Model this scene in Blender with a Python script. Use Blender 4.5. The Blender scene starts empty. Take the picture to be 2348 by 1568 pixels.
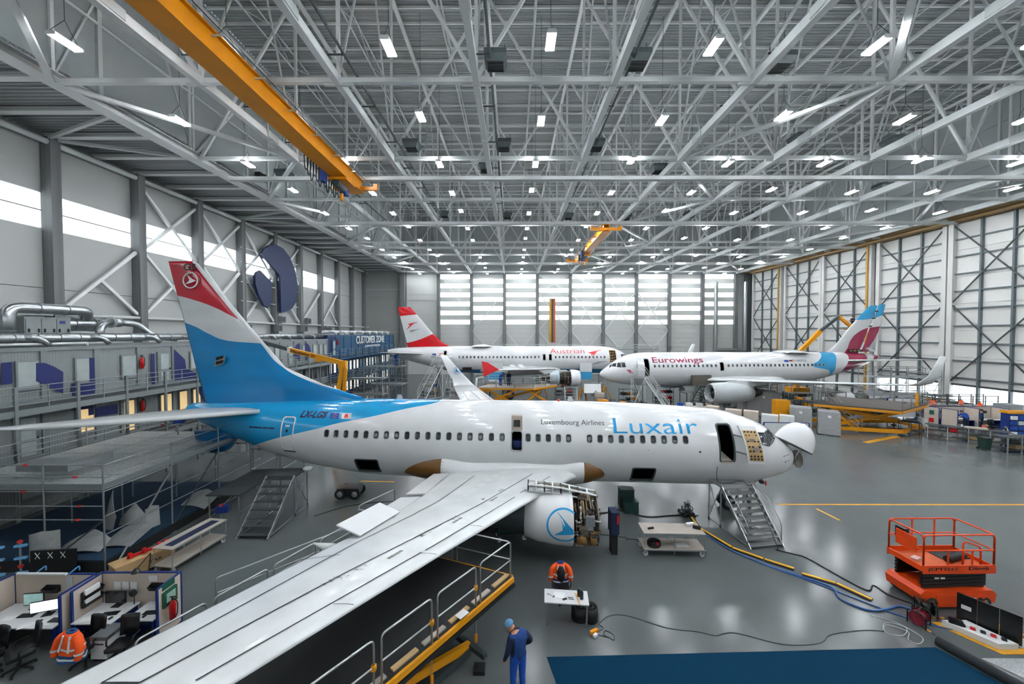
import bpy, bmesh, math, random
import numpy as np
from mathutils import Vector as V, Matrix as M, noise as mnoise
random.seed(7)
scene = bpy.context.scene
col = scene.collection
PI = math.pi
R = math.radians

# ------------------------------------------------------------------ camera, world, exposure
cam_data = bpy.data.cameras.new('camera')
cam_data.sensor_width = 36.0
cam_data.lens = 36.0 * 860.0 / 2348.0
cam_data.clip_end = 400
cam = bpy.data.objects.new('camera', cam_data)
cam.location = (0, 0, 9.0)
cam.rotation_euler = (R(90) - math.atan(20 / 860), 0, math.atan(3 / 860))
col.objects.link(cam)
scene.camera = cam
world = bpy.data.worlds.new('sky')
scene.world = world
world.use_nodes = True
world.node_tree.nodes['Background'].inputs[0].default_value = (0.75, 0.87, 1.0, 1)
world.node_tree.nodes['Background'].inputs[1].default_value = 1.0
vs = scene.view_settings
vs.view_transform = 'Standard'
vs.look = 'None'
vs.gamma = 1.0
vs.use_curve_mapping = False
vs.exposure = 0.27
scene.cycles.use_light_tree = False
scene.cycles.max_bounces = 4
scene.cycles.diffuse_bounces = 2
scene.cycles.glossy_bounces = 2
scene.cycles.transmission_bounces = 2
scene.cycles.caustics_reflective = False
scene.cycles.caustics_refractive = False
LAMP = 185.0        # brightness of the hanging lamps
GLAZE = 1.9        # brightness of daylit translucent glazing

# ------------------------------------------------------------------ materials
def lin(c):
    if isinstance(c, str):
        c = c.lstrip('#')
        c = [int(c[i:i + 2], 16) / 255 for i in (0, 2, 4)]
    return [(x / 12.92 if x <= .04045 else ((x + .055) / 1.055) ** 2.4) for x in c]

MATS = {}
def mat(name, c, rough=.5, metal=0., var=.06, scale=3., spec=.5, coat=0., bump=0., emit=0., alpha=1.):
    if name in MATS: return MATS[name]
    m = bpy.data.materials.new(name)
    m.use_nodes = True
    nt = m.node_tree
    b = nt.nodes['Principled BSDF']
    c = lin(c)
    tc = nt.nodes.new('ShaderNodeTexCoord')
    nz = nt.nodes.new('ShaderNodeTexNoise')
    nz.inputs['Scale'].default_value = scale
    nz.inputs['Detail'].default_value = 1 if var < .1 else 3
    nt.links.new(tc.outputs['Object'], nz.inputs['Vector'])
    rp = nt.nodes.new('ShaderNodeValToRGB')
    rp.color_ramp.elements[0].position = .3
    rp.color_ramp.elements[1].position = .7
    rp.color_ramp.elements[0].color = [max(0, x * (1 - var)) for x in c] + [1]
    rp.color_ramp.elements[1].color = [min(1, x * (1 + var)) for x in c] + [1]
    nt.links.new(nz.outputs['Fac'], rp.inputs['Fac'])
    nt.links.new(rp.outputs['Color'], b.inputs['Base Color'])
    b.inputs['Roughness'].default_value = rough
    b.inputs['Metallic'].default_value = metal
    b.inputs['Specular IOR Level'].default_value = spec
    b.inputs['Coat Weight'].default_value = coat
    b.inputs['Coat Roughness'].default_value = .06
    if emit:
        b.inputs['Emission Color'].default_value = c + [1]
        b.inputs['Emission Strength'].default_value = emit
        m.cycles.emission_sampling = 'FRONT' if emit > 1.5 else 'NONE'
    if alpha < 1:
        b.inputs['Alpha'].default_value = alpha
    if bump:
        bp = nt.nodes.new('ShaderNodeBump')
        bp.inputs['Strength'].default_value = bump
        bp.inputs['Distance'].default_value = .02
        nt.links.new(nz.outputs['Fac'], bp.inputs['Height'])
        nt.links.new(bp.outputs['Normal'], b.inputs['Normal'])
    MATS[name] = m
    return m

steel = mat('white_painted_steel', '#e2e5e4', .45, 0, .05, .6)
steel2 = mat('pale_grey_steel', '#c9cecd', .45, 0, .05, .8)
galv = mat('galvanised_steel', '#9da4a6', .38, .75, .15, 4)
alu = mat('bare_aluminium', '#b9bdbd', .35, .8, .1, 3)
duct_m = mat('silver_duct', '#b4babc', .28, .9, .12, 6)
darksteel = mat('dark_grey_steel', '#3c4446', .5, .2, .1, 2)
black = mat('black_rubber', '#101214', .6, 0, .2, 5)
blackgloss = mat('black_plastic', '#0c0e10', .3, 0, .15, 5)
concrete_col = mat('column_concrete', '#6e7172', .75, 0, .22, 1.2, bump=.2)
panel_m = mat('light_grey_panel', '#acafad', .5, 0, .03, .5)
panel_far = mat('far_wall_panel', '#cdcfcc', .5, 0, .03, .5)
panel_up = mat('upper_wall_panel', '#a3a9a9', .55, 0, .04, .4)
panel_w = mat('white_door_panel', '#cfcfcb', .5, 0, .04, .6)
deck_m = mat('roof_deck_sheet', '#a2a7a7', .5, .1, .04, .3)
glaze_m = mat('daylit_translucent_glazing', '#f2f8fc', .4, 0, .02, 1, emit=GLAZE)
white = mat('white_paint', '#dfe2e2', .35, 0, .03, 2)
whitegloss = mat('white_aircraft_paint', '#e6e9ea', .16, 0, .02, .7, coat=.5)
greywing = mat('wing_grey_paint', '#d9dddd', .26, 0, .05, 1.1, coat=.25)
orange = mat('crane_orange', '#f0980c', .35, 0, .06, .8)
yellow = mat('lift_yellow', '#e59a10', .42, 0, .1, 1.5)
liftorange = mat('lift_orange', '#ea4a10', .4, 0, .06, 2)
red = mat('signal_red', '#c4121a', .4, 0, .06, 3)
hivis = mat('hi_vis_orange', '#ff5a14', .75, 0, .1, 9)
reflective = mat('reflective_grey', '#d8dcdc', .5, 0, .06, 9)
navy = mat('navy_blue', '#0a2a6e', .5, 0, .06, 2)
navycloth = mat('navy_cloth', '#11203f', .85, 0, .2, 14)
workblue = mat('work_blue_cloth', '#17479a', .85, 0, .15, 14)
skin_m = mat('skin', '#c58f74', .55, 0, .08, 12)
carpet_m = mat('blue_carpet', '#062f47', .95, 0, .1, 60, spec=.1, bump=.3)
pale_wood = mat('pale_wood', '#c9a878', .6, 0, .12, 4)
plywood = mat('grey_plywood', '#b4aca2', .6, 0, .08, 3)
cream = mat('cream_partition', '#c9bcae', .7, 0, .03, 2)
deskwhite = mat('desk_white', '#d9dbdc', .4, 0, .02, 3)
screen_w = mat('lit_screen', '#e8f0f4', .3, 0, .01, 2, emit=.9)
screen_d = mat('dark_screen', '#12181c', .15, 0, .1, 2)
glass_d = mat('dark_glass', '#20282c', .08, 0, .2, 2, spec=.8)
paper = mat('paper_white', '#e9ebea', .7, 0, .02, 6)
green = mat('dark_green_paint', '#12352f', .5, 0, .1, 3)
firstaid = mat('first_aid_green', '#14523f', .4, 0, .1, 3)
tread = mat('dark_grating', '#4b5052', .6, .5, .2, 6)

def floor_material():
    m = bpy.data.materials.new('polished_concrete')
    m.use_nodes = True
    nt = m.node_tree
    N, K = nt.nodes.new, nt.links.new
    b = nt.nodes['Principled BSDF']
    tc = N('ShaderNodeTexCoord')
    n1 = N('ShaderNodeTexNoise'); n1.inputs['Scale'].default_value = .16; n1.inputs['Detail'].default_value = 5
    n2 = N('ShaderNodeTexNoise'); n2.inputs['Scale'].default_value = .9; n2.inputs['Detail'].default_value = 8; n2.inputs['Roughness'].default_value = .65
    K(tc.outputs['Object'], n1.inputs['Vector']); K(tc.outputs['Object'], n2.inputs['Vector'])
    mx = N('ShaderNodeMath'); mx.operation = 'MULTIPLY_ADD'
    mx.inputs[1].default_value = .55
    K(n1.outputs['Fac'], mx.inputs[0])
    m2 = N('ShaderNodeMath'); m2.operation = 'MULTIPLY'; m2.inputs[1].default_value = .45
    K(n2.outputs['Fac'], m2.inputs[0]); K(m2.outputs[0], mx.inputs[2])
    rp = N('ShaderNodeValToRGB')
    e = rp.color_ramp.elements
    e[0].position = .4; e[0].color = lin('#3d4345') + [1]
    e[1].position = .62; e[1].color = lin('#868c8b') + [1]
    K(mx.outputs[0], rp.inputs['Fac'])
    K(rp.outputs['Color'], b.inputs['Base Color'])
    rr = N('ShaderNodeMapRange')
    rr.inputs['To Min'].default_value = .1; rr.inputs['To Max'].default_value = .24
    K(n2.outputs['Fac'], rr.inputs['Value']); K(rr.outputs['Result'], b.inputs['Roughness'])
    b.inputs['Specular IOR Level'].default_value = .38
    return m
floor_m = floor_material()

# ------------------------------------------------------------------ mesh helpers
UNIT = {}
def unit(kind, m):
    k = (kind, m.name)
    if k in UNIT: return UNIT[k]
    bm = bmesh.new()
    if kind == 'box':
        bmesh.ops.create_cube(bm, size=1)
    elif kind.startswith('cyl'):
        bmesh.ops.create_cone(bm, cap_ends=True, segments=int(kind[3:] or 10), radius1=.5, radius2=.5, depth=1)
        for f in bm.faces: f.smooth = len(f.verts) == 4
    elif kind == 'bev':
        bmesh.ops.create_cube(bm, size=1)
        bmesh.ops.bevel(bm, geom=bm.edges[:], offset=.06, segments=2, affect='EDGES')
    elif kind == 'ball':
        bmesh.ops.create_uvsphere(bm, u_segments=14, v_segments=9, radius=.5)
        for f in bm.faces: f.smooth = True
    elif kind == 'ibeam':
        pr = [(-.5, -.5), (.5, -.5), (.5, -.4), (.08, -.4), (.08, .4), (.5, .4), (.5, .5), (-.5, .5), (-.5, .4), (-.08, .4), (-.08, -.4), (-.5, -.4)]
        a = [bm.verts.new((x, y, -.5)) for x, y in pr]; c = [bm.verts.new((x, y, .5)) for x, y in pr]
        n = len(pr)
        for i in range(n): bm.faces.new((a[i], a[(i + 1) % n], c[(i + 1) % n], c[i]))
        bm.faces.new(a[::-1]); bm.faces.new(c)
    me = bpy.data.meshes.new(kind)
    bm.to_mesh(me); bm.free()
    me.materials.append(m)
    UNIT[k] = me
    return me

def ob(name, me, parent=None, mtx=None):
    o = bpy.data.objects.new(name, me)
    col.objects.link(o)
    if parent is not None: o.parent = parent
    if mtx is not None: o.matrix_local = mtx
    return o

def box(name, c, s, m, parent=None, rz=0., kind='box', rx=0., ry=0.):
    mt = M.Translation(c)
    if rz: mt = mt @ M.Rotation(rz, 4, 'Z')
    if rx: mt = mt @ M.Rotation(rx, 4, 'X')
    if ry: mt = mt @ M.Rotation(ry, 4, 'Y')
    return ob(name, unit(kind, m), parent, mt @ M.Diagonal((s[0], s[1], s[2], 1)))

def bx(name, x0, x1, y0, y1, z0, z1, m, parent=None, kind='box'):
    return box(name, ((x0 + x1) / 2, (y0 + y1) / 2, (z0 + z1) / 2), (abs(x1 - x0), abs(y1 - y0), abs(z1 - z0)), m, parent, 0, kind)

def frame_pq(p, q, up=(0, 0, 1)):
    p, q = V(p), V(q)
    z = q - p; L = z.length; z = z / L if L > 1e-9 else V((0, 0, 1))
    u = V(up)
    if abs(z.dot(u)) > .985: u = V((1, 0, 0)) if abs(z.x) < .9 else V((0, 1, 0))
    x = u.cross(z).normalized(); y = z.cross(x)
    return M(((x.x, y.x, z.x, 0), (x.y, y.y, z.y, 0), (x.z, y.z, z.z, 0), (0, 0, 0, 1))), L

def bar(name, p, q, w, h, m, parent=None, kind='box', up=(0, 0, 1)):
    r, L = frame_pq(p, q, up)
    c = (V(p) + V(q)) / 2
    return ob(name, unit(kind, m), parent, M.Translation(c) @ r @ M.Diagonal((w, h, L, 1)))

def rod(name, p, q, r, m, parent=None, n=8):
    return bar(name, p, q, 2 * r, 2 * r, m, parent, 'cyl%d' % n)

class MB:
    """collects shapes into one mesh"""
    def __init__(s): s.v = []; s.f = []; s.sm = []; s.mi = []
    def add(s, vs, fs, smooth=False, mi=0):
        o = len(s.v); s.v += [tuple(x) for x in vs]
        for f in fs: s.f.append([o + i for i in f]); s.sm.append(smooth); s.mi.append(mi)
        return s
    def box(s, c, d, mi=0, mtx=None):
        x, y, z = [k / 2 for k in d]
        vs = [V((sx * x, sy * y, sz * z)) for sx in (-1, 1) for sy in (-1, 1) for sz in (-1, 1)]
        if mtx is not None: vs = [mtx @ k for k in vs]
        vs = [k + V(c) for k in vs]
        return s.add(vs, [(0, 1, 3, 2), (4, 6, 7, 5), (0, 4, 5, 1), (2, 3, 7, 6), (0, 2, 6, 4), (1, 5, 7, 3)], False, mi)
    def tube(s, pts, r, n=8, closed=False, mi=0, caps=True):
        pts = [V(p) for p in pts]
        if not hasattr(r, '__len__'): r = [r] * len(pts)
        rings = []; up = None
        k = len(pts)
        for i, p in enumerate(pts):
            a = pts[(i - 1) % k] if (closed or i > 0) else p
            b = pts[(i + 1) % k] if (closed or i < k - 1) else p
            t = (b - a)
            t = t.normalized() if t.length > 1e-9 else V((0, 0, 1))
            if up is None:
                up = V((0, 0, 1)) if abs(t.z) < .9 else V((1, 0, 0))
            x = up.cross(t)
            if x.length < 1e-6: x = V((1, 0, 0)).cross(t)
            x.normalize(); y = t.cross(x); up = y
            rings.append([p + (x * math.cos(2 * PI * j / n) + y * math.sin(2 * PI * j / n)) * r[i] for j in range(n)])
        return s.rings(rings, closed, caps and not closed, mi)
    def rings(s, rings, closed=False, caps=True, mi=0, smooth=True):
        n = len(rings[0]); vs = [p for rg in rings for p in rg]; fs = []
        k = len(rings)
        for i in range(k if closed else k - 1):
            i2 = (i + 1) % k
            for j in range(n):
                j2 = (j + 1) % n
                fs.append((i * n + j, i * n + j2, i2 * n + j2, i2 * n + j))
        s.add(vs, fs, smooth, mi)
        if caps:
            s.add(rings[0], [tuple(range(n))[::-1]], False, mi)
            s.add(rings[-1], [tuple(range(n))], False, mi)
        return s
    def lathe(s, prof, n=24, axis='z', c=(0, 0, 0), mi=0, caps=False, smooth=True):
        rg = []
        for a, r in prof:
            ring = []
            for j in range(n):
                t = 2 * PI * j / n
                u, w = r * math.cos(t), r * math.sin(t)
                p = {'z': (u, w, a), 'x': (a, u, w), 'y': (w, a, u)}[axis]
                ring.append(V(p) + V(c))
            rg.append(ring)
        return s.rings(rg, False, caps, mi, smooth)
    def prism(s, poly, off, mi=0):
        """closed polygon of 3d points extruded by vector off"""
        n = len(poly); a = [V(p) for p in poly]; b = [p + V(off) for p in a]
        s.add(a + b, [tuple(range(n))[::-1], tuple(range(n, 2 * n))] + [(i, (i + 1) % n, n + (i + 1) % n, n + i) for i in range(n)], False, mi)
        return s
    def build(s, name, mats, parent=None, mtx=None):
        me = bpy.data.meshes.new(name)
        me.from_pydata(s.v, [], s.f)
        me.polygons.foreach_set('use_smooth', s.sm)
        me.polygons.foreach_set('material_index', s.mi)
        for m in (mats if isinstance(mats, (list, tuple)) else [mats]): me.materials.append(m)
        bm = bmesh.new(); bm.from_mesh(me)
        bmesh.ops.remove_doubles(bm, verts=bm.verts, dist=1e-5)
        bmesh.ops.recalc_face_normals(bm, faces=bm.faces)
        bm.to_mesh(me); bm.free()
        return ob(name, me, parent, mtx)

def thing(name, label, cat, loc=(0, 0, 0), rz=0., group=None):
    o = bpy.data.objects.new(name, None)
    o.empty_display_size = .2
    col.objects.link(o)
    o.location = loc; o.rotation_euler = (0, 0, rz)
    o['label'] = label; o['category'] = cat
    if group: o['group'] = group
    return o
def tag(o, label, cat, group=None):
    o['label'] = label; o['category'] = cat
    if group: o['group'] = group
    return o
def struct(name):
    o = bpy.data.objects.new(name, None); col.objects.link(o); o['kind'] = 'structure'
    return o
def part(name, parent, mtx=None):
    o = bpy.data.objects.new(name, None); col.objects.link(o); o.parent = parent
    if mtx is not None: o.matrix_local = mtx
    return o
def copy_tree(o, parent=None):
    c = o.copy(); col.objects.link(c); c.parent = parent
    for ch in list(o.children): copy_tree(ch, c)
    return c
ORD = ['first', 'second', 'third', 'fourth', 'fifth', 'sixth', 'seventh', 'eighth', 'ninth', 'tenth', 'eleventh', 'twelfth',
       'thirteenth', 'fourteenth', 'fifteenth', 'sixteenth', 'seventeenth', 'eighteenth', 'nineteenth', 'twentieth']
def arc(c, r, a0, a1, n, plane='xy'):
    out = []
    for i in range(n + 1):
        a = a0 + (a1 - a0) * i / n
        u, w = r * math.cos(a), r * math.sin(a)
        out.append(V(c) + V({'xy': (u, w, 0), 'xz': (u, 0, w), 'yz': (0, u, w)}[plane]))
    return out
def fillet(pts, r, n=4):
    """polyline with rounded corners"""
    pts = [V(p) for p in pts]; out = [pts[0]]
    for i in range(1, len(pts) - 1):
        a, b, c = pts[i - 1], pts[i], pts[i + 1]
        d1, d2 = (a - b), (c - b)
        k = min(r, d1.length * .45, d2.length * .45)
        p, q = b + d1.normalized() * k, b + d2.normalized() * k
        for j in range(n + 1):
            t = j / n
            out.append(p * (1 - t) ** 2 + b * 2 * t * (1 - t) + q * t * t)
    return out + [pts[-1]]
def smooth_path(pts, n=6):
    """Catmull-Rom through pts"""
    pts = [V(p) for p in pts]; P = [pts[0]] + pts + [pts[-1]]; out = []
    for i in range(1, len(P) - 2):
        for j in range(n):
            t = j / n
            p0, p1, p2, p3 = P[i - 1], P[i], P[i + 1], P[i + 2]
            out.append(.5 * ((2 * p1) + (p2 - p0) * t + (2 * p0 - 5 * p1 + 4 * p2 - p3) * t * t + (3 * p1 - p0 - 3 * p2 + p3) * t ** 3))
    return out + [pts[-1]]
def text_mesh(s, size, bold=0., shear=0., space=1.):
    """flat text as list of verts (u,v) and faces"""
    cu = bpy.data.curves.new('lettering', 'FONT')
    cu.body = s; cu.size = size; cu.offset = bold; cu.shear = shear; cu.space_character = space
    cu.resolution_u = 3
    o = bpy.data.objects.new('lettering', cu); col.objects.link(o)
    dg = bpy.context.evaluated_depsgraph_get()
    me = bpy.data.meshes.new_from_object(o.evaluated_get(dg))
    bpy.data.objects.remove(o); bpy.data.curves.remove(cu)
    return me
def lettering(name, s, size, m, parent, mtx, width=None, height=None, bold=0., shear=0., thick=.004, label=None):
    """flat raised letters in local XY plane, lower left at origin, scaled to width/height"""
    me = text_mesh(s, size, bold, shear)
    co = np.array([v.co[:] for v in me.vertices])
    lo, hi = co.min(0), co.max(0)
    sx = width / (hi[0] - lo[0]) if width else 1
    sy = height / (hi[1] - lo[1]) if height else sx
    for v in me.vertices: v.co = ((v.co.x - lo[0]) * sx, (v.co.y - lo[1]) * sy, 0)
    me.materials.clear(); me.materials.append(m)
    bm = bmesh.new(); bm.from_mesh(me)
    r = bmesh.ops.extrude_face_region(bm, geom=bm.faces[:])
    for e in r['geom']:
        if isinstance(e, bmesh.types.BMVert): e.co.z += thick
    bm.to_mesh(me); bm.free()
    o = ob(name, me, parent, mtx)
    if label: o['label'] = label
    return o
def xzface(p, rz=0.):   # text plane standing upright, facing -Y (toward the viewer), turned by rz
    return M.Translation(p) @ M.Rotation(rz, 4, 'Z') @ M.Rotation(R(90), 4, 'X')
# ------------------------------------------------------------------ the hall
XL, XA, XR, YF, YN = -32.2, -24.0, 51.0, 82.0, -14.0     # left wall, aisle line, right wall, far and near wall
ZB, ZD = 21.8, 34.5                                      # bottom chord and roof deck
GX = [-1.92 + 7.15 * k for k in range(-3, 8)]            # girder lines
NY = [19.75 + 8.6 * n for n in range(-3, 8)]              # girder nodes

floor = struct('floor')
bx('slab', XL - 1, XR + 1.5, YN - 1, YF + 1, -.3, 0, floor_m, floor)
line_y = mat('yellow_floor_paint', '#d99a1c', .5, 0, .15, 6)
for (p, q, w) in (((13.9, 19.57), (50, 19.6), .13), ((15.55, 19.1), (15.72, 17.9), .13), ((-9.3, 22.6), (-7.2, 22.5), .13), ((29.0, 30.8), (33.6, 32.7), .42)):
    bar('floor_marking', (p[0], p[1], .003), (q[0], q[1], .003), w, .006, line_y, floor)
chk = floor

# roof -------------------------------------------------------------
ceiling = struct('ceiling')
def corrugated(name, x0, x1, y0, y1, z, pitch, depth, m, parent):
    mb = MB(); n = int((y1 - y0) / pitch); vs = []; 
    for i in range(n):
        y = y0 + i * pitch
        for t, d in ((0, 0), (.3, 0), (.42, depth), (.88, depth)):
            vs.append((y + t * pitch, z + d))
    vs.append((y1, z))
    k = len(vs)
    mb.add([(x0, a, b) for a, b in vs] + [(x1, a, b) for a, b in vs], [(i, i + 1, k + i + 1, k + i) for i in range(k - 1)])
    o = mb.build(name, m, parent); return o
corrugated('deck', XA, XR + 1, YN, YF, ZD, .32, .09, deck_m, ceiling)
bx('roof_slab', XA, XR + 1, YN, YF, ZD + .12, ZD + .4, panel_up, ceiling)
corrugated('aisle_deck', XL - .5, XA, YN, YF, ZB + .95, .32, .12, deck_m, ceiling)
bx('aisle_roof_slab', XL - .5, XA, YN, YF, ZB + 1.1, ZB + 1.4, panel_up, ceiling)
# thin purlins under the deck, in pairs
for i in range(22):
    y = -8 + 4.2 * i
    for dy in (0, 1.5):
        bar('purlin', (XA, y + dy, ZD - .12), (XR, y + dy, ZD - .12), .12, .2, steel, ceiling, 'box')
# aisle purlins
for i in range(23):
    y = 14 + 3 * i
    bar('aisle_purlin', (XL, y, ZB + .72), (XA, y, ZB + .72), .42, .26, steel, ceiling, 'ibeam')
for y in (26, 44, 62):
    bar('aisle_brace', (XL, y, ZB + .55), (XA, y - 3, ZB + .55), .2, .2, steel2, ceiling)
    bar('aisle_brace', (XL, y, ZB + .55), (XA, y + 3, ZB + .55), .2, .2, steel2, ceiling)
# longitudinal girders
ZT = ZD - .55
for k, x in enumerate(GX):
    g = part('roof_girder', ceiling)
    edge = k == 0
    xx = XA if edge else x
    if edge:
        bar('bottom_chord', (xx, YN, ZB + .45), (xx, YF, ZB + .45), .9, .5, steel, g, 'ibeam')
    else:
        for a, b, w, h in ((YN, 15.2, .36, .5), (15.2, 25.3, .32, .44), (25.3, 41, .36, .5), (41, YF, .32, .44)):
            bar('bottom_chord', (xx, a, ZB + .25), (xx, b, ZB + .25), w, h, steel, g, 'box')
        for y in (15.2, 25.3, 41):
            for s in (-1, 1):
                box('splice_plate', (xx + s * .2, y, ZB + .3), (.04, 1.1, .42), steel2, g)
    bar('top_chord', (xx, YN, ZT), (xx, YF, ZT), .26, .26, steel, g)
    for n, y in enumerate(NY):
        bar('post', (xx, y, ZB + .5), (xx, y, ZT), .16, .16, steel, g)
        if n < len(NY) - 1:
            y2 = NY[n + 1]; ym = (y + y2) / 2
            if not edge and n % 2 == 0: pass
            elif not edge or n % 2:
                bar('diagonal', (xx, y, ZB + .5), (xx, ym, ZT), .1, .1, steel2, g)
                bar('diagonal', (xx, y2, ZB + .5), (xx, ym, ZT), .1, .1, steel2, g)
            else:
                bar('diagonal', (xx, y, ZB + .5), (xx, y2, ZT), .2, .2, steel, g)
        if not edge:
            box('gusset', (xx, y, ZB + .2), (1.5, .12, .34), steel2, g)
# lattice purlin trusses halfway between girders (double thin chords)
for k in range(len(GX) - 1):
    xm = (GX[k] + GX[k + 1]) / 2
    g = part('lattice_joist', ceiling)
    for dz in (0, 1.3):
        rod('chord', (xm, YN, ZT - 1.2 + dz), (xm, YF, ZT - 1.2 + dz), .065, steel2, g, 6)
    for i in range(16):
        y = YN + 6 * i
        rod('web', (xm, y, ZT - 1.2), (xm, y + 3, ZT + .1), .04, steel2, g, 6)
        rod('web', (xm, y + 3, ZT + .1), (xm, y + 6, ZT - 1.2), .04, steel2, g, 6)
# ties across the hall and transverse bracing
for n, y in enumerate(NY):
    g = part('cross_frame', ceiling)
    bar('tie', (XA, y, ZB + .28), (XR, y, ZB + .28), .24, .24, steel, g)
    bar('top_tie', (XA, y, ZT), (XR, y, ZT), .16, .16, steel2, g)
    for k in range(len(GX) - 1):
        a, b = GX[k], GX[k + 1]
        if (k + n) % 2 == 0 and k not in (1, 8):
            bar('brace', (a, y, ZB + .4), (b, y, ZT), .17, .17, steel, g)
        if ((k + n) % 2 == 1 and k in (0, 2, 3, 5, 7)) or k == 4:
            bar('brace', (b, y, ZB + .4), (a, y, ZT), .17, .17, steel, g)
# level bracing zigzag in three bays
for k in (0, 5, 9):
    g = part('wind_bracing', ceiling)
    for n in range(len(NY) - 1):
        a, b = (GX[k], GX[k + 1]) if n % 2 == (1 if k != 5 else 0) else (GX[k + 1], GX[k])
        if k == 0: a, b = [XA if abs(q - GX[0]) < .1 else q for q in (a, b)]
        bar('brace', (a, NY[n], ZB + .25), (b, NY[n + 1], ZB + .25), .26, .2, steel, g)
# crane runways
for y in (31.0, 43.4, 55.8, 68.2):
    bar('crane_runway', (XA + .6, y, ZB - .16), (XR - .4, y, ZB - .16), .3, .4, steel, ceiling, 'ibeam', up=(0, 1, 0))
# grey service pipes beside the girders
for k in (1, 2, 3, 4, 5, 6):
    rod('service_pipe', (GX[k] + .75, YN, ZB + .9), (GX[k] + .75, 46, ZB + .9), .07, darksteel, ceiling, 8)
    for i in range(9):
        bar('pipe_bracket', (GX[k], 6 + i * 4.2, ZB + .8), (GX[k] + .8, 6 + i * 4.2, ZB + .8), .06, .06, darksteel, ceiling)

# left wall --------------------------------------------------------
wall_left = struct('wall_left')
bx('backing', XL - .6, XL - .3, YN, YF, 0, ZB + 1.0, panel_m, wall_left)
cy = [26 + 6 * k for k in range(-6, 10)]
for y in cy:
    bx('column', XL, XL + .7, y - .3, y + .3, 0, ZB + .6, concrete_col, wall_left)
for i, y in enumerate(cy[:-1]):
    y2 = y + 6
    zs = [0, 4.0, 8.0, 12.1, 16.2]
    for a, b in zip(zs, zs[1:]):
        bx('panel', XL - .25, XL - .02, y + .31, y2 - .31, a + .02, b - .02, panel_m, wall_left)
    bx('panel', XL - .25, XL - .02, y + .31, y2 - .31, 18.62, ZB + .6, panel_m, wall_left)
    if y < 66:
        for a, b in ((16.22, 17.37), (17.43, 18.58)):
            bx('window_pane', XL - .2, XL - .06, y + .31, y2 - .31, a, b, glaze_m, wall_left)
        bx('glazing_bar', XL - .22, XL - .01, y + .31, y2 - .31, 17.37, 17.43, darksteel, wall_left)
    else:
        bx('panel', XL - .25, XL - .02, y + .31, y2 - .31, 16.22, 18.58, panel_m, wall_left)
rod('wall_pipe', (XL + .45, YN, ZB + .25), (XL + .45, YF, ZB + .25), .2, steel2, wall_left, 12)
rod('wall_rail', (XL + .5, 14, 10.3), (XL + .5, YF, 10.3), .13, steel2, wall_left, 10)
def brace(y0, z0, y1, z1):
    bar('brace', (XL + .35, y0, z0), (XL + .35, y1, z1), .22, .22, steel, wall_left)
for y, kinds in ((26, 'a'), (32, 'xX'), (38, 'xX'), (44, 'xX'), (50, 'X'), (56, ''), (62, 'a'), (20, '')):
    if 'x' in kinds:
        brace(y + .3, 10.6, y + 5.7, 16); brace(y + .3, 16, y + 5.7, 10.6)
    if 'X' in kinds:
        brace(y + .3, 16.2, y + 5.7, 21.4); brace(y + .3, 21.4, y + 5.7, 16.2)
    if 'a' in kinds:
        brace(y + .3, 10.6, y + 5.7, 15.8); brace(y + 2.9, 13.1, y + 5.7, 10.6)
for y in (50, 56):
    brace(y + .3, 10.6, y + 5.7, 15.5) if y == 56 else brace(y + .3, 15.5, y + 5.7, 10.6)

wall_lu = struct('wall_left_upper')
for i in range(16):
    for z0, z1 in ((ZB + 1.0, 27), (27, 31), (31, ZD + .1)):
        bx('panel', XA - .2, XA - .05, YN + 6 * i + .02, YN + 6 * i + 5.98, z0 + .02, z1 - .02, panel_up, wall_lu)
    bar('rail_post', (XA, YN + 6 * i, ZB + 1), (XA, YN + 6 * i, ZD), .22, .22, steel2, wall_lu)
for z in (26.8, 30.6):
    bar('wall_rail', (XA + .05, YN, z), (XA + .05, YF, z), .14, .14, steel2, wall_lu)
bx('backing', XA - .5, XA - .25, YN, YF, ZB + 1, ZD + .1, panel_up, wall_lu)

# far wall ---------------------------------------------------------
wall_far = struct('wall_far')
bx('backing', XL - .6, XR + 1, YF + .35, YF + .6, 0, ZD + .2, panel_up, wall_far)
FX = [-1.92 + 7.15 * k for k in range(-2, 7)] + [48.2]
PH = .985
for i, x in enumerate(FX):
    bx('column', x - .32, x + .32, YF - .75, YF - .05, 0, ZB + .4, concrete_col, wall_far)
for i in range(len(FX) - 1):
    a, b = FX[i] + .33, FX[i + 1] - .33
    for j in range(23):
        z1 = ZB - j * PH; z0 = z1 - PH
        lit = j < 12 and (j % 2 == (0 if i % 2 == 0 else 1)) and not (i % 2 and j > 10)
        if i == len(FX) - 2: lit = j < 12 and j % 2 == 0
        bx('window_pane' if lit else 'panel', a, b, YF - .02, YF + .2, z0 + .015, z1 - .015, glaze_m if lit else panel_far, wall_far)
    # bracing
    yb = YF - .4
    if i in (1, 2, 3, 4, 5, 6):
        for z0, z1 in ((1.5, 9.4), (9.6, 17.6)) if i != 2 else ((1.5, 9.4),):
            bar('brace', (a, yb, z0), (b, yb, z1), .2, .2, steel, wall_far)
            if not (i == 1 and z0 > 5):
                bar('brace', (a, yb, z1), (b, yb, z0), .2, .2, steel, wall_far)
    if i in (3, 4):
        bar('brace', (a, yb, 17.8), (b, yb, 21.6), .16, .16, steel, wall_far)
        bar('brace', (a, yb, 21.6), (b, yb, 17.8), .16, .16, steel, wall_far)
    if i in (0, 5):
        bar('brace', (a, yb, 21.6), (b, yb, 13), .16, .16, steel, wall_far)
for (a, b) in ((XA + .7, FX[0] - .33), (48.55, XR)):
    for j in range(5):
        bx('panel', a, b, YF - .02, YF + .2, j * 4.36 + .02, (j + 1) * 4.36 - .02, panel_far, wall_far)
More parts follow.
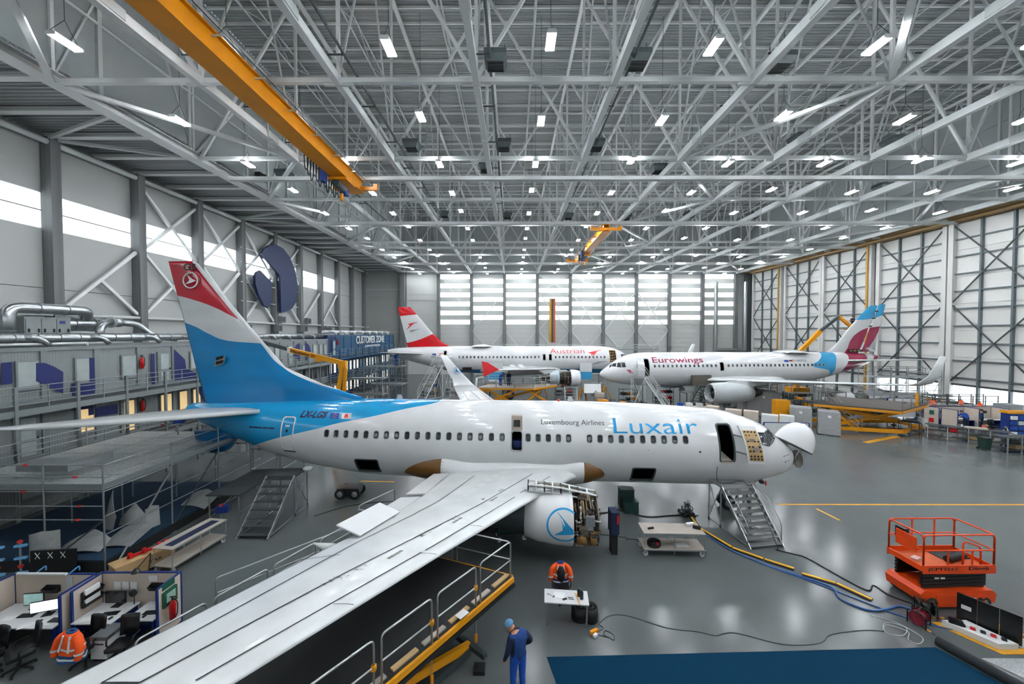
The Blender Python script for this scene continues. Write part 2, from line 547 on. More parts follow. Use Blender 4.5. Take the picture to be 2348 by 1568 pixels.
for a, b, z in ((XA + .7, FX[0], 11.9), (XA + .7, FX[0], 16.2), (48.5, XR, 12), (48.5, XR, 15.6), (XL, XA, 9.3), (XL, XA, 18.5)):
    bar('wall_rail', (a, YF - .2, z), (b, YF - .2, z), .14, .14, steel2, wall_far)
for j in range(4):
    bx('panel', XL, XA - .3, YF - .02, YF + .2, j * 5.65 + .02, (j + 1) * 5.65 - .02, panel_m, wall_far)
bx('column', XA - .35, XA + .65, YF - 1.6, YF - .05, 0, ZB + .4, concrete_col, wall_far)
for j in range(3):
    bx('panel', XA, XR, YF - .02, YF + .2, ZB + .1 + j * 4.2, ZB + .1 + (j + 1) * 4.2 - .04, panel_up, wall_far)
# service ducts in front of the far wall
for x in (43.4, 49.7):
    rod('wall_duct', (x, YF - 1.3, 5.2), (x, YF - 1.3, 20), .42, duct_m, wall_far, 14)
rod('wall_duct', (43.4, YF - 1.3, 5.4), (49.7, YF - 1.3, 5.4), .42, duct_m, wall_far, 14)

# right wall: sliding doors below, panels above ----------------------
wall_right = struct('wall_right')
for i in range(16):
    y = YN + 6 * i
    for z0, z1 in ((ZB + .6, 27), (27, 31), (31, ZD + .1)):
        bx('panel', XR + .05, XR + .25, y + .02, y + 5.98, z0 + .02, z1 - .02, panel_up, wall_right)
    bar('rail_post', (XR, y, ZB + .6), (XR, y, ZD), .2, .2, steel2, wall_right)
bx('backing', XR + 1.0, XR + 1.4, YN, YF, 0, ZD + .1, panel_up, wall_right)
rail_m = mat('ochre_door_rail', '#a8895a', .5, .1, .15, .7)
bx('door_rail', XR - .7, XR + 1.0, YN, YF, ZB - .15, ZB + .12, rail_m, wall_right)
bx('door_rail', XR - .7, XR - .4, YN, YF, ZB + .2, ZB + .6, rail_m, wall_right)
bx('fascia', XR - .25, XR + 1.0, YN, YF, ZB + .12, ZB + .6, steel2, wall_right)
for y in (20, 28, 36, 44, 52, 60, 68, 76):
    bar('rail_bracket', (XR - 1.6, y, ZB + .2), (XR - .2, y, ZB + .35), .2, .25, steel, wall_right)
bx('corner_post', XR - 1.0, XR + .2, YF - 1.6, YF - .2, 0, ZB, darksteel, wall_right)
doorgirt = mat('door_girt_steel', '#5d686b', .5, .2, .08, 1)
post_y = mat('ochre_post', '#b38a3c', .5, 0, .1, 1)
for d, y0 in enumerate((26.4, 35.4, 44.4, 53.4, 62.4, 71.4)):
    y1 = y0 + 9
    off = .0 if d % 2 else .28
    dr = struct('door_%d' % (d + 1))
    x = XR + off
    bars_z = [3.9 + i * 1.98 for i in range(9)]
    for c in range(3):
        ya, yb_ = y0 + .45 + c * 2.7, y0 + .45 + (c + 1) * 2.7
        for r_ in range(6):
            z0 = 3.2 + r_ * 3.06
            bx('panel', x + .2, x + .32, ya + .015, yb_ - .015, z0 + .015, z0 + 3.045, panel_w, dr)
        for z0, z1, mm, nm in ((1.1, 3.05, glaze_m if d < 3 else panel_w, 'window_pane' if d < 3 else 'panel'), (.05, 1.05, panel_w, 'panel')):
            bx(nm, x + .2, x + .3, ya + .06, yb_ - .06, z0, z1, mm, dr)
    for z in bars_z:
        bx('girt', x - .02, x + .2, y0 + .4, y1 - .4, z - .07, z + .07, doorgirt, dr)
    for z in (1.08, 3.12):
        bx('girt', x - .06, x + .25, y0 + .3, y1 - .3, z - .1, z + .1, darksteel, dr)
    for c in range(4):
        ya = y0 + .45 + c * 2.7
        if c in (0, 3):
            bx('stile', x - .25, x + .3, ya - .25, ya + .25, .05, ZB - .2, panel_w, dr)
        else:
            bx('mullion', x - .08, x + .2, ya - .09, ya + .09, .05, ZB - .2, doorgirt, dr)
    for za, zb in ((3.3, 12.4), (12.4, 21.5)):
        bar('brace', (x - .1, y0 + .5, za), (x - .1, y1 - .5, zb), .11, .11, darksteel, dr)
        bar('brace', (x - .1, y0 + .5, zb), (x - .1, y1 - .5, za), .11, .11, darksteel, dr)
    if d % 2 == 1:
        bx('guide_post', x - .45, x - .28, y0 + .55, y0 + .8, .05, ZB - .2, post_y, dr)
bx('panel', XR, XR + .3, YN, 26.4, 0, ZB, panel_w, wall_right)
# near wall, behind the viewer
wall_near = struct('wall_near')
for i in range(12):
    x0 = XL + i * 7.0
    for z0, z1, mm in ((0, 8, panel_w), (8, 16, glaze_m if i % 2 else panel_w), (16, ZD + .1, panel_up)):  # glowing bands in this unseen wall are added for light
        bx('panel', x0 + .02, min(XR + 1, x0 + 6.98), YN - .4, YN - .1, z0 + .02, z1 - .02, mm, wall_near)
# ------------------------------------------------------------------ hanging lamps
lamp_body = mat('lamp_housing', '#d5d8d8', .4, 0, .03, 4)
tube_m = mat('lamp_tube', '#f4f9ff', .3, 0, .01, 4, emit=LAMP)
def make_lamp():
    t = thing('ceiling_lamp', '', 'lamp')
    box('housing', (0, 0, .07), (.34, 1.14, .05), lamp_body, t)
    for s in (-1, 1):
        box('end_cap', (0, s * .54, .0), (.42, .06, .11), lamp_body, t)
    for s in (-1, 1):
        box('tube', (s * .14, 0, .0), (.11, 1.0, .07), tube_m, t)
    for s in (-1, 1):
        rod('hanger', (0, s * .55, .1), (0, 0, .95), .012, darksteel, t, 5)
    rod('hanger', (0, 0, .95), (0, 0, 6.0), .012, darksteel, t, 5)
    return t
lamp0 = make_lamp(); used = False
for j in range(-3, 12):  # negative rows hang out of view, added to light the hall
    for k in range(-3, 7):
        t = copy_tree(lamp0) if used else lamp0
        used = True
        t.location = (1.65 + 7.15 * k, 16.8 + 5.7 * j, ZB - .2 + (.25 if (j + k) % 3 == 0 else 0))
        row = ORD[j] + ' row' if j >= 0 else 'row overhead %s' % ORD[-1 - j]
        t['label'] = 'hanging twin-strip lamp, %s from camera, %s from left' % (row, ORD[k + 3]) if j >= 0 else 'unseen twin-strip lamp added for light above the camera, %s row back, %s from left' % (ORD[-1 - j], ORD[k + 3])
        t['group'] = 'hanging hall lamps'

# ------------------------------------------------------------------ unit heaters on the girders
def heater(x, y, z, label):
    t = thing('air_heater', label, 'heater', (x, y, z), 0, 'roof air heaters')
    mb = MB()
    a = [(-.55, -.55, 0), (.55, -.55, 0), (.55, .55, 0), (-.55, .55, 0)]
    b = [(-.75, -.75, .42), (.75, -.75, .42), (.75, .75, .42), (-.75, .75, .42)]
    c = [(-.75, -.75, .75), (.75, -.75, .75), (.75, .75, .75), (-.75, .75, .75)]
    mb.rings([a, b, c], smooth=False)
    mb.build('casing', mat('heater_grey', '#5a6365', .5, .3, .1, 2), t)
    for i in range(6):
        box('louvre', (0, -.45 + i * .18, -.03), (1.05, .1, .03), black, t, rx=.5)
    for s in (-1, 1):
        rod('hanger', (s * .6, 0, .75), (s * .6, 0, 1.5), .025, darksteel, t, 6)
    mb = MB().lathe([(.75, .5), (.9, .45)], 14, caps=True)
    mb.build('fan_housing', darksteel, t)
    t.scale = (.75, .75, .75)
hs = [(-15.6, 13.2), (-3.2, 14.1), (13.2, 13.3), (-.9, 19.4), (6.3, 19.4), (13.6, 19.6), (-7.5, 28.0), (-.7, 28.0), (6.1, 28.0), (20.5, 27.2), (-2.3, 31.7), (12.2, 32), (-8, 44), (-.7, 44.5), (6.5, 44.8), (20.6, 44.2), (28.2, 44.5), (-20, 33), (27.6, 27.6), (35, 36), (13.4, 45), (-14.8, 30.5)]
for i, (x, y) in enumerate(hs):
    heater(x, y, ZB + .75, 'dark grey unit heater under the roof, %s of them counted from the camera' % (ORD[i] if i < 20 else 'twenty-%s' % ORD[i - 20]))

# ------------------------------------------------------------------ overhead cranes
hoistblue = mat('hoist_blue', '#123a86', .4, .1, .1, 3)
def crane(label, x, ya, yb, z, w, h, trolley_y):
    t = thing('overhead_crane', label, 'crane')
    mb = MB()
    for (cx, cz, sx, sz) in ((x, z, w, .05), (x, z + h, w, .05), (x - w * .32, z + h / 2, .04, h), (x + w * .32, z + h / 2, .04, h)):
        mb.box((cx, (ya + yb) / 2, cz), (sx, yb - ya, sz))
    mb.build('girder', orange, t)
    for i in range(int((yb - ya) / 2.6)):
        box('bracket', (x + w * .5 + .12, ya + 1.3 + i * 2.6, z + h * .75), (.5, .06, .05), steel, t)
        box('bracket', (x - w * .5 - .12, ya + 1.3 + i * 2.6, z + h * .45), (.5, .06, .05), darksteel, t)
    rod('festoon_rail', (x - w * .5 - .3, ya, z + h * .4), (x - w * .5 - .3, yb, z + h * .4), .03, darksteel, t, 6)
    rod('festoon_rail', (x + w * .5 + .2, ya, z + h + .05), (x + w * .5 + .2, yb, z + h + .05), .02, black, t, 6)
    for ye in (yb - .25, ya + .25):
        e = bx('end_carriage', x - 1.75, x + 1.75, ye - .14, ye + .14, z + .15, z + .45, orange, t)
        for s in (-1, 1):
            box('wheel_block', (x + s * 1.6, ye, z + .45), (.32, .34, .42), orange, t)
    c = part('trolley', t)
    box('trolley_frame', (x + .1, trolley_y, z - .25), (1.3, 1.6, .18), orange, c)
    rod('hoist_drum', (x - .1, trolley_y - .7, z - .5), (x - .1, trolley_y + .7, z - .5), .28, darksteel, c, 14)
    box('hoist_motor', (x - .2, trolley_y + 1.0, z - .6), (.5, .6, .5), hoistblue, c)
    box('control_box', (x - .75, trolley_y - 1.2, z - .3), (.3, .6, .8), hoistblue, c)
    rod('hook_block', (x - .1, trolley_y + .3, z - 1.5), (x - .1, trolley_y + .3, z - 1.0), .14, orange, c, 10)
    rod('rope', (x - .1, trolley_y + .3, z - 1.1), (x - .1, trolley_y + .3, z - .5), .03, black, c, 6)
    for i in range(14):
        y0 = trolley_y - 3.6 + i * .36
        mb = MB().tube(smooth_path([(x - .75, y0, z + .3), (x - .78, y0 + .1, z - .55 - .2 * (i % 3)), (x - .75, y0 + .25, z - .75 - .2 * (i % 3)), (x - .72, y0 + .4, z - .4), (x - .75, y0 + .5, z + .3)], 3), .035, 5)
        mb.build('cable_loop', black, c)
    return t
crane('orange overhead crane girder above the blue and white tail', -12.9, -9, 31.3, ZB - 1.25, 1.15, .95, 28.3)
crane('small orange overhead crane over the middle of the hall', 10.6, 43.0, 62.5, ZB - 1.2, .95, .8, 55.5)

sp_ = thing('loudspeaker', 'black loudspeaker hung from the aisle girder', 'loudspeaker', (-23.3, 34.8, 23.4))
bx('speaker_case', -.25, .25, -.4, .4, -.3, .3, blackgloss, sp_); rod('speaker_horn', (.25, 0, 0), (.5, 0, 0), .22, black, sp_, 14); bar('speaker_bracket', (-.1, 0, .3), (-.6, 0, .3), .08, .08, steel, sp_)
# ------------------------------------------------------------------ aircraft
def livery(name, base, layers, rough=.16, inner='#23282a', coat=.5, ripple=None):
    """painted skin; layers = (axis pair, boundary points, colour): colour where second axis lies above the boundary"""
    m = bpy.data.materials.new(name); m.use_nodes = True
    nt = m.node_tree; N, K = nt.nodes.new, nt.links.new
    b = nt.nodes['Principled BSDF']
    tc = N('ShaderNodeTexCoord'); sp = N('ShaderNodeSeparateXYZ'); K(tc.outputs['Object'], sp.inputs[0])
    cur = N('ShaderNodeRGB'); cur.outputs[0].default_value = lin(base) + [1]; cur = cur.outputs[0]
    for axes, pts, c, *flip in layers:
        a, d = sp.outputs[axes[0]], sp.outputs[axes[1]]
        x0, x1 = pts[0][0], pts[-1][0]
        z0 = min(p[1] for p in pts) - .5; z1 = max(p[1] for p in pts) + .5
        mr = N('ShaderNodeMapRange'); mr.inputs['From Min'].default_value = x0; mr.inputs['From Max'].default_value = x1
        K(a, mr.inputs['Value'])
        fc = N('ShaderNodeFloatCurve'); cv = fc.mapping.curves[0]
        q = [((p[0] - x0) / (x1 - x0), (p[1] - z0) / (z1 - z0)) for p in pts]
        cv.points[0].location = q[0]; cv.points[1].location = q[-1]
        for p in q[1:-1]: cv.points.new(*p)
        for p in cv.points: p.handle_type = 'AUTO_CLAMPED'
        fc.mapping.update()
        K(mr.outputs['Result'], fc.inputs['Value'])
        m2 = N('ShaderNodeMapRange'); m2.clamp = False
        m2.inputs['To Min'].default_value = z0; m2.inputs['To Max'].default_value = z1
        K(fc.outputs[0], m2.inputs['Value'])
        gt = N('ShaderNodeMath'); gt.operation = 'LESS_THAN' if flip else 'GREATER_THAN'
        K(d, gt.inputs[0]); K(m2.outputs['Result'], gt.inputs[1])
        mx = N('ShaderNodeMix'); mx.data_type = 'RGBA'
        K(gt.outputs[0], mx.inputs['Factor']); K(cur, mx.inputs['A']); mx.inputs['B'].default_value = lin(c) + [1]
        cur = mx.outputs['Result']
    nz = N('ShaderNodeTexNoise'); nz.inputs['Scale'].default_value = .5 if ripple else 1.2; nz.inputs['Detail'].default_value = 2
    if ripple:
        mp = N('ShaderNodeMapping'); mp.inputs['Rotation'].default_value = (0, R(40), 0); mp.inputs['Scale'].default_value = (.35, 1, 1.6)
        K(tc.outputs['Object'], mp.inputs[0]); K(mp.outputs[0], nz.inputs['Vector'])
    else: K(tc.outputs['Object'], nz.inputs['Vector'])
    mr = N('ShaderNodeMapRange'); mr.inputs['From Min'].default_value = .35; mr.inputs['From Max'].default_value = .65
    mr.inputs['To Min'].default_value = ripple or .96; mr.inputs['To Max'].default_value = 1.0
    K(nz.outputs['Fac'], mr.inputs['Value'])
    ml = N('ShaderNodeMix'); ml.data_type = 'RGBA'; ml.blend_type = 'MULTIPLY'; ml.inputs['Factor'].default_value = 1
    K(cur, ml.inputs['A']); K(mr.outputs['Result'], ml.inputs['B'])
    gm = N('ShaderNodeNewGeometry')
    mi = N('ShaderNodeMix'); mi.data_type = 'RGBA'
    K(gm.outputs['Backfacing'], mi.inputs['Factor']); K(ml.outputs['Result'], mi.inputs['A']); mi.inputs['B'].default_value = lin(inner) + [1]
    K(mi.outputs['Result'], b.inputs['Base Color'])
    b.inputs['Roughness'].default_value = rough; b.inputs['Coat Weight'].default_value = coat; b.inputs['Coat Roughness'].default_value = .05
    return m

class Hull:
    """fuselage surface: rings (x, zc, rz, ry) with x forward"""
    def __init__(s, rings):
        rings = sorted(rings); s.x = np.array([r[0] for r in rings])
        s.t = np.array([r[1:] for r in rings], float)
        g = np.zeros_like(s.t)
        for i in range(len(rings)):
            a, b = max(0, i - 1), min(len(rings) - 1, i + 1)
            g[i] = (s.t[b] - s.t[a]) / (s.x[b] - s.x[a])
        s.g = g
    def at(s, x):
        x = min(max(x, s.x[0]), s.x[-1])
        i = min(max(int(np.searchsorted(s.x, x)) - 1, 0), len(s.x) - 2)
        h = s.x[i + 1] - s.x[i]; t = (x - s.x[i]) / h
        h00 = 2 * t ** 3 - 3 * t * t + 1; h10 = t ** 3 - 2 * t * t + t; h01 = -2 * t ** 3 + 3 * t * t; h11 = t ** 3 - t * t
        return h00 * s.t[i] + h10 * h * s.g[i] + h01 * s.t[i + 1] + h11 * h * s.g[i + 1]
    def pt(s, x, th, off=0., side=-1):
        zc, rz, ry = s.at(x)
        return V((x, side * (ry + off) * math.cos(th), zc + (rz + off) * math.sin(th)))
    def th(s, x, z):
        zc, rz, ry = s.at(x)
        return math.asin(max(-1, min(1, (z - zc) / rz)))
    def on(s, x, z, off=.01, side=-1):
        return s.pt(x, s.th(x, z), off, side)
    def mesh(s, name, m, parent, holes=(), side=-1, step=.35, nth=60):
        xs = set(np.arange(s.x[0], s.x[-1], step)) | {s.x[-1]}
        ths = set(np.arange(-180, 180, 360 / nth))
        hh = []
        for x0, x1, z0, z1 in holes:
            xm = (x0 + x1) / 2; a, b = math.degrees(s.th(xm, z0)), math.degrees(s.th(xm, z1))
            hh.append((x0, x1, a, b)); xs |= {x0, x1}
        def clean(vals, keep, tol):
            out = []
            for v in sorted(vals):
                if out and v - out[-1] < tol:
                    if v in keep and out[-1] not in keep: out[-1] = v
                    elif v not in keep: continue
                    else: out.append(v)
                else: out.append(v)
            return out
        kx = {x for h in hh for x in h[:2]}; kt = {t for h in hh for t in h[2:]}
        xs = clean(xs, kx, .06); ths = clean(ths | kt, kt, 1.5)
        n = len(ths); vs = []; fs = []
        for x in xs:
            for t in ths: vs.append(s.pt(x, R(t), 0, side))
        for i in range(len(xs) - 1):
            xm = (xs[i] + xs[i + 1]) / 2
            for j in range(n):
                t0 = ths[j]; t1 = ths[j + 1] if j < n - 1 else ths[0] + 360
                tm = (t0 + t1) / 2
                if any(h[0] < xm < h[1] and h[2] < tm < h[3] for h in hh): continue
                fs.append((i * n + j, i * n + (j + 1) % n, (i + 1) * n + (j + 1) % n, (i + 1) * n + j))
        fs.append(tuple(range(n))); fs.append(tuple((len(xs) - 1) * n + j for j in range(n))[::-1])
        me = bpy.data.meshes.new(name); me.from_pydata(vs, [], fs)
        me.polygons.foreach_set('use_smooth', [True] * len(fs))
        me.materials.append(m)
        me.update()
        # outward normals
        k = len(fs) // 2; f = me.polygons[k]
        zc, rz, ry = s.at(f.center.x)
        if f.normal.dot(V((0, f.center.y, f.center.z - zc))) < 0: me.flip_normals()
        return ob(name, me, parent)
    def patch(s, name, poly, m, parent, off=.012, side=-1, rim=None, rimw=.03, label=None):
        """flat polygon in (x,z) wrapped on the skin; optional rim"""
        cx = sum(p[0] for p in poly) / len(poly); cz = sum(p[1] for p in poly) / len(poly)
        mb = MB(); n = len(poly)
        def sc(k, d): return [s.on(cx + (p[0] - cx) * k, cz + (p[1] - cz) * k, d, side) for p in poly]
        w = max(p[0] for p in poly) - min(p[0] for p in poly)
        k = 1 - 2 * rimw / w if rim else 1
        lv = [sc(k, off), sc(k * .5, off)]
        vs = lv[0] + lv[1] + [s.on(cx, cz, off, side)]
        mb.add(vs, [(i, (i + 1) % n, n + (i + 1) % n, n + i) for i in range(n)] + [(n + i, n + (i + 1) % n, 2 * n) for i in range(n)], True, 0)
        mats = [m]
        if rim:
            o1, o2 = sc(1, off + .012), sc(k, off + .012); o3 = sc(1, 0)
            mb.add(o1 + o2, [(i, (i + 1) % n, n + (i + 1) % n, n + i) for i in range(n)], False, 1)
            mb.add(o1 + o3, [(i, (i + 1) % n, n + (i + 1) % n, n + i) for i in range(n)], False, 1)
            mb.add(o2 + lv[0], [(i, (i + 1) % n, n + (i + 1) % n, n + i) for i in range(n)], False, 1)
            mats.append(rim)
        o = mb.build(name, mats, parent)
        if label: o['label'] = label
        return o
    def ring(s, name, poly, m, parent, w=.05, off=.02, side=-1):
        n = len(poly); cx = sum(p[0] for p in poly) / n; cz = sum(p[1] for p in poly) / n
        W = max(p[0] for p in poly) - cx; H = max(p[1] for p in poly) - cz
        A = [s.on(p[0], p[1], off, side) for p in poly]; A0 = [s.on(p[0], p[1], -.03, side) for p in poly]
        B = [s.on(cx + (p[0] - cx) * (1 - w / W), cz + (p[1] - cz) * (1 - w / H), off, side) for p in poly]
        B0 = [s.on(cx + (p[0] - cx) * (1 - w / W), cz + (p[1] - cz) * (1 - w / H), -.06, side) for p in poly]
        mb = MB(); q = lambda a, b: mb.add(a + b, [(i, (i + 1) % n, n + (i + 1) % n, n + i) for i in range(n)], True)
        q(A, B); q(A, A0); q(B, B0)
        return mb.build(name, m, parent)
    def text(s, name, txt, x0, z0, w, h, m, parent, side=-1, dirx=1, bold=.0, shear=0., label=None):
        me = text_mesh(txt, 1, bold, shear)
        co = np.array([v.co[:] for v in me.vertices]); lo, hi = co.min(0), co.max(0)
        bm = bmesh.new(); bm.from_mesh(me); bpy.data.meshes.remove(me)
        for v in bm.verts:
            v.co = ((v.co.x - lo[0]) / (hi[0] - lo[0]) * w, (v.co.y - lo[1]) / (hi[1] - lo[1]) * h, 0)
        kz = .1
        while kz < h:
            bmesh.ops.bisect_plane(bm, geom=bm.verts[:] + bm.edges[:] + bm.faces[:], plane_co=(0, kz, 0), plane_no=(0, 1, 0)); kz += .1
        for v in bm.verts: v.co = s.on(x0 + dirx * v.co.x, z0 + v.co.y, .014, side)
        me = bpy.data.meshes.new(name); bm.to_mesh(me); bm.free()
        me.materials.clear(); me.materials.append(m)
        o = ob(name, me, parent)
        if label: o['label'] = label
        return o
def rrect(x0, x1, z0, z1, r, n=4):
    out = []
    for cx, cz, a in ((x1 - r, z1 - r, 0), (x0 + r, z1 - r, 90), (x0 + r, z0 + r, 180), (x1 - r, z0 + r, 270)):
        for i in range(n + 1):
            t = R(a + 90 * i / n); out.append((cx + r * math.cos(t), cz + r * math.sin(t)))
    return out
def densify(poly, step):
    out = []
    for i, p in enumerate(poly):
        q = poly[(i + 1) % len(poly)]; d = math.hypot(q[0] - p[0], q[1] - p[1]); k = max(1, int(d / step))
        for j in range(k): out.append((p[0] + (q[0] - p[0]) * j / k, p[1] + (q[1] - p[1]) * j / k))
    return out

def foil(n=12):
    cs = [(1 - math.cos(PI * i / n)) / 2 for i in range(n + 1)]
    yt = lambda c: 5 * (.2969 * math.sqrt(c) - .126 * c - .3516 * c * c + .2843 * c ** 3 - .1036 * c ** 4)
    up = [(c, yt(c)) for c in cs[::-1]]; lo = [(c, -yt(c) * .75) for c in cs[1:-1]]
    return up + lo
FOIL = foil()
def loft_wing(name, secs, side, m, parent, c0=0., c1=1.):
    """secs (r, xLE, xTE, z, thickness ratio)"""
    rg = []
    for r, a, b, z, t in secs:
        c = a - b
        rg.append([V((a - k * c, side * r, z + y * t * c)) for k, y in FOIL])
    return MB().rings(rg).build(name, m, parent)
def loft_fin(name, secs, m, parent):
    rg = []
    for z, a, b, t in secs:
        c = a - b
        rg.append([V((a - k * c, y * t * c * 1.15, z)) for k, y in FOIL])
    return MB().rings(rg).build(name, m, parent)
def sec_at(secs, r):
    for a, b in zip(secs, secs[1:]):
        if a[0] <= r <= b[0]:
            t = (r - a[0]) / (b[0] - a[0]); return [a[i] + (b[i] - a[i]) * t for i in range(5)]
    return list(secs[-1])
def wing_top(secs, r, x, side, off=.01):
    _, a, b, z, t = sec_at(secs, r); c = a - b; k = min(max((a - x) / c, 0.001), 1)
    y = 5 * (.2969 * math.sqrt(k) - .126 * k - .3516 * k * k + .2843 * k ** 3 - .1036 * k ** 4)
    return V((x, side * r, z + y * t * c + off))
def wing_strip(name, secs, pts, w, m, parent, side, off=.012, n=24):
    """thin strip lying on the wing's upper skin through (x, r) points"""
    P = []
    for (x0, r0), (x1, r1) in zip(pts, pts[1:]):
        for i in range(n): P.append((x0 + (x1 - x0) * i / n, r0 + (r1 - r0) * i / n))
    P.append(pts[-1]); A = []; B = []
    for i, (x, r) in enumerate(P):
        q = P[min(i + 1, len(P) - 1)]; p = P[max(i - 1, 0)]
        d = V((q[0] - p[0], q[1] - p[1])).normalized(); nx, nr = -d.y * w / 2, d.x * w / 2
        A.append(wing_top(secs, r + nr, x + nx, side, off)); B.append(wing_top(secs, r - nr, x - nx, side, off))
    k = len(A)
    return MB().add(A + B, [(i, i + 1, k + i + 1, k + i) for i in range(k - 1)], True).build(name, m, parent)
def mirrored(secs): return secs

seam = mat('dark_seam', '#1b1f21', .6, 0, .1, 4)
bronze = mat('bare_bronze_panel', '#6a4512', .45, .35, .25, 2)
tyre = mat('tyre_rubber', '#17191b', .8, 0, .15, 6)
hub = mat('wheel_hub', '#aeb2b2', .4, .6, .1, 5)
enginemetal = mat('engine_metal', '#8d8375', .4, .75, .3, 6)
enginedark = mat('engine_dark', '#2d2822', .5, .5, .3, 6)
enginebrass = mat('engine_brass', '#a07a48', .4, .6, .25, 6)
tan = mat('tan_primer', '#b99a6a', .6, 0, .08, 4)
lipmetal = mat('polished_lip', '#c8cccd', .2, .9, .05, 3)

def wheel(name, c, r, w, parent, axis='y'):
    p = part(name, parent, M.Translation(c))
    MB().lathe([(-w / 2, r * .6), (-w / 2, r * .9), (-w * .35, r), (w * .35, r), (w / 2, r * .9), (w / 2, r * .6)], 20, axis).build('tyre', tyre, p)
    MB().lathe([(-w * .42, .02), (-w * .42, r * .62), (w * .42, r * .62), (w * .42, .02)], 16, axis).build('hub', hub, p)
    return p
def gear(name, x, y, ztop, zwheel, rw, parent, twin=.4):
    g = part(name, parent)
    rod('strut', (x, y, ztop), (x, y, zwheel), .11, alu, g, 12)
    rod('side_brace', (x + .1, y, ztop - .2), (x + .9, y, ztop + .2), .05, alu, g, 8)
    rod('axle', (x, y - twin, zwheel), (x, y + twin, zwheel), .07, alu, g, 8)
    for s in (-1, 1):
        MB().lathe([(-.14, rw * .55), (-.14, rw * .9), (-.09, rw), (.09, rw), (.14, rw * .9), (.14, rw * .55)], 20, 'y', (x, y + s * twin, zwheel)).build('tyre', tyre, g)
        MB().lathe([(-.1, .02), (-.1, rw * .58), (.1, rw * .58), (.1, .02)], 14, 'y', (x, y + s * twin, zwheel)).build('hub', hub, g)
    return g
def engine_core(parent, x0, x1, y, z, r, seed=1, dense=60):
    """exposed engine: case with flanges, pipes, boxes and clamps"""
    rnd = random.Random(seed); L = x1 - x0
    prof = [(x0, r * .5), (x0 + .02, r * .82)]
    for i in range(7):
        a = x0 + L * (i + .2) / 7
        prof += [(a, r * .84), (a + .02, r * .9), (a + .05, r * .9), (a + .07, r * .84)]
    prof += [(x1 - .02, r * .82), (x1, r * .6)]
    MB().lathe(prof, 28, 'x', (0, y, z)).build('engine_case', enginedark, parent)
    def P(a, x, k=1.): return (x, y + r * k * math.cos(a), z + r * k * math.sin(a))
    for i in range(dense):
        a0 = rnd.uniform(0, 2 * PI); x = rnd.uniform(x0 + .05, x1 - .1)
        if rnd.random() < .5:
            span = rnd.uniform(.3, 1.2); pts = [P(a0 + span * j / 5, x + rnd.uniform(-.03, .03), rnd.uniform(.93, 1.0)) for j in range(6)]
        else:
            ln = rnd.uniform(.2, .6) * L; pts = [P(a0 + rnd.uniform(-.05, .05), min(x1, x + ln * j / 4), rnd.uniform(.92, 1.0)) for j in range(5)]
        MB().tube(smooth_path(pts, 2), rnd.choice((.018, .026, .035)), 6).build('engine_pipe', rnd.choice((enginemetal, enginemetal, alu, enginedark, enginedark, enginebrass)), parent)
    for i in range(dense // 5):
        a = rnd.uniform(0, 2 * PI); x = rnd.uniform(x0 + .15, x1 - .15); p = P(a, x, .96)
        box('engine_unit', p, (rnd.uniform(.12, .3), .16, rnd.uniform(.12, .28)), rnd.choice((alu, enginedark, enginemetal, darksteel)), parent, rx=a)
    for x in (x0 + .04, (x0 + x1) / 2, x1 - .04):
        MB().tube([P(2 * PI * j / 28, x, .99) for j in range(28)], .03, 6, True).build('clamp_ring', enginemetal, parent)
# ------------------------------------------------------------------ the near airliner, nose to the right
lux = thing('airliner', 'white airliner with sky-blue rear, open nose cone and swept near wing', 'airplane', (0, 19.9, 3.48), -R(3.5))
LUXBLUE = '#0d8ecb'
H1 = Hull([(x, a, b, b * .95) for x, a, b in (
    (14.08, -.72, .40), (13.95, -.72, .66), (13.7, -.72, .80), (13.39, -.70, .96), (13.05, -.58, 1.16), (12.7, -.48, 1.36), (12.2, -.44, 1.55), (11.4, -.37, 1.76),
    (10.59, -.28, 1.87), (9.78, -.245, 1.91), (8.67, -.21, 1.955), (6.23, -.14, 2.01), (3.97, -.115, 2.04), (0, -.11, 2.04), (-4, -.11, 2.04),
    (-6.58, -.07, 2.02), (-8.1, -.03, 1.965), (-9.9, .075, 1.825), (-11.2, .155, 1.7), (-12.05, .235, 1.585), (-13.5, .395, 1.36),
    (-15.1, .665, 1.035), (-16.1, .815, .84), (-17.1, 1.0, .63), (-18.05, 1.21, .38), (-18.4, 1.3, .14))])
lux_skin = livery('luxembourg_fuselage_paint', '#e4e7e8', [
    ('XZ', [(-19, -2.6), (-15.0, -.95), (-12.45, .02), (-11.2, .36), (-9.65, .74), (-8.67, 1.0), (-7.38, 1.24), (-5.4, 1.65), (-4.05, 1.87), (-3.0, 2.2), (15, 3)], '#1c9fd8')])
holes = [(9.85, 10.5, -.5, 1.12), (.04, .53, -.12, .74), (-7.85, -6.7, -1.56, -.8), (5.85, 6.88, -1.7, -.92)]
fus = H1.mesh('fuselage', lux_skin, lux, holes)
# door openings
H1.ring('door_frame', densify(rrect(9.8, 10.55, -.55, 1.17, .14), .15), darksteel, lux, .06)
H1.ring('hatch_frame', densify(rrect(0, .57, -.17, .79, .12), .15), alu, lux, .05)
H1.ring('cargo_door_frame', densify(rrect(-7.9, -6.65, -1.6, -.76, .1), .15), darksteel, lux, .06)
H1.ring('cargo_door_frame', densify(rrect(5.8, 6.93, -1.74, -.88, .1), .15), darksteel, lux, .06)
sill = [H1.on(x, -.5, d) for x, d in ((9.9, .05), (10.45, .05), (10.45, -1.2), (9.9, -1.2))]
MB().prism(sill, (0, 0, -.06)).build('cabin_floor', plywood, lux)
MB().box((10.1, -.3, .3), (.06, 1.2, 1.7)).build('cabin_partition', darksteel, lux)
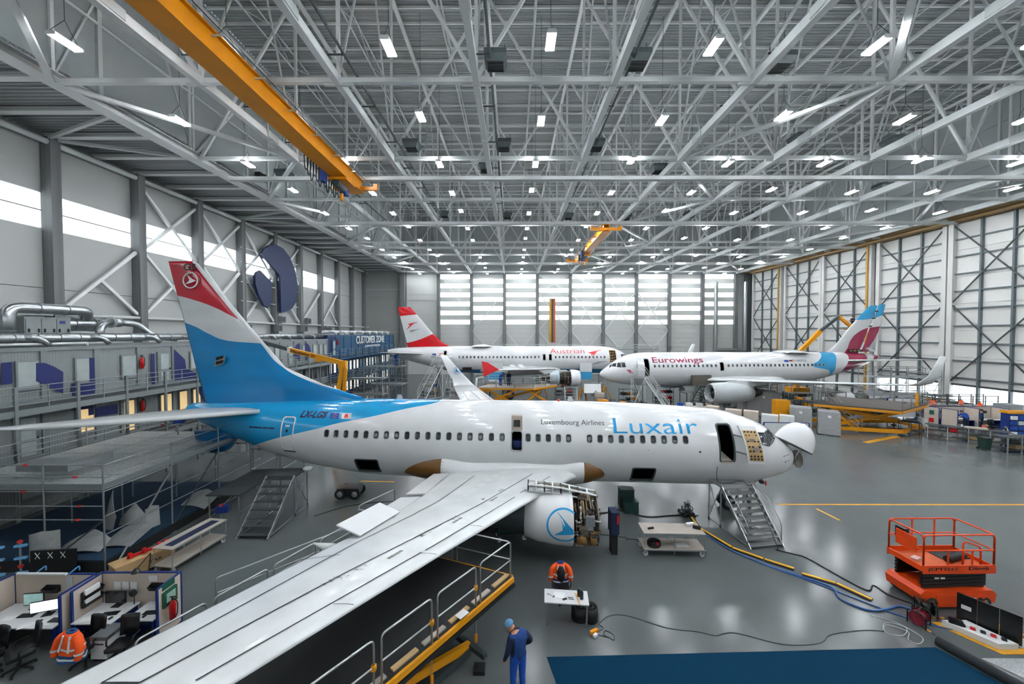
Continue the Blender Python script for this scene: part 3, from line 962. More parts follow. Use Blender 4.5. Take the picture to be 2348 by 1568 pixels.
# open service door swung forward, inner side out
dd = part('service_door', lux)
pl = [(10.72, 1.13), (11.4, 1.1), (11.46, -.35), (10.86, -.35)]
def door_pt(u, w, off): # u 0..1 forward, w 0..1 up
    x = 10.78 + .72 * u; z = -.4 + 1.55 * w
    zc, rz, ry = H1.at(10.9); y = -(ry * math.sqrt(max(0, 1 - ((z - zc) / rz) ** 2)) + .42 + .05 * u + off)
    return V((x - .12 * w + .06, y, z))
def door_panel(name, m, u0, u1, w0, w1, o0, o1, n=8):
    A = [[door_pt(u, w0 + (w1 - w0) * i / n, o) for (u, o) in ((u0, o0), (u1, o0), (u1, o1), (u0, o1))] for i in range(n + 1)]
    return MB().rings(A, smooth=False).build(name, m, dd)
door_panel('door_skin', white, 0, 1, 0, 1, 0, .13)
door_panel('door_lining', tan, .09, .92, .08, .9, .125, .15)
for w in (.86, .78, .62, .48, .36, .22, .14):
    for u in (.2, .4, .6, .8):
        p = door_pt(u, w, .15)
        if (int(w * 100) + int(u * 10)) % 3 or w < .25 or w > .8:
            rod('lightening_hole', p, p + V((0, -.012, 0)), .045 if w != .78 else .03, black, dd, 10)
p = door_pt(.55, .42, .16); rod('handle_disc', p, p + V((0, -.05, 0)), .11, alu, dd, 16)
bar('door_handle', p + V((0, -.06, 0)), p + V((.14, -.06, .32)), .04, .03, alu, dd)
p = door_pt(.45, .66, .16); box('door_gearbox', p, (.16, .06, .14), alu, dd)
for w in (.25, .72):
    bar('hinge_arm', H1.on(10.55, -.4 + 1.55 * w, .0), door_pt(0, w, .06), .06, .06, alu, dd)
# overwing hatch raised
hp = [H1.on(x, .8, .02) for x in (.02, .55)] 
A = [H1.on(.02, .8, .03), H1.on(.55, .8, .03), V((.55, -1.75, 1.5)), V((.02, -1.75, 1.5))]
hd = MB().prism(A, (0, .09, .05)).build('overwing_hatch', cream, lux)
A2 = [V((.13, -1.86, 1.0)), V((.44, -1.86, 1.0)), V((.44, -1.83, 1.32)), V((.13, -1.83, 1.32))]
MB().prism([p + V((0, .0, 0)) for p in A2], (0, .06, 0)).build('hatch_window', glass_d, hd)
box('seat_in_hatch', (.28, -1.35, .05), (.4, .3, .35), navy, lux)
# aft door outline
H1.ring('aft_door_outline', densify(rrect(-11.9, -11.15, -.5, 1.2, .15), .15), white, lux, .06, .018)
H1.patch('door_porthole', rrect(-11.6, -11.47, .45, .6, .06), black, lux)
H1.patch('door_placard', rrect(-11.66, -11.4, .72, .8, .02), white, lux)
H1.patch('door_step', [(-11.8, -.52), (-11.1, -.52), (-11.1, -.58), (-11.8, -.58)], darksteel, lux, .03)
# cabin windows
rimw = mat('window_rim', '#aeb4b6', .35, .3, .05, 5)
wx = [-9.31, -8.79] + [-8.27 + .508 * i * 1.029 for i in range(16)] + [.83 + .485 * i for i in range(5)] + [3.76 + .5 * i for i in range(10)]
for i, x in enumerate(wx):
    H1.patch('cabin_window', rrect(x - .14, x + .14, .28, .68, .1), glass_d if i % 4 else blackgloss, lux, .006, -1, rimw, .022)
# cockpit windows
def H1w(name, pts):
    poly = densify(pts, .2); H1.patch(name, poly, glass_d, lux, .015, -1, darksteel, .03)
H1w('cockpit_window', [(11.72, .3), (12.26, .12), (12.26, .68), (11.85, .74)])
H1w('cockpit_window', [(12.3, .11), (12.85, .38), (12.68, .76), (12.3, .7)])
MB().prism([H1.pt(12.72, R(62), .02), H1.pt(13.05, R(52), .02), H1.pt(13.0, R(84), .02), H1.pt(12.72, R(84), .02)], (.0, 0, .015)).build('windshield', glass_d, lux)
# writing
ltblue = mat('letter_blue', '#199fdc', .3, 0, .03, 2)
dkgrey = mat('letter_dark', '#3b4044', .4, 0, .03, 2)
ltnavy = mat('letter_navy', '#0d1e4c', .4, 0, .03, 2)
H1.text('airline_name', 'Luxair', 4.93, .73, 4.0, .64, ltblue, lux, bold=-.004, label='large sky-blue airline lettering')
H1.text('airline_subtitle', 'Luxembourg Airlines', 1.46, 1.0, 3.05, .28, dkgrey, lux, label='small grey lettering')
H1.text('registration', 'LX-LGS', -11.0, 1.16, 1.5, .31, ltnavy, lux, bold=.05, shear=.25, label='dark registration letters')
H1.text('type_lettering', 'BOEING 737-700', -13.82, .56, 1.55, .1, ltnavy, lux, bold=.05, shear=.35)
euflag = mat('flag_blue', '#17469e', .4, 0, .03, 2); star = mat('flag_star', '#e8c840', .4, 0, .03, 2); flagred = mat('flag_red', '#d5352c', .4, 0, .03, 2)
H1.patch('flag_decal', densify([(-9.3, 1.16), (-8.82, 1.16), (-8.9, 1.41), (-9.38, 1.41)], .12), euflag, lux)
for i in range(12):
    a = 2 * PI * i / 12; H1.patch('flag_star', rrect(-9.1 + .085 * math.cos(a) - .012, -9.1 + .085 * math.cos(a) + .012, 1.285 + .085 * math.sin(a) - .012, 1.285 + .085 * math.sin(a) + .012, .005, 1), star, lux, .02)
H1.patch('flag_decal', densify([(-8.68, 1.16), (-8.16, 1.16), (-8.24, 1.41), (-8.76, 1.41)], .12), white, lux)
for a, b, c, d in ((-8.55, -8.45, 1.2, 1.36), (-8.47, -8.4, 1.25, 1.38), (-8.52, -8.36, 1.27, 1.31), (-8.42, -8.35, 1.2, 1.27), (-8.56, -8.5, 1.3, 1.37)):
    H1.patch('flag_lion', rrect(a, b, c, d, .02, 1), flagred, lux, .02)
for x, z, r in ((8.9, -.05, .05), (6.5, .0, .02), (13.2, -.45, .03), (13.3, -.75, .03)):
    H1.patch('static_port', rrect(x - r, x + r, z - r, z + r, r * .9), darksteel, lux)
for z in (-.42, -.66):
    bar('pitot_probe', H1.on(13.2, z, .08), H1.on(13.5, z, .12), .03, .03, alu, lux)
# nose bulkhead, radar and raised radome
MB().lathe([(14.08, .42), (14.12, .38), (14.14, .02)], 24, 'x', (0, 0, -.72)).build('nose_bulkhead', darksteel, lux)
MB().lathe([(14.42, .44), (14.46, .43), (14.5, .02)], 24, 'x', (0, -.1, -.85)).build('radar_dish', plywood, lux)
rod('radar_mount', (14.1, 0, -.72), (14.45, -.1, -.85), .08, alu, lux)
rad = part('radome', lux)
ax = V((.46, 0, .89)).normalized(); base = V((14.22, -.05, -.15)); e1 = V((0, 1, 0)); e2 = ax.cross(e1)
def dome(k, th=0.):
    rg = []
    for i in range(12):
        t = i / 11; r = .86 * math.sqrt(max(0, 1 - t ** 1.9)) * k
        rg.append([base + ax * (1.22 * t * k) + (e1 * math.cos(2 * PI * j / 32) + e2 * math.sin(2 * PI * j / 32)) * max(r, .01) for j in range(32)])
    return rg
MB().rings(dome(1), caps=False).build('radome_shell', whitegloss, rad)
MB().rings(dome(.965), caps=False).build('radome_inside', plywood, rad)
MB().tube([base + (e1 * math.cos(2 * PI * j / 32) + e2 * math.sin(2 * PI * j / 32)) * .85 for j in range(32)], .02, 6, True).build('radome_rim', darksteel, rad)
rod('radome_strut', (14.05, -.3, -.9), base + V((.2, -.35, -.05)), .02, alu, rad)
# fin and rudder
fin_skin = livery('tricolour_tail_paint', '#1089c9', [
    ('XZ', [(-19.6, 6.4), (-18.54, 6.13), (-17.82, 5.89), (-17.0, 5.5), (-15.95, 5.13), (-14.37, 4.99), (-13.5, 4.95), (-8, 4.95)], '#dfe3e5'),
    ('XZ', [(-19.6, 7.8), (-18.95, 7.65), (-18.04, 7.43), (-16.71, 7.0), (-15.74, 6.54), (-14.86, 6.08), (-14, 5.6)], '#c3112b'),
    ('ZX', [(1.4, -6.5), (2.0, -8.0), (2.97, -11.4), (3.81, -12.95), (4.92, -13.95), (6.15, -15.12), (9.7, -18.1)], '#dfe3e5')], ripple=.8)
loft_fin('fin', [(1.2, -7.0, -17.25, .05), (1.75, -7.4, -17.4, .05), (2.04, -8.3, -17.47, .05), (2.25, -9.03, -17.52, .055), (2.7, -10.4, -17.64, .06), (3.09, -11.35, -17.75, .065), (3.66, -12.64, -17.9, .075),
    (4.9, -13.75, -18.2, .085), (6.15, -14.86, -18.52, .09), (9.4, -17.62, -19.36, .09), (9.55, -17.9, -19.4, .06)], fin_skin, lux)
def on_fin(x, z, off=.02):
    return V((x, -.03 - max(0, .28 - (z - 2) * .022) - off, z))
bar('rudder_gap', on_fin(-17.9, 9.25, .05), on_fin(-18.9, 9.25, .05), .03, .02, seam, lux)
MB().tube([on_fin(-17.92 + .42 * math.cos(a), 8.45 + .42 * math.sin(a), 0.03) for a in [2 * PI * i / 28 for i in range(28)]], .035, 6, True).build('tail_emblem_ring', white, lux)
em = [(.42 * a, .42 * b) for a, b in ((.82, -.06), (.25, .22), (-.45, .74), (-.08, .12), (-.16, -.1), (-.66, -.5), (.2, -.3))]
MB().prism([on_fin(-17.92 + a, 8.45 + b, .03) for a, b in em], (0, -.03, 0)).build('tail_emblem', white, lux)
lettering('tail_letters', 'GS', 1, blackgloss, lux, xzface(on_fin(-18.28, 9.0, .06)), .7, .38, .02, thick=.02)
MB().prism([on_fin(a, b, .02) for a, b in ((-16.5, 3.68), (-15.95, 3.85), (-15.87, 4.3), (-16.42, 4.16))], (0, -.02, 0)).build('access_panel_frame', alu, lux)
for (u, w) in ((0, .03), (.0, .27)):
    MB().prism([on_fin(a, b + w, .045) for a, b in ((-16.42, 3.74), (-15.99, 3.86), (-15.97, 4.03), (-16.4, 3.93))], (0, -.01, 0)).build('access_opening', blackgloss, lux)
# tailplanes
stab = [(.3, -13.3, -18.2, 1.3, .07), (.9, -13.5, -18.4, 1.36, .07), (1.75, -14.0, -18.65, 1.45, .07), (4.97, -16.15, -19.2, 1.72, .07), (7.05, -18.1, -19.75, 1.9, .07), (7.2, -18.6, -19.75, 1.91, .05)]
for s in (-1, 1):
    loft_wing('tailplane', stab, s, greywing, lux)
    MB().tube([(a - .02, s * r, z) for r, a, b, z, t in stab[1:5]], [.13, .12, .1, .06], 10).build('tailplane_leading_edge', steel2, lux)
# tail cone equipment door hanging below
MB().rings([[V((-16.4 + 1.15 * math.cos(t) * k, -.4 + y, .15 + 1.25 * math.sin(t) * k - .1 * y)) for t in [PI + PI * i / 10 for i in range(11)] + [0]] for y, k in ((-.35, .55), (-.2, .95), (.2, 1.0), (.4, .9))], smooth=True).build('tail_access_door', mat('dark_tail_blue', '#0d6ca8', .3, 0, .05, 1), lux)  # door painted a darker blue than the fuselage
smear_m = mat('oil_smear', '#4a4a46', .6, 0, .3, 20)
nt_ = smear_m.node_tree; nz_ = nt_.nodes.new('ShaderNodeTexNoise'); nz_.inputs['Scale'].default_value = 9; nz_.inputs['Detail'].default_value = 6
mr_ = nt_.nodes.new('ShaderNodeMapRange'); mr_.inputs['From Min'].default_value = .5; mr_.inputs['From Max'].default_value = .68; mr_.inputs['To Max'].default_value = .75
tc_ = nt_.nodes.new('ShaderNodeTexCoord'); nt_.links.new(tc_.outputs['Object'], nz_.inputs['Vector']); nt_.links.new(nz_.outputs['Fac'], mr_.inputs['Value']); nt_.links.new(mr_.outputs['Result'], nt_.nodes['Principled BSDF'].inputs['Alpha'])
# wings
wsec = [(.6, 4.4, -3.2, -1.42, .1), (1.9, 3.25, -2.95, -1.28, .11), (3.2, 2.45, -3.02, -1.14, .105), (5.4, 1.14, -3.3, -.93, .1), (7.4, .08, -3.68, -.72, .095),
        (10.2, -1.4, -4.7, -.43, .09), (14.5, -3.58, -6.2, .02, .09), (16.9, -4.8, -7.0, .28, .085)]
for s in (-1, 1):
    w = part('wing', lux)
    loft_wing('wing_box', wsec, s, greywing, w)
    wing_strip('walkway_line', wsec, [(-5.5, 14.6), (-4.98, 13.0), (-3.95, 9.9), (-2.46, 6.4), (-1.6, 3.0)], .035, seam, w, s)
    wing_strip('walkway_line', wsec, [(-5.5, 14.6), (-4.87, 14.6)], .035, seam, w, s)
    wing_strip('walkway_line', wsec, [(-4.87, 14.6), (-4.4, 13.6), (-3.25, 11.25), (-.79, 6.7), (1.05, 2.95)], .04, seam, w, s)
    for a, b in (((1.85, 3.1), (.6, 5.3)), ((.42, 5.75), (-1.75, 10.1)), ((-1.82, 10.2), (-4.05, 14.5))):
        wing_strip('slat_gap', wsec, [a, b], .03, seam, w, s)
    wing_strip('aileron_gap', wsec, [(-4.9, 10.6), (-3.95, 10.4)], .025, seam, w, s)
    for r in (8.3, 10.15, 12.4):
        a = sec_at(wsec, r)[1]
        wing_strip('slat_joint', wsec, [(a - .06, r), (a - .45, r + .1)], .015, seam, w, s)
    for i in range(7):
        x, r = -.3 - .42 * i * .5 + .6, 3.0 + .62 * i
        if i < 6: wing_strip('fuel_panel', wsec, [(x - .9, r), (x - .95, r + .34)], .26, mat('wing_patch', '#b4b9ba', .35, 0, .05, 3), w, s, .008, 3)
    for x, r in ((-.25, 5.9), (-1.2, 7.9), (-2.35, 10.2)):
        wing_strip('oil_stain', wsec, [(x, r), (x - .2, r + .45)], .1, mat('oil_stain', '#8b8c88', .5, 0, .4, 14), w, s, .013, 4)
    for x, r, l in ((-.62, 5.9, .5), (-1.9, 8.9, .6), (-2.95, 11.0, .8), (-3.35, 11.5, .5), (-1.35, 7.8, .5), (-.1, 5.0, .4)):
        wing_strip('oil_smear', wsec, [(x, r), (x - .42 * l, r + .8 * l)], .16, smear_m, w, s, .016, 6)
    # raised spoiler and open flap parts
    A = [wing_top(wsec, r, x, s, .03) for x, r in ((-3.5, 7.3), (-3.95, 9.3))]
    up = V((-.72, 0, .3))
    MB().prism([A[0], A[1], A[1] + up, A[0] + up], (.02, 0, .035)).build('raised_spoiler', whitegloss, w)
    for r0, r1 in ((2.2, 5.2), (5.6, 7.1)):
        xa, xb = sec_at(wsec, r0)[2], sec_at(wsec, r1)[2]; za, zb = sec_at(wsec, r0)[3], sec_at(wsec, r1)[3]
        MB().prism([(xa + .05, s * r0, za), (xb + .05, s * r1, zb), (xb - .75, s * r1, zb - .06), (xa - .75, s * r0, za - .06)], (0, 0, .05)).build('flap', whitegloss, w)
    for r in (3.6, 6.6, 9.4):
        a = sec_at(wsec, r); 
        MB().tube([(a[2] + 1.5, s * r, a[3] - .3), (a[2] + .6, s * r, a[3] - .36), (a[2] - .4, s * r, a[3] - .25), (a[2] - .9, s * r, a[3] - .12)], [.04, .17, .14, .02], 10).build('flap_track_fairing', greywing, w)
    # blended winglet
    wl = [(-4.8, -7.0, 16.9, .28, .085), (-5.1, -7.1, 17.25, .42, .085), (-5.6, -7.25, 17.5, .85, .085), (-6.3, -7.7, 17.62, 1.5, .085), (-7.95, -8.55, 17.85, 3.3, .07)]
    rg = []
    nrm = [V((0, 0, 1)), V((0, -s * .5, .87)), V((0, -s * .87, .5)), V((0, -s * .98, .15)), V((0, -s, .1))]
    for (a, b, r, z, t), nn in zip(wl, nrm):
        c = a - b; rg.append([V((a - k * c, s * r, z)) + nn * (y * t * c) for k, y in FOIL])
    MB().rings(rg).build('winglet', whitegloss, w)
    side_ = -s   # emblem on the inboard face
    cc = V((-6.75, s * 17.62 - s * .08, 1.75))
    MB().tube([cc + V((.36 * math.cos(a), -s * .03, .36 * math.sin(a))) for a in [2 * PI * i / 24 for i in range(24)]], .02, 5, True).build('winglet_emblem_ring', ltblue, w)
    MB().prism([cc + V((a, -s * .03, b)) for a, b in ((-.22, -.18), (.25, -.1), (.02, .0), (-.05, .28))], (0, -s * .02, 0)).build('winglet_emblem', ltblue, w)
# wing-body fairing with bare bronze ends
FA = Hull([(5.1, -1.3, .1, .2), (4.7, -1.2, .55, 1.4), (3.9, -1.12, .92, 1.98), (3.4, -1.12, 1.02, 2.1), (2.4, -1.3, .95, 2.15), (0, -1.35, 1.02, 2.25), (-2, -1.35, .98, 2.2), (-3.4, -1.12, 1.05, 2.12), (-4.6, -1.2, .85, 1.9), (-5.6, -1.4, .5, 1.3), (-6.2, -1.6, .1, .4)])
fm = livery('fairing_paint', '#e2e5e6', [('ZX', [(-4, 3.5), (-1, 3.5), (2, 3.5)], '#6a4512'), ('ZX', [(-4, -3.4), (-1, -3.4), (2, -3.4)], '#6a4512', 1)], .3, coat=.2)
FA.mesh('wing_root_fairing', fm, lux, step=.25, nth=40)
for i in range(6):
    p = FA.on(-3.32, -.75 - i * .12, .02); rod('fairing_fastener', p, p + V((0, -.03, 0)), .03, alu, lux, 6)
wsl = sec_at(wsec, 2.0)
# engines
for s in (-1, 1):
    e = part('engine', lux); y = s * 4.83; zc = -1.86
    prof = [(.75, .70), (.78, .76), (1.3, .93), (1.9, 1.02), (2.5, 1.06), (2.64, 1.05), (2.64, .98), (1.9, .95), (1.3, .86), (.8, .70)]
    MB().lathe(prof, 36, 'x', (0, y, zc)).build('fan_cowl', whitegloss, e)
    engine_core(e, 2.45, 3.62, y, zc, .98, 11 if s < 0 else 12, 120)
    box('engine_control_unit', (3.25, y + s * .93, zc + .25), (.34, .16, .5), alu, e)
    MB().lathe([(2.75, .15), (2.78, .26), (3.1, .26), (3.13, .15)], 16, 'x', (0, y + s * .72, zc - .42)).build('gearbox_unit', enginebrass, e)
    MB().lathe([(3.25, .15), (3.28, .25), (3.5, .25), (3.53, .15)], 16, 'x', (0, y + s * .74, zc - .42)).build('gearbox_unit', enginebrass, e)
    MB().lathe([(-.6, .5), (.2, .62), (.8, .72)], 28, 'x', (0, y, zc + .05)).build('exhaust_duct', darksteel, e)
    # pylon with exposed frames
    for x0, x1, z0, z1 in ((.9, 2.2, -.62, -.72), (2.2, 3.6, -.72, -1.0)):
        for dy in (-.22, .22):
            rod('pylon_beam', (x0, y + dy, z0 + .12), (x1, y + dy, z1 + .12), .04, steel, e, 6)
            rod('pylon_beam', (x0, y + dy, z0 - .12), (x1, y + dy, z1 - .12), .035, steel2, e, 6)
        for i in range(5):
            t = i / 4; x = x0 + (x1 - x0) * t; z = z0 + (z1 - z0) * t
            box('pylon_frame', (x, y, z), (.05, .5, .3), steel if i % 2 else enginedark, e)
    for i in range(9):
        rnd = random.Random(i + 40); dy = rnd.uniform(-.2, .2)
        MB().tube(smooth_path([(.9 + .1 * i, y + dy, -.62), (1.6 + .1 * i, y + dy * .5, -.6 + rnd.uniform(-.1, .1)), (2.5, y - dy, -.75), (3.5, y + dy, -.95 + rnd.uniform(-.1, .1))], 4), .022, 5).build('pylon_pipe', rnd.choice((alu, enginemetal, enginedark)), e)
    MB().prism([(-.5, y - .18, -.9), (.95, y - .18, -.75), (1.2, y - .18, -1.0), (.8, y - .18, -1.35), (-.4, y - .18, -1.3)], (0, .36, 0)).build('pylon_fairing', greywing, e)
    # emblem on the outer cowl face
    def cow(x, a, off=.012):
        r_ = np.interp(x, [.78, 1.3, 1.9, 2.5, 2.64], [.76, .93, 1.02, 1.06, 1.05]) + off
        return V((x, y + s * r_ * math.cos(a), zc + r_ * math.sin(a)))
    n = 40; ring_o, ring_i = [], []
    for i in range(n + 1):
        t = R(48) + R(360 - 96) * i / n
        ring_o.append(cow(2.25 + .64 * math.cos(t), .14 + .62 * math.sin(t))); ring_i.append(cow(2.25 + .57 * math.cos(t), .14 + .55 * math.sin(t)))
    ro = [p for p in ring_o]; k = n + 1
    MB().add(ring_o + ring_i, [(i, i + 1, k + i + 1, k + i) for i in range(n)], True).build('cowl_emblem_ring', ltblue, e)
    tri = densify([(2.62, .02), (2.36, .26), (2.02, .62), (2.2, .24), (2.22, -.02), (1.88, -.22), (2.62, -.14)], .12)
    mb = MB(); q = [cow(a, b) for a, b in tri]; mb.add(q + [cow(2.33, .05)], [(i, (i + 1) % len(q), len(q)) for i in range(len(q))], True)
    mb.build('cowl_emblem', ltblue, e)
gear('main_gear', -1.3, -2.86, -1.3, -2.9, .56, lux); gear('main_gear', -1.3, 2.86, -1.3, -2.9, .56, lux)
gear('nose_gear', 11.0, 0, -1.6, -3.12, .34, lux, .2)
MB().prism([(10.9, -.5, -1.95), (12.2, -.5, -1.95), (12.1, -.55, -2.5), (10.9, -.55, -2.5)], (0, .04, 0)).build('nose_gear_door', whitegloss, lux)
box('belly_sensor', (12.2, -.95, -1.72), (.14, .2, .16), black, lux); box('sensor_flag', (12.38, -.98, -1.78), (.06, .05, .2), red, lux)
rod('beacon', (2.4, 0, 1.9), (2.4, 0, 2.02), .06, red, lux)
for x in (-6, 3.2):
    MB().prism([(x, -.02, 1.9), (x - .35, -.02, 1.9), (x - .3, -.02, 2.2), (x - .12, -.02, 2.2)], (0, .04, 0)).build('antenna_blade', whitegloss, lux)
# ------------------------------------------------------------------ the two airliners behind
AR = [(x, a, b, b * .98) for x, a, b in ((18.1, -.62, .06), (17.8, -.6, .38), (17.3, -.56, .72), (16.6, -.44, 1.1), (15.8, -.26, 1.44), (15.0, -.13, 1.7), (14, -.05, 1.88), (12.8, 0, 1.97), (11, 0, 1.99), (0, 0, 1.99), (-5.5, 0, 1.99),
      (-8, .08, 1.9), (-10.5, .3, 1.65), (-13, .6, 1.3), (-15.5, .9, .9), (-17.2, 1.12, .55), (-18.2, 1.25, .22))]
H2 = Hull(AR)
aw = [(.6, 6.8, -.4, -1.35, .11), (2.0, 5.9, -.6, -1.2, .11), (6.2, 3.6, -.9, -.82, .1), (11, 1.1, -1.95, -.4, .09), (16.6, -1.9, -3.5, .12, .09)]
astab = [(.3, -12.3, -16.4, .85, .09), (1.0, -12.7, -16.5, .9, .09), (6.1, -16.0, -17.6, 1.35, .08), (6.22, -16.4, -17.6, 1.36, .05)]
def airbus(root, side, skin, finskin, holes, windows, winz=(.3, .66), wing_m=greywing):
    H2.mesh('fuselage', skin, root, holes, side, .4, 52)
    for x in windows:
        H2.patch('cabin_window', rrect(x - .13, x + .13, winz[0], winz[1], .1, 3), glass_d, root, .008, side, rimw, .025)
    for pts in ([(15.35, .35), (15.75, .3), (15.75, .82), (15.4, .88)], [(15.8, .3), (16.3, .32), (16.1, .78), (15.8, .82)], [(16.35, .35), (16.75, .36), (16.5, .68), (16.18, .76)]):
        for sd in (-1, 1):
            H2.patch('cockpit_window', densify(pts, .25), glass_d, root, .012, sd, darksteel, .03)
    H2.patch('windshield', densify([(16.8, .35), (17.1, .1), (16.9, .42), (16.55, .66)], .2), glass_d, root, .012, side)
    for s in (-1, 1):
        loft_wing('tailplane', astab, s, greywing, root)
    FB = Hull([(7.6, -1.3, .1, .2), (6.6, -1.3, .55, 1.6), (4, -1.35, .85, 2.15), (0, -1.4, .95, 2.25), (-3.5, -1.35, .8, 2.0), (-6, -1.4, .15, .5)])
    FB.mesh('wing_root_fairing', whitegloss, root, step=.5, nth=30)
# -- Austrian: red and white tail, nose to the right
aus = thing('airliner', 'white airliner with red and white tail and blue belly at the far end', 'airplane', (0, 54.7, 5.15), R(1))
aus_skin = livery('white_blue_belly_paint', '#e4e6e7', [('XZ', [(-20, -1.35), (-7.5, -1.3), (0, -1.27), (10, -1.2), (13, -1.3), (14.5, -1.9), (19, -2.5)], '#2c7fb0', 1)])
aus_fin = livery('red_white_tail_paint', '#d8141f', [
    ('XZ', [(-17.5, 2.1), (-15.48, 2.45), (-13.62, 2.94), (-11.67, 3.75), (-9, 4.8)], '#e2e5e6'),
    ('XZ', [(-17.5, 6.2), (-16.5, 6.33), (-14.0, 6.58), (-9, 7)], '#d8141f')])
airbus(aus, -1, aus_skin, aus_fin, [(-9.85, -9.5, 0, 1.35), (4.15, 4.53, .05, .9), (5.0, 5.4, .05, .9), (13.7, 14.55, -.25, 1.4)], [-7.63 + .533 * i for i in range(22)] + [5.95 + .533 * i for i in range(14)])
for a in ((4.1, 4.58, 0, .95), (4.95, 5.45, 0, .95), (13.6, 14.65, -.3, 1.45), (-9.95, -9.4, -.05, 1.4)):
    H2.ring('door_frame', densify(rrect(*a, .12), .2), tan if a[0] > 10 else alu, aus, .07)
for i in range(4):
    bar('doorway_bracing', H2.on(13.75, -.1 + .4 * i, -.05), H2.on(14.5, .1 + .35 * i, -.05), .05, .05, tan, aus)
for i in range(3):
    bar('doorway_bracing', H2.on(13.9 + .25 * i, -.2, -.04), H2.on(13.9 + .22 * i, 1.3, -.04), .05, .05, tan, aus)
A = [H2.on(-9.3, z, .16) for z in (0, .45, .9, 1.35)]; B = [H2.on(-8.6, z, .18) for z in (0, .45, .9, 1.35)]
MB().add(A + B, [(i, i + 1, 5 + i, 4 + i) for i in range(3)]).build('swung_door', whitegloss, aus)
loft_fin('fin', [(1.3, -8.6, -15.2, .06), (1.96, -9.26, -15.35, .06), (2.45, -10.23, -15.5, .07), (3.75, -11.67, -15.82, .085), (6.58, -14.0, -16.52, .09), (7.6, -14.93, -16.76, .08), (7.65, -15.1, -16.76, .05)], aus_fin, aus)
ausred = mat('letter_red', '#e0232b', .35, 0, .04, 2); ausgrey = mat('chevron_grey', '#9aa0a2', .4, 0, .04, 2)
def chev(x, z, k, f, m, nm):   # swoosh pointing forward
    P = [(-1.0, -.75), (-.35, .1), (-.75, .25), (1.0, .6), (.2, .3), (-.1, .05)]
    poly = densify([(x + a * k, z + b * k) for a, b in P], .35)
    q = [f(a, b) for a, b in poly]; c = f(x - .12 * k, z + .18 * k)
    MB().add(q + [c], [(i, (i + 1) % len(q), len(q)) for i in range(len(q))]).build(nm, m, aus)
H_on = lambda a, b: H2.on(a, b, .02)
chev(11.6, .75, 1.4, H_on, ausred, 'chevron')
Pg = densify([(11.0, -.55), (11.4, -.35), (12.0, -.15), (13.4, -.1), (12.3, -.32), (11.6, -.5)], .3); q = [H2.on(a, b, .02) for a, b in Pg]
MB().add(q + [H2.on(11.9, -.28, .02)], [(i, (i + 1) % len(q), len(q)) for i in range(len(q))]).build('chevron_shadow', ausgrey, aus)
chev(-14.6, 4.95, .95, lambda a, b: V((a, -.24, b)), ausred, 'tail_chevron')
MB().prism([(-15.1, -.2, 3.9), (-14.8, -.2, 4.15), (-15.2, -.2, 4.25), (-13.5, -.2, 4.5), (-14.3, -.2, 4.2)], (0, -.03, 0)).build('tail_chevron_shadow', ausgrey, aus)
H2.text('airline_name', 'Austrian', 5.18, .98, 4.9, .66, ausred, aus, bold=-.01, label='red airline lettering')
H2.text('registration', 'OE-L', -11.65, .32, 1.2, .3, dkgrey, aus, bold=.01)
H2.patch('flag_decal', densify([(-11.5, .72), (-10.95, .72), (-10.95, .98), (-11.5, .98)], .2), euflag, aus)
for i, m_ in enumerate((flagred, white, flagred)):
    H2.patch('flag_decal', densify([(-10.55, .9 - .1 * i), (-9.98, .9 - .1 * i), (-9.98, 1.0 - .1 * i), (-10.55, 1.0 - .1 * i)], .2), m_, aus)
for s in (-1, 1):
    w = part('wing', aus)
    loft_wing('wing_box', aw, s, greywing, w)
    c = V((-2.6, s * 16.7, .15))
    MB().prism([c + V(p) for p in ((.9, 0, 0), (-.3, 0, .75), (-.9, 0, .85), (-.75, 0, 0), (-.7, 0, -.75), (-.25, 0, -.5))], (0, s * .05, 0)).build('wingtip_fence', ausred, w)
    for x0 in (2.2, 3.2):
        A = [wing_top(aw, r, x, s, .02) for x, r in ((x0 - 1.8, 5.5 + x0), (x0 - 2.4, 7.5 + x0))]
        MB().prism([A[0], A[1], A[1] + V((-.5, 0, .4)), A[0] + V((-.5, 0, .4))], (.02, 0, .04)).build('raised_spoiler', whitegloss, w)
    e = part('engine', aus); y = s * 5.75; zc = -2.0
    MB().lathe([(8.5, .78), (8.62, .86), (8.5, .98), (8.0, 1.08), (7.35, 1.1), (7.35, 1.02), (8.3, .78)], 30, 'x', (0, y, zc)).build('inlet_cowl', whitegloss, e)
    engine_core(e, 5.7, 7.4, y, zc, .92, 31 if s < 0 else 32, 40)
    MB().lathe([(4.6, .6), (4.7, .8), (5.3, 1.0), (5.85, 1.04)], 30, 'x', (0, y, zc)).build('rear_cowl', mat('pale_blue_cowl', '#b7c8cf', .3, .2, .05, 2), e)
    MB().lathe([(3.6, .35), (4.2, .52), (4.75, .7)], 24, 'x', (0, y, zc)).build('exhaust_cone', enginedark, e)
    MB().prism([(3.2, y - .2, -1.0), (6.8, y - .2, -.95), (7.2, y - .2, -1.15), (4.0, y - .2, -1.5)], (0, .4, 0)).build('pylon', greywing, e)
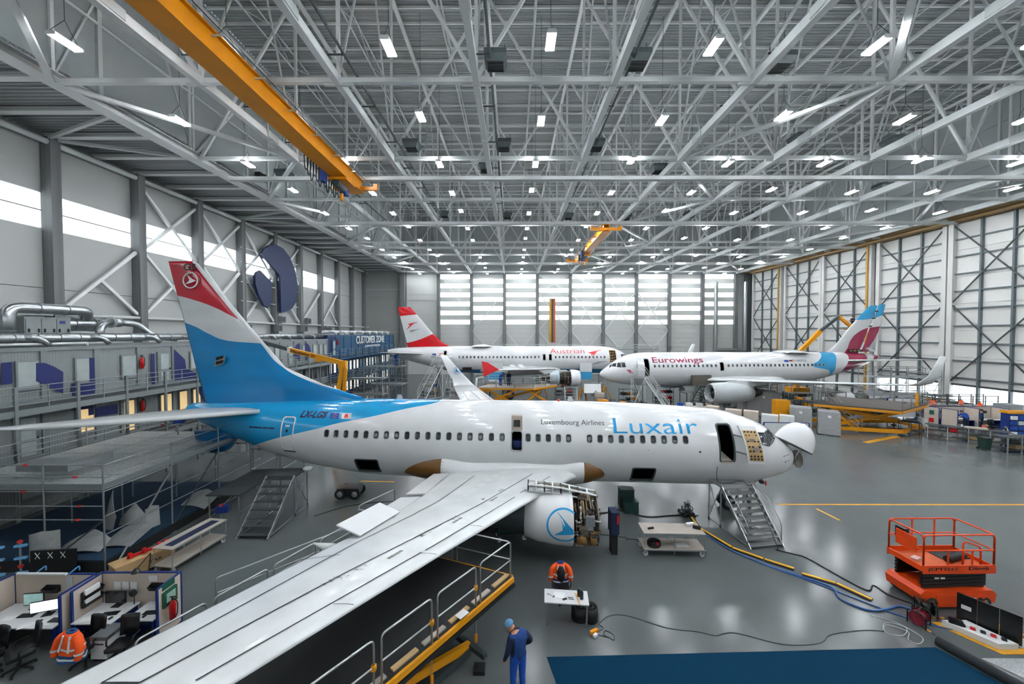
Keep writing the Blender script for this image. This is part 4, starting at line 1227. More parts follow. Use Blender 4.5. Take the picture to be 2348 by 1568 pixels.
# hanging belly doors, white over blue
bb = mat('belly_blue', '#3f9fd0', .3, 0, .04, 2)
for x0, x1, r in ((-3.9, -1.5, -2.6), (9.3, 11.0, -2.3)):
    d = part('gear_door', aus)
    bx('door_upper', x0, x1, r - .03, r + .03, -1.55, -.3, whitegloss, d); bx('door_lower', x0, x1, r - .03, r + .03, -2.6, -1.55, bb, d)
gear('main_gear', -.5, -3.8, -1.2, -4.5, .58, aus); gear('main_gear', -.5, 3.8, -1.2, -4.5, .58, aus); gear('nose_gear', 12.6, 0, -1.6, -4.6, .38, aus, .25)
bx('cargo_hatch', -7.2, -5.9, -1.86, -1.7, -1.45, -.95, blackgloss, aus)
MB().lathe([(1.95, 1.6), (2.1, 1.2), (2.22, .4), (2.24, .02)], 20, 'z', (-4.6, 0, 0)).build('antenna_fairing', whitegloss, aus)
# -- Eurowings: burgundy and blue tail, nose to the left
eur = thing('airliner', 'white airliner with burgundy and light-blue tail, nose pointing left', 'airplane', (28.3, 46.5, 4.7), PI + R(5))
BURG = '#9c1846'
eur_skin = livery('white_burgundy_paint', '#e4e6e7', [
    ('XZ', [(-20, -3), (-11.6, -2.2), (-10.9, .1), (-9.6, .35), (-7.7, .28), (-8.4, .6), (-7.2, 3)][0:2] + [(-10.5, .2), (-7.6, .35), (-7.5, 1.0), (-7.4, 3)], '#e4e6e7'),
    ('ZX', [(-2.5, -11.2), (-.3, -10.2), (.1, -8.6), (.4, -7.75), (.9, -8.6), (1.9, -9.9), (2.4, -10.2)], '#35a8dc', 1),
    ('ZX', [(-2.5, -10.4), (-.2, -11.0), (.6, -11.1), (1.4, -11.5), (2.6, -12.2)], '#e4e6e7', 1),
    ('ZX', [(-2.5, -11.9), (-.2, -12.4), (.6, -12.9), (1.4, -13.3), (2.6, -13.6)], BURG, 1),
    ('ZX', [(-2.5, -15.4), (0, -15.8), (1.2, -16.1), (2.6, -16.3)], '#e4e6e7', 1),
    ('ZX', [(-2.5, -16.2), (0, -16.6), (1.2, -17.3), (2.6, -17.8)], BURG, 1)])
eur_fin = livery('burgundy_blue_tail_paint', '#e2e5e6', [
    ('XZ', [(-19.6, 2.0), (-16.5, 2.0), (-14.2, 2.05), (-13.0, 2.3), (-9, 4)], '#e2e5e6'),
    ('XZ', [(-19.6, 5.4), (-18.6, 5.2), (-16.6, 4.9), (-15.3, 4.3), (-14.4, 3.4), (-13.9, 2.2), (-13, 1.5), (-9, 1.2)], BURG, 1),
    ('ZX', [(1.0, -17.3), (2.0, -17.0), (3.6, -17.9), (5.4, -19.0), (8, -21)], '#e2e5e6', 1),
    ('XZ', [(-20, 6.9), (-18.6, 6.5), (-17.3, 6.15), (-15.5, 6.0), (-9, 6)], '#35a8dc')])
airbus(eur, 1, eur_skin, eur_fin, [(12.75, 13.25, -.65, 1.25), (3.62, 4.05, -.1, .85)], [12.07 - .533 * i for i in range(15)] + [3.03 - .533 * i for i in range(24)])
H2.ring('door_frame', densify(rrect(12.7, 13.3, -.7, 1.3, .12), .2), darksteel, eur, .05, side=1)
H2.ring('door_frame', densify(rrect(3.55, 4.12, -.16, .9, .12), .2), alu, eur, .05, side=1)
A = [H2.on(13.35, z, .25, 1) for z in (-.6, 0, .6, 1.2)]; B = [H2.on(14.15, z, .3, 1) for z in (-.6, 0, .6, 1.2)]
MB().add(A + B, [(i, i + 1, 5 + i, 4 + i) for i in range(3)]).build('swung_door', whitegloss, eur)
loft_fin('fin', [(1.2, -10.2, -15.6, .06), (1.9, -11.2, -15.7, .06), (2.5, -12.1, -16.0, .07), (3.4, -13.0, -16.4, .085), (5.0, -14.3, -17.0, .09), (7.75, -17.0, -18.2, .08), (7.85, -17.3, -18.25, .05)], eur_fin, eur)
loft_fin('rudder', [(1.95, -16.1, -18.0, .08), (3.4, -16.65, -18.2, .08), (5.0, -17.2, -18.55, .08), (7.9, -18.4, -19.3, .08), (8.0, -18.5, -19.3, .05)], eur_fin, eur)
for z0 in (5.2, 6.2, 7.1):
    box('rudder_hinge', (-17.15 - (z0 - 5) * .44, 0, z0), (.35, .2, .15), black, eur)
box('tail_opening', (-14.9, .27, 2.1), (1.9, .1, .28), blackgloss, eur); 
for i in range(3): box('opening_rib', (-14.3 - i * .55, .3, 2.1), (.3, .1, .12), tan, eur)
eurb = mat('letter_burgundy', BURG, .35, 0, .04, 2)
H2.text('airline_name', 'Eurowings', 12.25, .66, 6.2, .82, eurb, eur, 1, -1, bold=.012, label='burgundy airline lettering')
H2.text('registration', 'D-AIZQ', -5.25, .86, 1.75, .26, dkgrey, eur, 1, -1)
H2.patch('flag_decal', densify([(-4.15, .84), (-4.7, .84), (-4.7, 1.08), (-4.15, 1.08)], .2), euflag, eur, side=1)
for i, m_ in enumerate((blackgloss, flagred, star)):
    H2.patch('flag_decal', densify([(-4.8, 1.0 - .08 * i), (-5.2, 1.0 - .08 * i), (-5.2, 1.08 - .08 * i), (-4.8, 1.08 - .08 * i)], .2), m_, eur, side=1)
for d in (0, .22):
    H2.patch('nose_stripe', densify([(14.9 - d, -.35), (14.75 - d, -.35), (15.15 - d, .05), (15.35 - d, .05)], .2), eurb, eur, side=1)
for s in (1, -1):
    w = part('wing', eur)
    loft_wing('wing_box', aw, s, greywing, w)
    rg = []
    for (a, b, r, z), nn in zip(((-1.9, -3.5, 16.6, .12), (-2.2, -3.6, 17.0, .3), (-2.8, -3.9, 17.25, .9), (-3.7, -4.3, 17.35, 2.5)), (V((0, 0, 1)), V((0, -s * .6, .8)), V((0, -s * .95, .3)), V((0, -s, .05)))):
        rg.append([V((a - k * (a - b), s * r, z)) + nn * (y * .09 * (a - b)) for k, y in FOIL])
    MB().rings(rg).build('winglet', greywing, w)
    e = part('engine', eur); y = s * 5.75; zc = -2.1
    MB().lathe([(7.2, .82), (7.75, .86), (7.86, .93), (7.75, 1.0), (7.2, 1.08), (6.2, 1.14), (5, 1.1), (3.9, .95), (3.2, .78), (3.25, .7)], 32, 'x', (0, y, zc)).build('nacelle', mat('nacelle_grey', '#b9bfc2', .3, .1, .04, 1), e)
    MB().lathe([(7.86, .93), (7.78, .86), (7.74, .88), (7.72, 1.0), (7.8, .99)], 32, 'x', (0, y, zc)).build('inlet_lip', lipmetal, e)
    MB().lathe([(7.2, .05), (7.15, .84)], 24, 'x', (0, y, zc)).build('fan_face', enginedark, e)
    MB().lathe([(7.65, .02), (7.4, .16), (7.2, .26)], 16, 'x', (0, y, zc)).build('spinner', darksteel, e)
    MB().lathe([(2.0, .3), (2.6, .5), (3.3, .66)], 24, 'x', (0, y, zc)).build('exhaust_cone', enginedark, e)
    MB().prism([(2.2, y - .2, -.95), (5.6, y - .2, -.9), (6.6, y - .2, -1.12), (3.2, y - .2, -1.6)], (0, .4, 0)).build('pylon', greywing, e)
bx('bare_root_panel', 5.3, 7.6, 1.75, 2.15, -1.75, -.6, mat('primer_brown', '#5c574f', .6, .1, .2, 2), eur)
gear('main_gear', -.5, -3.8, -1.2, -4.1, .58, eur); gear('main_gear', -.5, 3.8, -1.2, -4.1, .58, eur); gear('nose_gear', 12.6, 0, -1.6, -4.3, .38, eur, .25)
MB().lathe([(1.95, 1.9), (2.12, 1.4), (2.25, .5), (2.27, .02)], 20, 'z', (-6.4, 0, 0)).build('antenna_fairing', whitegloss, eur)
# ------------------------------------------------------------------ office containers along the left wall
CX = -24.0
CONT = []
cont_grey = mat('container_grey', '#878d8e', .5, .1, .04, 1.2)
cont_frame = mat('container_frame', '#7d8485', .45, .1, .04, 1)
cont_teal = mat('container_teal', '#1d4a6b', .45, 0, .06, 1)
cont_navy = mat('container_navy', '#14234f', .45, 0, .06, 1)
cont_pane = mat('container_pane', '#a9b3b2', .12, 0, .08, 2, spec=.7)
lit_room = mat('lit_room_window', '#e6c48c', .4, 0, .1, 1.5, emit=.55)
lit_white = mat('lit_white_window', '#e9e6dc', .4, 0, .05, 1.5, emit=.7)
def ribbed(name, y0, y1, z0, z1, x, m, parent, pitch=.12, d=.007):
    vs = []; n = int((y1 - y0) / pitch)
    for i in range(n):
        y = y0 + i * pitch
        vs += [(y, 0), (y + pitch * .35, 0), (y + pitch * .5, d), (y + pitch * .85, d)]
    vs.append((y1, 0)); k = len(vs); mb = MB()
    mb.add([(x + e, y, z0) for y, e in vs] + [(x + e, y, z1) for y, e in vs], [(i, i + 1, k + i + 1, k + i) for i in range(k - 1)])
    return mb.build(name, m, parent)
def container(y0, z0, z1, body, frame, label, opening, group, lit=None):
    W = 2.44
    t = thing('office_container', label, 'container', (CX, y0 + W / 2, z0), 0, group)
    h = z1 - z0
    CONT.append(t)
    bx('body', -5.9, -.08, -W / 2 + .03, W / 2 - .03, .05, h - .03, body, t)
    ribbed('front_wall', -W / 2 + .12, W / 2 - .12, .16, h - .16, -.06, body, t)
    for s in (-1, 1):
        bx('corner_post', -.1, .03, s * (W / 2 - .07) - .07, s * (W / 2 - .07) + .07, .03, h - .01, frame, t)
    bx('top_rail', -.1, .035, -W / 2 + .01, W / 2 - .01, h - .2, h - .015, frame, t)
    bx('bottom_rail', -.1, .035, -W / 2 + .01, W / 2 - .01, .02, .2, frame, t)
    pane = lit or cont_pane
    if opening == 'window':
        w = part('window', t)
        bx('window_frame', -.04, .05, .1, 1.0, .75, 2.15, frame, w); bx('pane', .03, .06, .17, .93, .82, 2.08, pane, w)
        bx('sill', .0, .12, .05, 1.05, .7, .75, frame, w)
    elif opening == 'door':
        w = part('door', t)
        bx('door_frame', -.04, .05, .0, .95, .1, 2.25, frame, w); bx('pane', .03, .06, .2, .78, 1.05, 2.1, pane, w); bx('pane', .03, .06, .2, .78, .25, .9, pane, w)
        bx('door_handle', .05, .12, .82, .86, 1.0, 1.12, black, w)
    elif opening == 'two':
        for a in (-.9, .25):
            w = part('window', t)
            bx('window_frame', -.04, .05, a, a + .7, .75, 2.15, frame, w); bx('pane', .03, .06, a + .06, a + .64, .82, 2.08, pane, w)
    return t
Y0s = [19.06 + 2.44 * k for k in range(-2, 12)]
kinds_up = ['window', 'window', 'window', 'window', 'door', 'window', 'window', 'two', 'window', 'two', 'door', 'two', 'window', 'two']
kinds_md = ['window', 'door', 'window', 'door', 'window', 'two', 'window', 'two', 'two', 'two', 'two', 'door', 'two', 'two']
for i, y in enumerate(Y0s):
    for lv, (z0, z1) in enumerate(((0, 2.65), (2.7, 5.45), (5.5, 8.3))):
        op = kinds_up[i] if lv == 2 else kinds_md[i] if lv == 1 else ('window' if i % 2 else None)
        lit = None
        if lv == 1 and i in (2, 3, 4, 5, 6): lit = lit_room
        if lv == 1 and i > 8: lit = glass_d
        container(y, z0, z1, cont_grey, cont_frame, 'grey office container, %s storey, %s from the camera in its row' % (('ground', 'middle', 'top')[lv], ORD[i]), op, 'grey stacked office containers', lit)
YB = Y0s[-1] + 2.44
for i in range(11):
    for lv, (z0, z1) in enumerate(((0, 2.8), (2.9, 5.75), (5.85, 8.75))):
        op = (None if lv == 2 and i > 0 else 'door' if lv == 2 else 'two')
        body = cont_navy if (i == 0 or lv == 0) else cont_teal
        container(YB + 2.44 * i, z0, z1, body, cont_teal if lv else darksteel, 'dark blue office container, %s storey, %s along its row' % (('ground', 'middle', 'top')[lv], ORD[i]), op, 'blue stacked office containers', lit_white if lv < 2 and i % 3 != 1 else None)
sg = thing('zone_sign', 'white CUSTOMER ZONE lettering on the blue containers', 'sign', (CX + .06, 57.0, 7.35))
rot = M.Rotation(R(90), 4, 'Z') @ M.Rotation(R(90), 4, 'X')
lettering('sign_letters', 'CUSTOMER ZONE', 1, paper, sg, rot, 12.4, 1.25, .02, thick=.05)
lettering('sign_small_letters', 'ALWAYS BY YOUR SIDE', 1, paper, sg, M.Translation((0, 3.2, -.65)) @ rot, 7.0, .38, .01, thick=.05)
# blue graphics on the container fronts
gblue = mat('graphic_blue', '#04195a', .45, 0, .04, 1)
for i, (nm, poly) in enumerate((('arc', [(17.43, 7.61), (17.81, 7.63), (17.8, 6.6), (17.4, 6.59)]), ('petal', [(18.7, 7.51), (19.05, 7.49), (19.45, 7.25), (19.82, 6.94), (19.79, 5.8), (18.99, 6.42), (18.68, 6.59)]),
        ('corner', [(20.19, 6.28), (21.05, 6.24), (21.06, 7.62), (21.32, 7.6), (21.3, 5.56), (20.2, 5.59)]), ('bar', [(24.67, 7.65), (24.91, 7.63), (24.92, 5.62), (24.68, 5.62)]), ('wedge', [(26.39, 7.86), (27.22, 7.09), (27.31, 6.42), (28.44, 5.88), (28.43, 5.61), (26.38, 5.67)]),
        ('low band', [(20.23, 5.18), (21.25, 5.24), (21.23, 4.37), (20.95, 4.36), (20.95, 4.75), (20.25, 4.78)]), ('low patch', [(21.35, 4.75), (22.53, 4.72), (22.52, 4.14), (21.33, 4.22)]), ('low strip', [(26.33, 5.27), (27.39, 5.22), (27.38, 4.93), (26.32, 4.93)]), ('low wedge', [(28.1, 5.27), (28.9, 5.21), (28.9, 3.6), (28.45, 4.3)]),
        ('round half', [(42 + 1.2 * math.cos(a), 6.9 + 1.0 * math.sin(a)) for a in [R(90) + PI * j / 10 for j in range(11)]]), ('round lobe', [(43 + 1.2 * math.cos(a), 6.9 + 1.0 * math.sin(a)) for a in [-R(90) + PI * j / 10 for j in range(11)]]), ('tall strip', [(39, 4.0), (40.2, 4.0), (40.2, 5.2), (39, 5.2)]))):
    yc = sum(a for a, b in poly) / len(poly); zc = sum(b for a, b in poly) / len(poly)
    host = min(CONT, key=lambda c: abs(c.location.y - yc) + abs(c.location.z + 1.4 - zc))
    MB().prism([(.055, a - host.location.y, b - host.location.z) for a, b in poly], (.012, 0, 0)).build('blue_graphic', gblue, host)
# walkways with railings
rail_m2 = mat('railing_grey', '#8d9697', .4, .3, .06, 2)
def walkway(z, ya, yb, label, m=cont_frame, x1=-22.55, t=None):
    t = part('walkway_level', t, M.Translation((0, 0, z)))
    L = yb - ya; d = x1 - CX
    bx('deck', .06, d, 0, L, -.1, -.02, tread, t); bx('edge_beam', d - .08, d + .02, 0, L, -.28, .02, m, t)
    n = int(L / 2.44)
    for i in range(n + 1):
        y = i * 2.44 + .1
        bx('post', d - .06, d + .06, y - .06, y + .06, -2.65, 1.1, m, t)
        if i < n:
            bx('stanchion', d - .02, d + .02, y + 1.2, y + 1.24, 0, 1.1, rail_m2, t)
    for zz in (.25, .52, .8, 1.08):
        rod('rail', (d, .1, zz), (d, L - .1, zz), .022, rail_m2, t, 6)
    return t
wk = thing('access_walkway', 'two-level grey steel walkway in front of the grey containers', 'walkway', (CX, 14.3, 0))
for z in (2.65, 5.45): walkway(z, 14.3, 48.3, '', t=wk)
wk = thing('access_walkway', 'two-level dark walkway in front of the blue containers', 'walkway', (CX, 48.6, 0))
for z in (2.8, 5.8): walkway(z, 48.6, 75.0, '', cont_teal, t=wk)
# extinguishers on the container fronts
def extinguisher(label, p, rz=0., s=1.):
    t = thing('fire_extinguisher', label, 'extinguisher', p, rz)
    MB().lathe([(0, .02), (0, .08), (.42, .085), (.5, .06), (.54, .03), (.56, .03)], 14).build('cylinder', red, t)
    rod('valve', (0, 0, .54), (0, 0, .64), .025, black, t); bar('lever', (-.08, 0, .64), (.09, 0, .66), .03, .02, black, t)
    MB().tube(smooth_path([(.03, 0, .6), (.14, 0, .5), (.14, 0, .2), (.1, 0, .08)], 4), .015, 6).build('hose', black, t)
    t.scale = (s, s, s); return t
extinguisher('red fire extinguisher hung on the upper container beside its door', (CX + .16, 23.95, 6.75), 0, 1.3)
extinguisher('red fire extinguisher hung on the middle storey beside lit windows', (CX + .16, 23.95, 4.0), 0, 1.3)
extinguisher('red fire extinguisher hung on the first blue container', (CX + .12, 50.86, 7.4), 0, 1.3)
# ducts and air handling on the roof
def bent_duct(name, label, pts, r, fil, m=duct_m, bands=True, cat='duct'):
    t = thing(name, label, cat)
    path = fillet(pts, fil, 5)
    MB().tube(path, r, 16).build('duct_pipe', m, t)
    if bands:
        L = 0
        for a, b in zip(path, path[1:]):
            if (b - a).length > .5:
                n = int((b - a).length / .9)
                for i in range(n):
                    p = a + (b - a) * (i + .5) / max(n, 1); d = (b - a).normalized() * .03
                    rod('duct_band', p - d, p + d, r * 1.05, galv, t, 16)
    return t
bent_duct('round_duct', 'big silver duct arching over the rooftop air unit', [(-26, 19.2, 8.4), (-26, 19.2, 10.35), (-26, 22.9, 10.35), (-26.8, 23.3, 9.7)], .29, .55)
dA = bent_duct('round_duct', 'long silver duct along the front edge of the container roof', [(-24.55, 15, 8.75), (-24.55, 34.5, 8.75)], .24, .1)
bent_duct('round_duct', 'thin white pipe on the container roof edge at left', [(-24.2, 15, 8.45), (-24.2, 21.2, 8.45), (-24.2, 21.2, 8.3)], .06, .1, white, False)
dB = bent_duct('round_duct', 'silver duct along the far grey containers', [(-24.5, 35, 8.7), (-24.5, 48, 8.7)], .24, .1)
bent_duct('round_duct', 'silver flexible duct looping left of the round white cap', [(-25.0, 22.6, 8.5), (-25.0, 22.6, 9.5), (-25.4, 23.6, 9.75)], .2, .35)
bent_duct('round_duct', 'silver flexible duct looping right of the round white cap', [(-25.4, 24.2, 9.7), (-25.3, 25.2, 9.6), (-25.0, 25.9, 8.8), (-24.8, 27.5, 8.6)], .2, .4)
bent_duct('round_duct', 'short wide silver duct joining the air unit', [(-26.7, 22.0, 9.55), (-26.7, 24.2, 9.55)], .42, .1)
def branch(y, parent, z, m):
    MB().tube(fillet([(-24.55, y, z), (-24.1, y + .5, z - .03), (-24.0, y + .8, z - .42)], .25, 4), .13, 12).build('branch_elbow', m, parent)
for y in (18.5, 21.4, 24.6, 28.9, 33): branch(y, dA, 8.8, duct_m)
for y in (37, 39.5, 42, 44.5): branch(y, dB, 8.8, duct_m)
dC = bent_duct('round_duct', 'white duct along the top of the blue containers', [(-24.9, 49, 9.2), (-24.9, 75, 9.2)], .2, .1, steel, False)
for i in range(8): branch(50 + 3 * i, dC, 9.25, steel)
cap = thing('duct_cap', 'round white duct end cap above the containers', 'duct cap', (-25.4, 23.85, 9.7))
rod('cap_disc', (0, -.25, 0), (0, -.18, 0), .36, white, cap, 24); rod('cap_neck', (0, -.18, 0), (0, .3, 0), .3, duct_m, cap, 20)
ahu = thing('air_handling_unit', 'grey rooftop air handling unit with six black door latches', 'air unit', (-26.9, 20.95, 8.3))
bx('casing', -.9, .85, -1.05, 1.05, .12, 1.6, cont_grey, ahu)
for i in range(3):
    bx('access_door', .85, .88, -1.0 + .68 * i, -.36 + .68 * i, .2, 1.5, cont_grey, ahu)
    for d in (.08, .5): bx('latch', .88, .93, -1.0 + .68 * i + d, -.94 + .68 * i + d, .75, .95, black, ahu)
bx('maker_plate', .88, .9, .5, .75, 1.25, 1.4, navy, ahu); bx('base_frame', -.95, .9, -1.1, 1.1, 0, .12, galv, ahu)
for i, y in enumerate((44, 49.8, 50.6, 56, 57, 62.5, 63.5)):
    t = thing('wall_air_unit', 'grey louvred air unit fixed to the left wall, %s from the camera' % ORD[i], 'air unit', (XL + .95, y, 9.2 + (1.2 if i in (2, 4) else 0)))
    bx('casing', -.3, .3, -.4, .4, 0, .9, cont_grey, t); bx('grille', .3, .34, -.3, .3, .12, .78, darksteel, t)
# big blue wall emblem
emb_m = mat('emblem_blue', '#061f49', .55, 0, .05, 2); emb_e = mat('emblem_edge', '#0d1f4a', .5, 0, .05, 2)
em = thing('wall_emblem', 'large dark blue two-piece round emblem mounted on the left wall', 'emblem', (-31.2, 49.5, 16))
def epoly(pts): return [(0, a - 49.5, b - 16) for a, b in pts]
PR = [(46.19, 18.85), (46.77, 19.51), (47.87, 20.2), (49.2, 20.57), (50.59, 20.37), (52.05, 19.5), (53.26, 17.9), (53.86, 15.82), (53.59, 13.61), (52.4, 12.47), (50.88, 11.9), (49.92, 11.73), (49.85, 16.58)]
PL = [(45.03, 15.9), (45.35, 16.37), (45.9, 16.67), (48.11, 15.48), (48.05, 13.02), (47.35, 12.19), (46.52, 12.46), (45.52, 13.71), (45.01, 14.96)]
for nm, P in (('emblem_large_piece', PR), ('emblem_small_piece', PL)):
    MB().prism([V(p) for p in epoly(P)], (.3, 0, 0)).build(nm, emb_m, em)
for z in (12.8, 15, 17.3, 19):
    bar('mounting_bar', (-.35, -6, z - 16), (-.35, 5.5, z - 16), .07, .07, steel, em)
# long flag on the far wall
fl = thing('hanging_flag', 'tall yellow, green and red striped flag on the far wall', 'flag', (8.4, YF - .85, 7.0))
for i, m_ in enumerate((mat('flag_yellow', '#c79a35', .8, 0, .08, 1), mat('flag_green', '#3f4a3a', .8, 0, .08, 1), mat('flag_brick', '#c05a3c', .8, 0, .08, 1))):
    bx('flag_stripe', -.6 + .42 * i, -.18 + .42 * i, -.02, .02, 0, 9.4, m_, fl)
rod('flag_pole', (-.65, 0, 9.42), (.7, 0, 9.42), .04, darksteel, fl)
# ------------------------------------------------------------------ shared builders for ground equipment
def guard(parent, pts, h, m, r=.022, mids=1, post_gap=1.3, name='guard_rail', closed=False, post=True):
    """railing along ground points (x,y,z)"""
    P = [V(p) for p in pts]
    if closed: P.append(P[0])
    for a, b in zip(P, P[1:]):
        L = (b - a).length; n = max(1, round(L / post_gap))
        for k in range(mids + 1):
            hh = h * (k + 1) / (mids + 1)
            rod(name, a + V((0, 0, hh)), b + V((0, 0, hh)), r, m, parent, 6)
        if post:
            for i in range(n + 1):
                p = a + (b - a) * i / n
                rod('rail_post', p, p + V((0, 0, h)), r, m, parent, 6)
def hoop(parent, a, b, h, m, r=.025, mid=True):
    """one bent tube guard frame from a to b"""
    a, b = V(a), V(b); u = V((0, 0, h))
    MB().tube(fillet([a, a + u, b + u, b], .12, 4), r, 8).build('guard_frame', m, parent)
    if mid: rod('guard_midrail', a + u * .5, b + u * .5, r * .85, m, parent, 6)
def steps(name, label, top, bottom, width, n, m, tm, plat=(1.2,), rail=None, rail_h=.9, axis=None, group=None, wheels=True, braces=True):
    """mobile steps: top=(x,y,z) front edge middle of platform, bottom=(x,y) foot middle; platform extends away from the foot"""
    t = thing(name, label, 'steps', (bottom[0], bottom[1], 0), 0, group)
    T = V((top[0] - bottom[0], top[1] - bottom[1], top[2])); d = V((T.x, T.y, 0)).normalized(); sd = V((-d.y, d.x, 0))
    rz = math.atan2(sd.y, sd.x)
    for s in (-1, 1):
        bar('stringer', sd * (s * width / 2), T + sd * (s * width / 2), .05, .14, m, t)
    for i in range(n):
        p = T * ((i + .6) / n)
        box('tread', p, (width - .04, .24, .035), tm, t, rz)
    pd = plat[0]; c = T + d * pd / 2
    box('platform', c + V((0, 0, -.03)), (width + .06, pd, .06), tm, t, rz)
    for s in (-1, 1):
        for k in (0, 1):
            q = T + d * (pd * k) + sd * (s * width / 2)
            rod('leg', (q.x, q.y, .1 if wheels else 0), (q.x, q.y, q.z), .03, m, t)
            if wheels:
                box('caster_fork', (q.x, q.y, .1), (.06, .06, .1), darksteel, t); rod('caster', V((q.x, q.y, .06)) - sd * .02, V((q.x, q.y, .06)) + sd * .02, .06, black, t, 12)
        a, b = T + sd * (s * width / 2), T + d * pd + sd * (s * width / 2)
        if braces:
            rod('brace', (a.x, a.y, .2), b - V((0, 0, .1)), .02, m, t, 6); rod('brace', (b.x, b.y, .2), a - V((0, 0, .1)), .02, m, t, 6)
        rod('foot_rail', (0 + sd.x * s * width / 2, sd.y * s * width / 2, .08), (b.x, b.y, .08), .025, m, t, 6)
        if rail == 'wedge':
            up = V((0, 0, rail_h)); f = sd * (s * (width / 2 + .02))
            MB().tube(fillet([f + T * .06, f + T * .06 + up, f + T * .45 + up, f + T * 1.0 + V((0, 0, .12))], .1, 3), .022, 8).build('handrail', m, t)
            rod('handrail_mid', f + T * .06 + up * .5, f + T * .8 + V((0, 0, .06)), .018, m, t, 6)
        elif rail:
            up = V((0, 0, rail_h)); f = sd * (s * width / 2)
            MB().tube(fillet([f + T * .08, f + T * .08 + up, f + T + up] + ([f + T + d * pd + up, f + T + d * pd] if rail == 'full' else [f + T]), .1, 3), .022, 8).build('handrail', m, t)
            rod('handrail_mid', f + T * .08 + up * .5, f + T + up * .5, .018, m, t, 6)
            if rail == 'full': rod('handrail_mid', f + T + up * .5, f + T + d * pd + up * .5, .018, m, t, 6)
    return t
def trolley(name, label, c, L, W, zs, rz, m_top, m_frame, label_cat='trolley', castor=.1, group=None):
    t = thing(name, label, label_cat, (c[0], c[1], 0), rz, group)
    for i, z in enumerate(zs):
        box('shelf', (0, 0, z), (L, W, .035), m_top, t); 
        for s in (-1, 1): bx('shelf_rail', -L / 2, L / 2, s * W / 2 - .015, s * W / 2 + .015, z - .035, z + .005, m_frame, t)
    for sx in (-1, 0, 1) if L > 1.8 else (-1, 1):
        for sy in (-1, 1):
            rod('upright', (sx * (L / 2 - .04), sy * (W / 2 - .03), castor), (sx * (L / 2 - .04), sy * (W / 2 - .03), zs[-1]), .02, m_frame, t, 6)
            if sx: rod('caster', (sx * (L / 2 - .1), sy * (W / 2 - .1) - .02, castor), (sx * (L / 2 - .1), sy * (W / 2 - .1) + .02, castor), castor, white, t, 14); box('caster_fork', (sx * (L / 2 - .1), sy * (W / 2 - .1), castor * 1.6), (.07, .08, castor * 1.3), galv, t)
    return t
def scissor_legs(parent, x0, x1, y, z0, z1, m, w=.16):
    bar('scissor_arm', (x0, y, z0), (x1, y, z1), w * .6, w, m, parent); bar('scissor_arm', (x1, y, z0), (x0, y, z1), w * .6, w, m, parent)

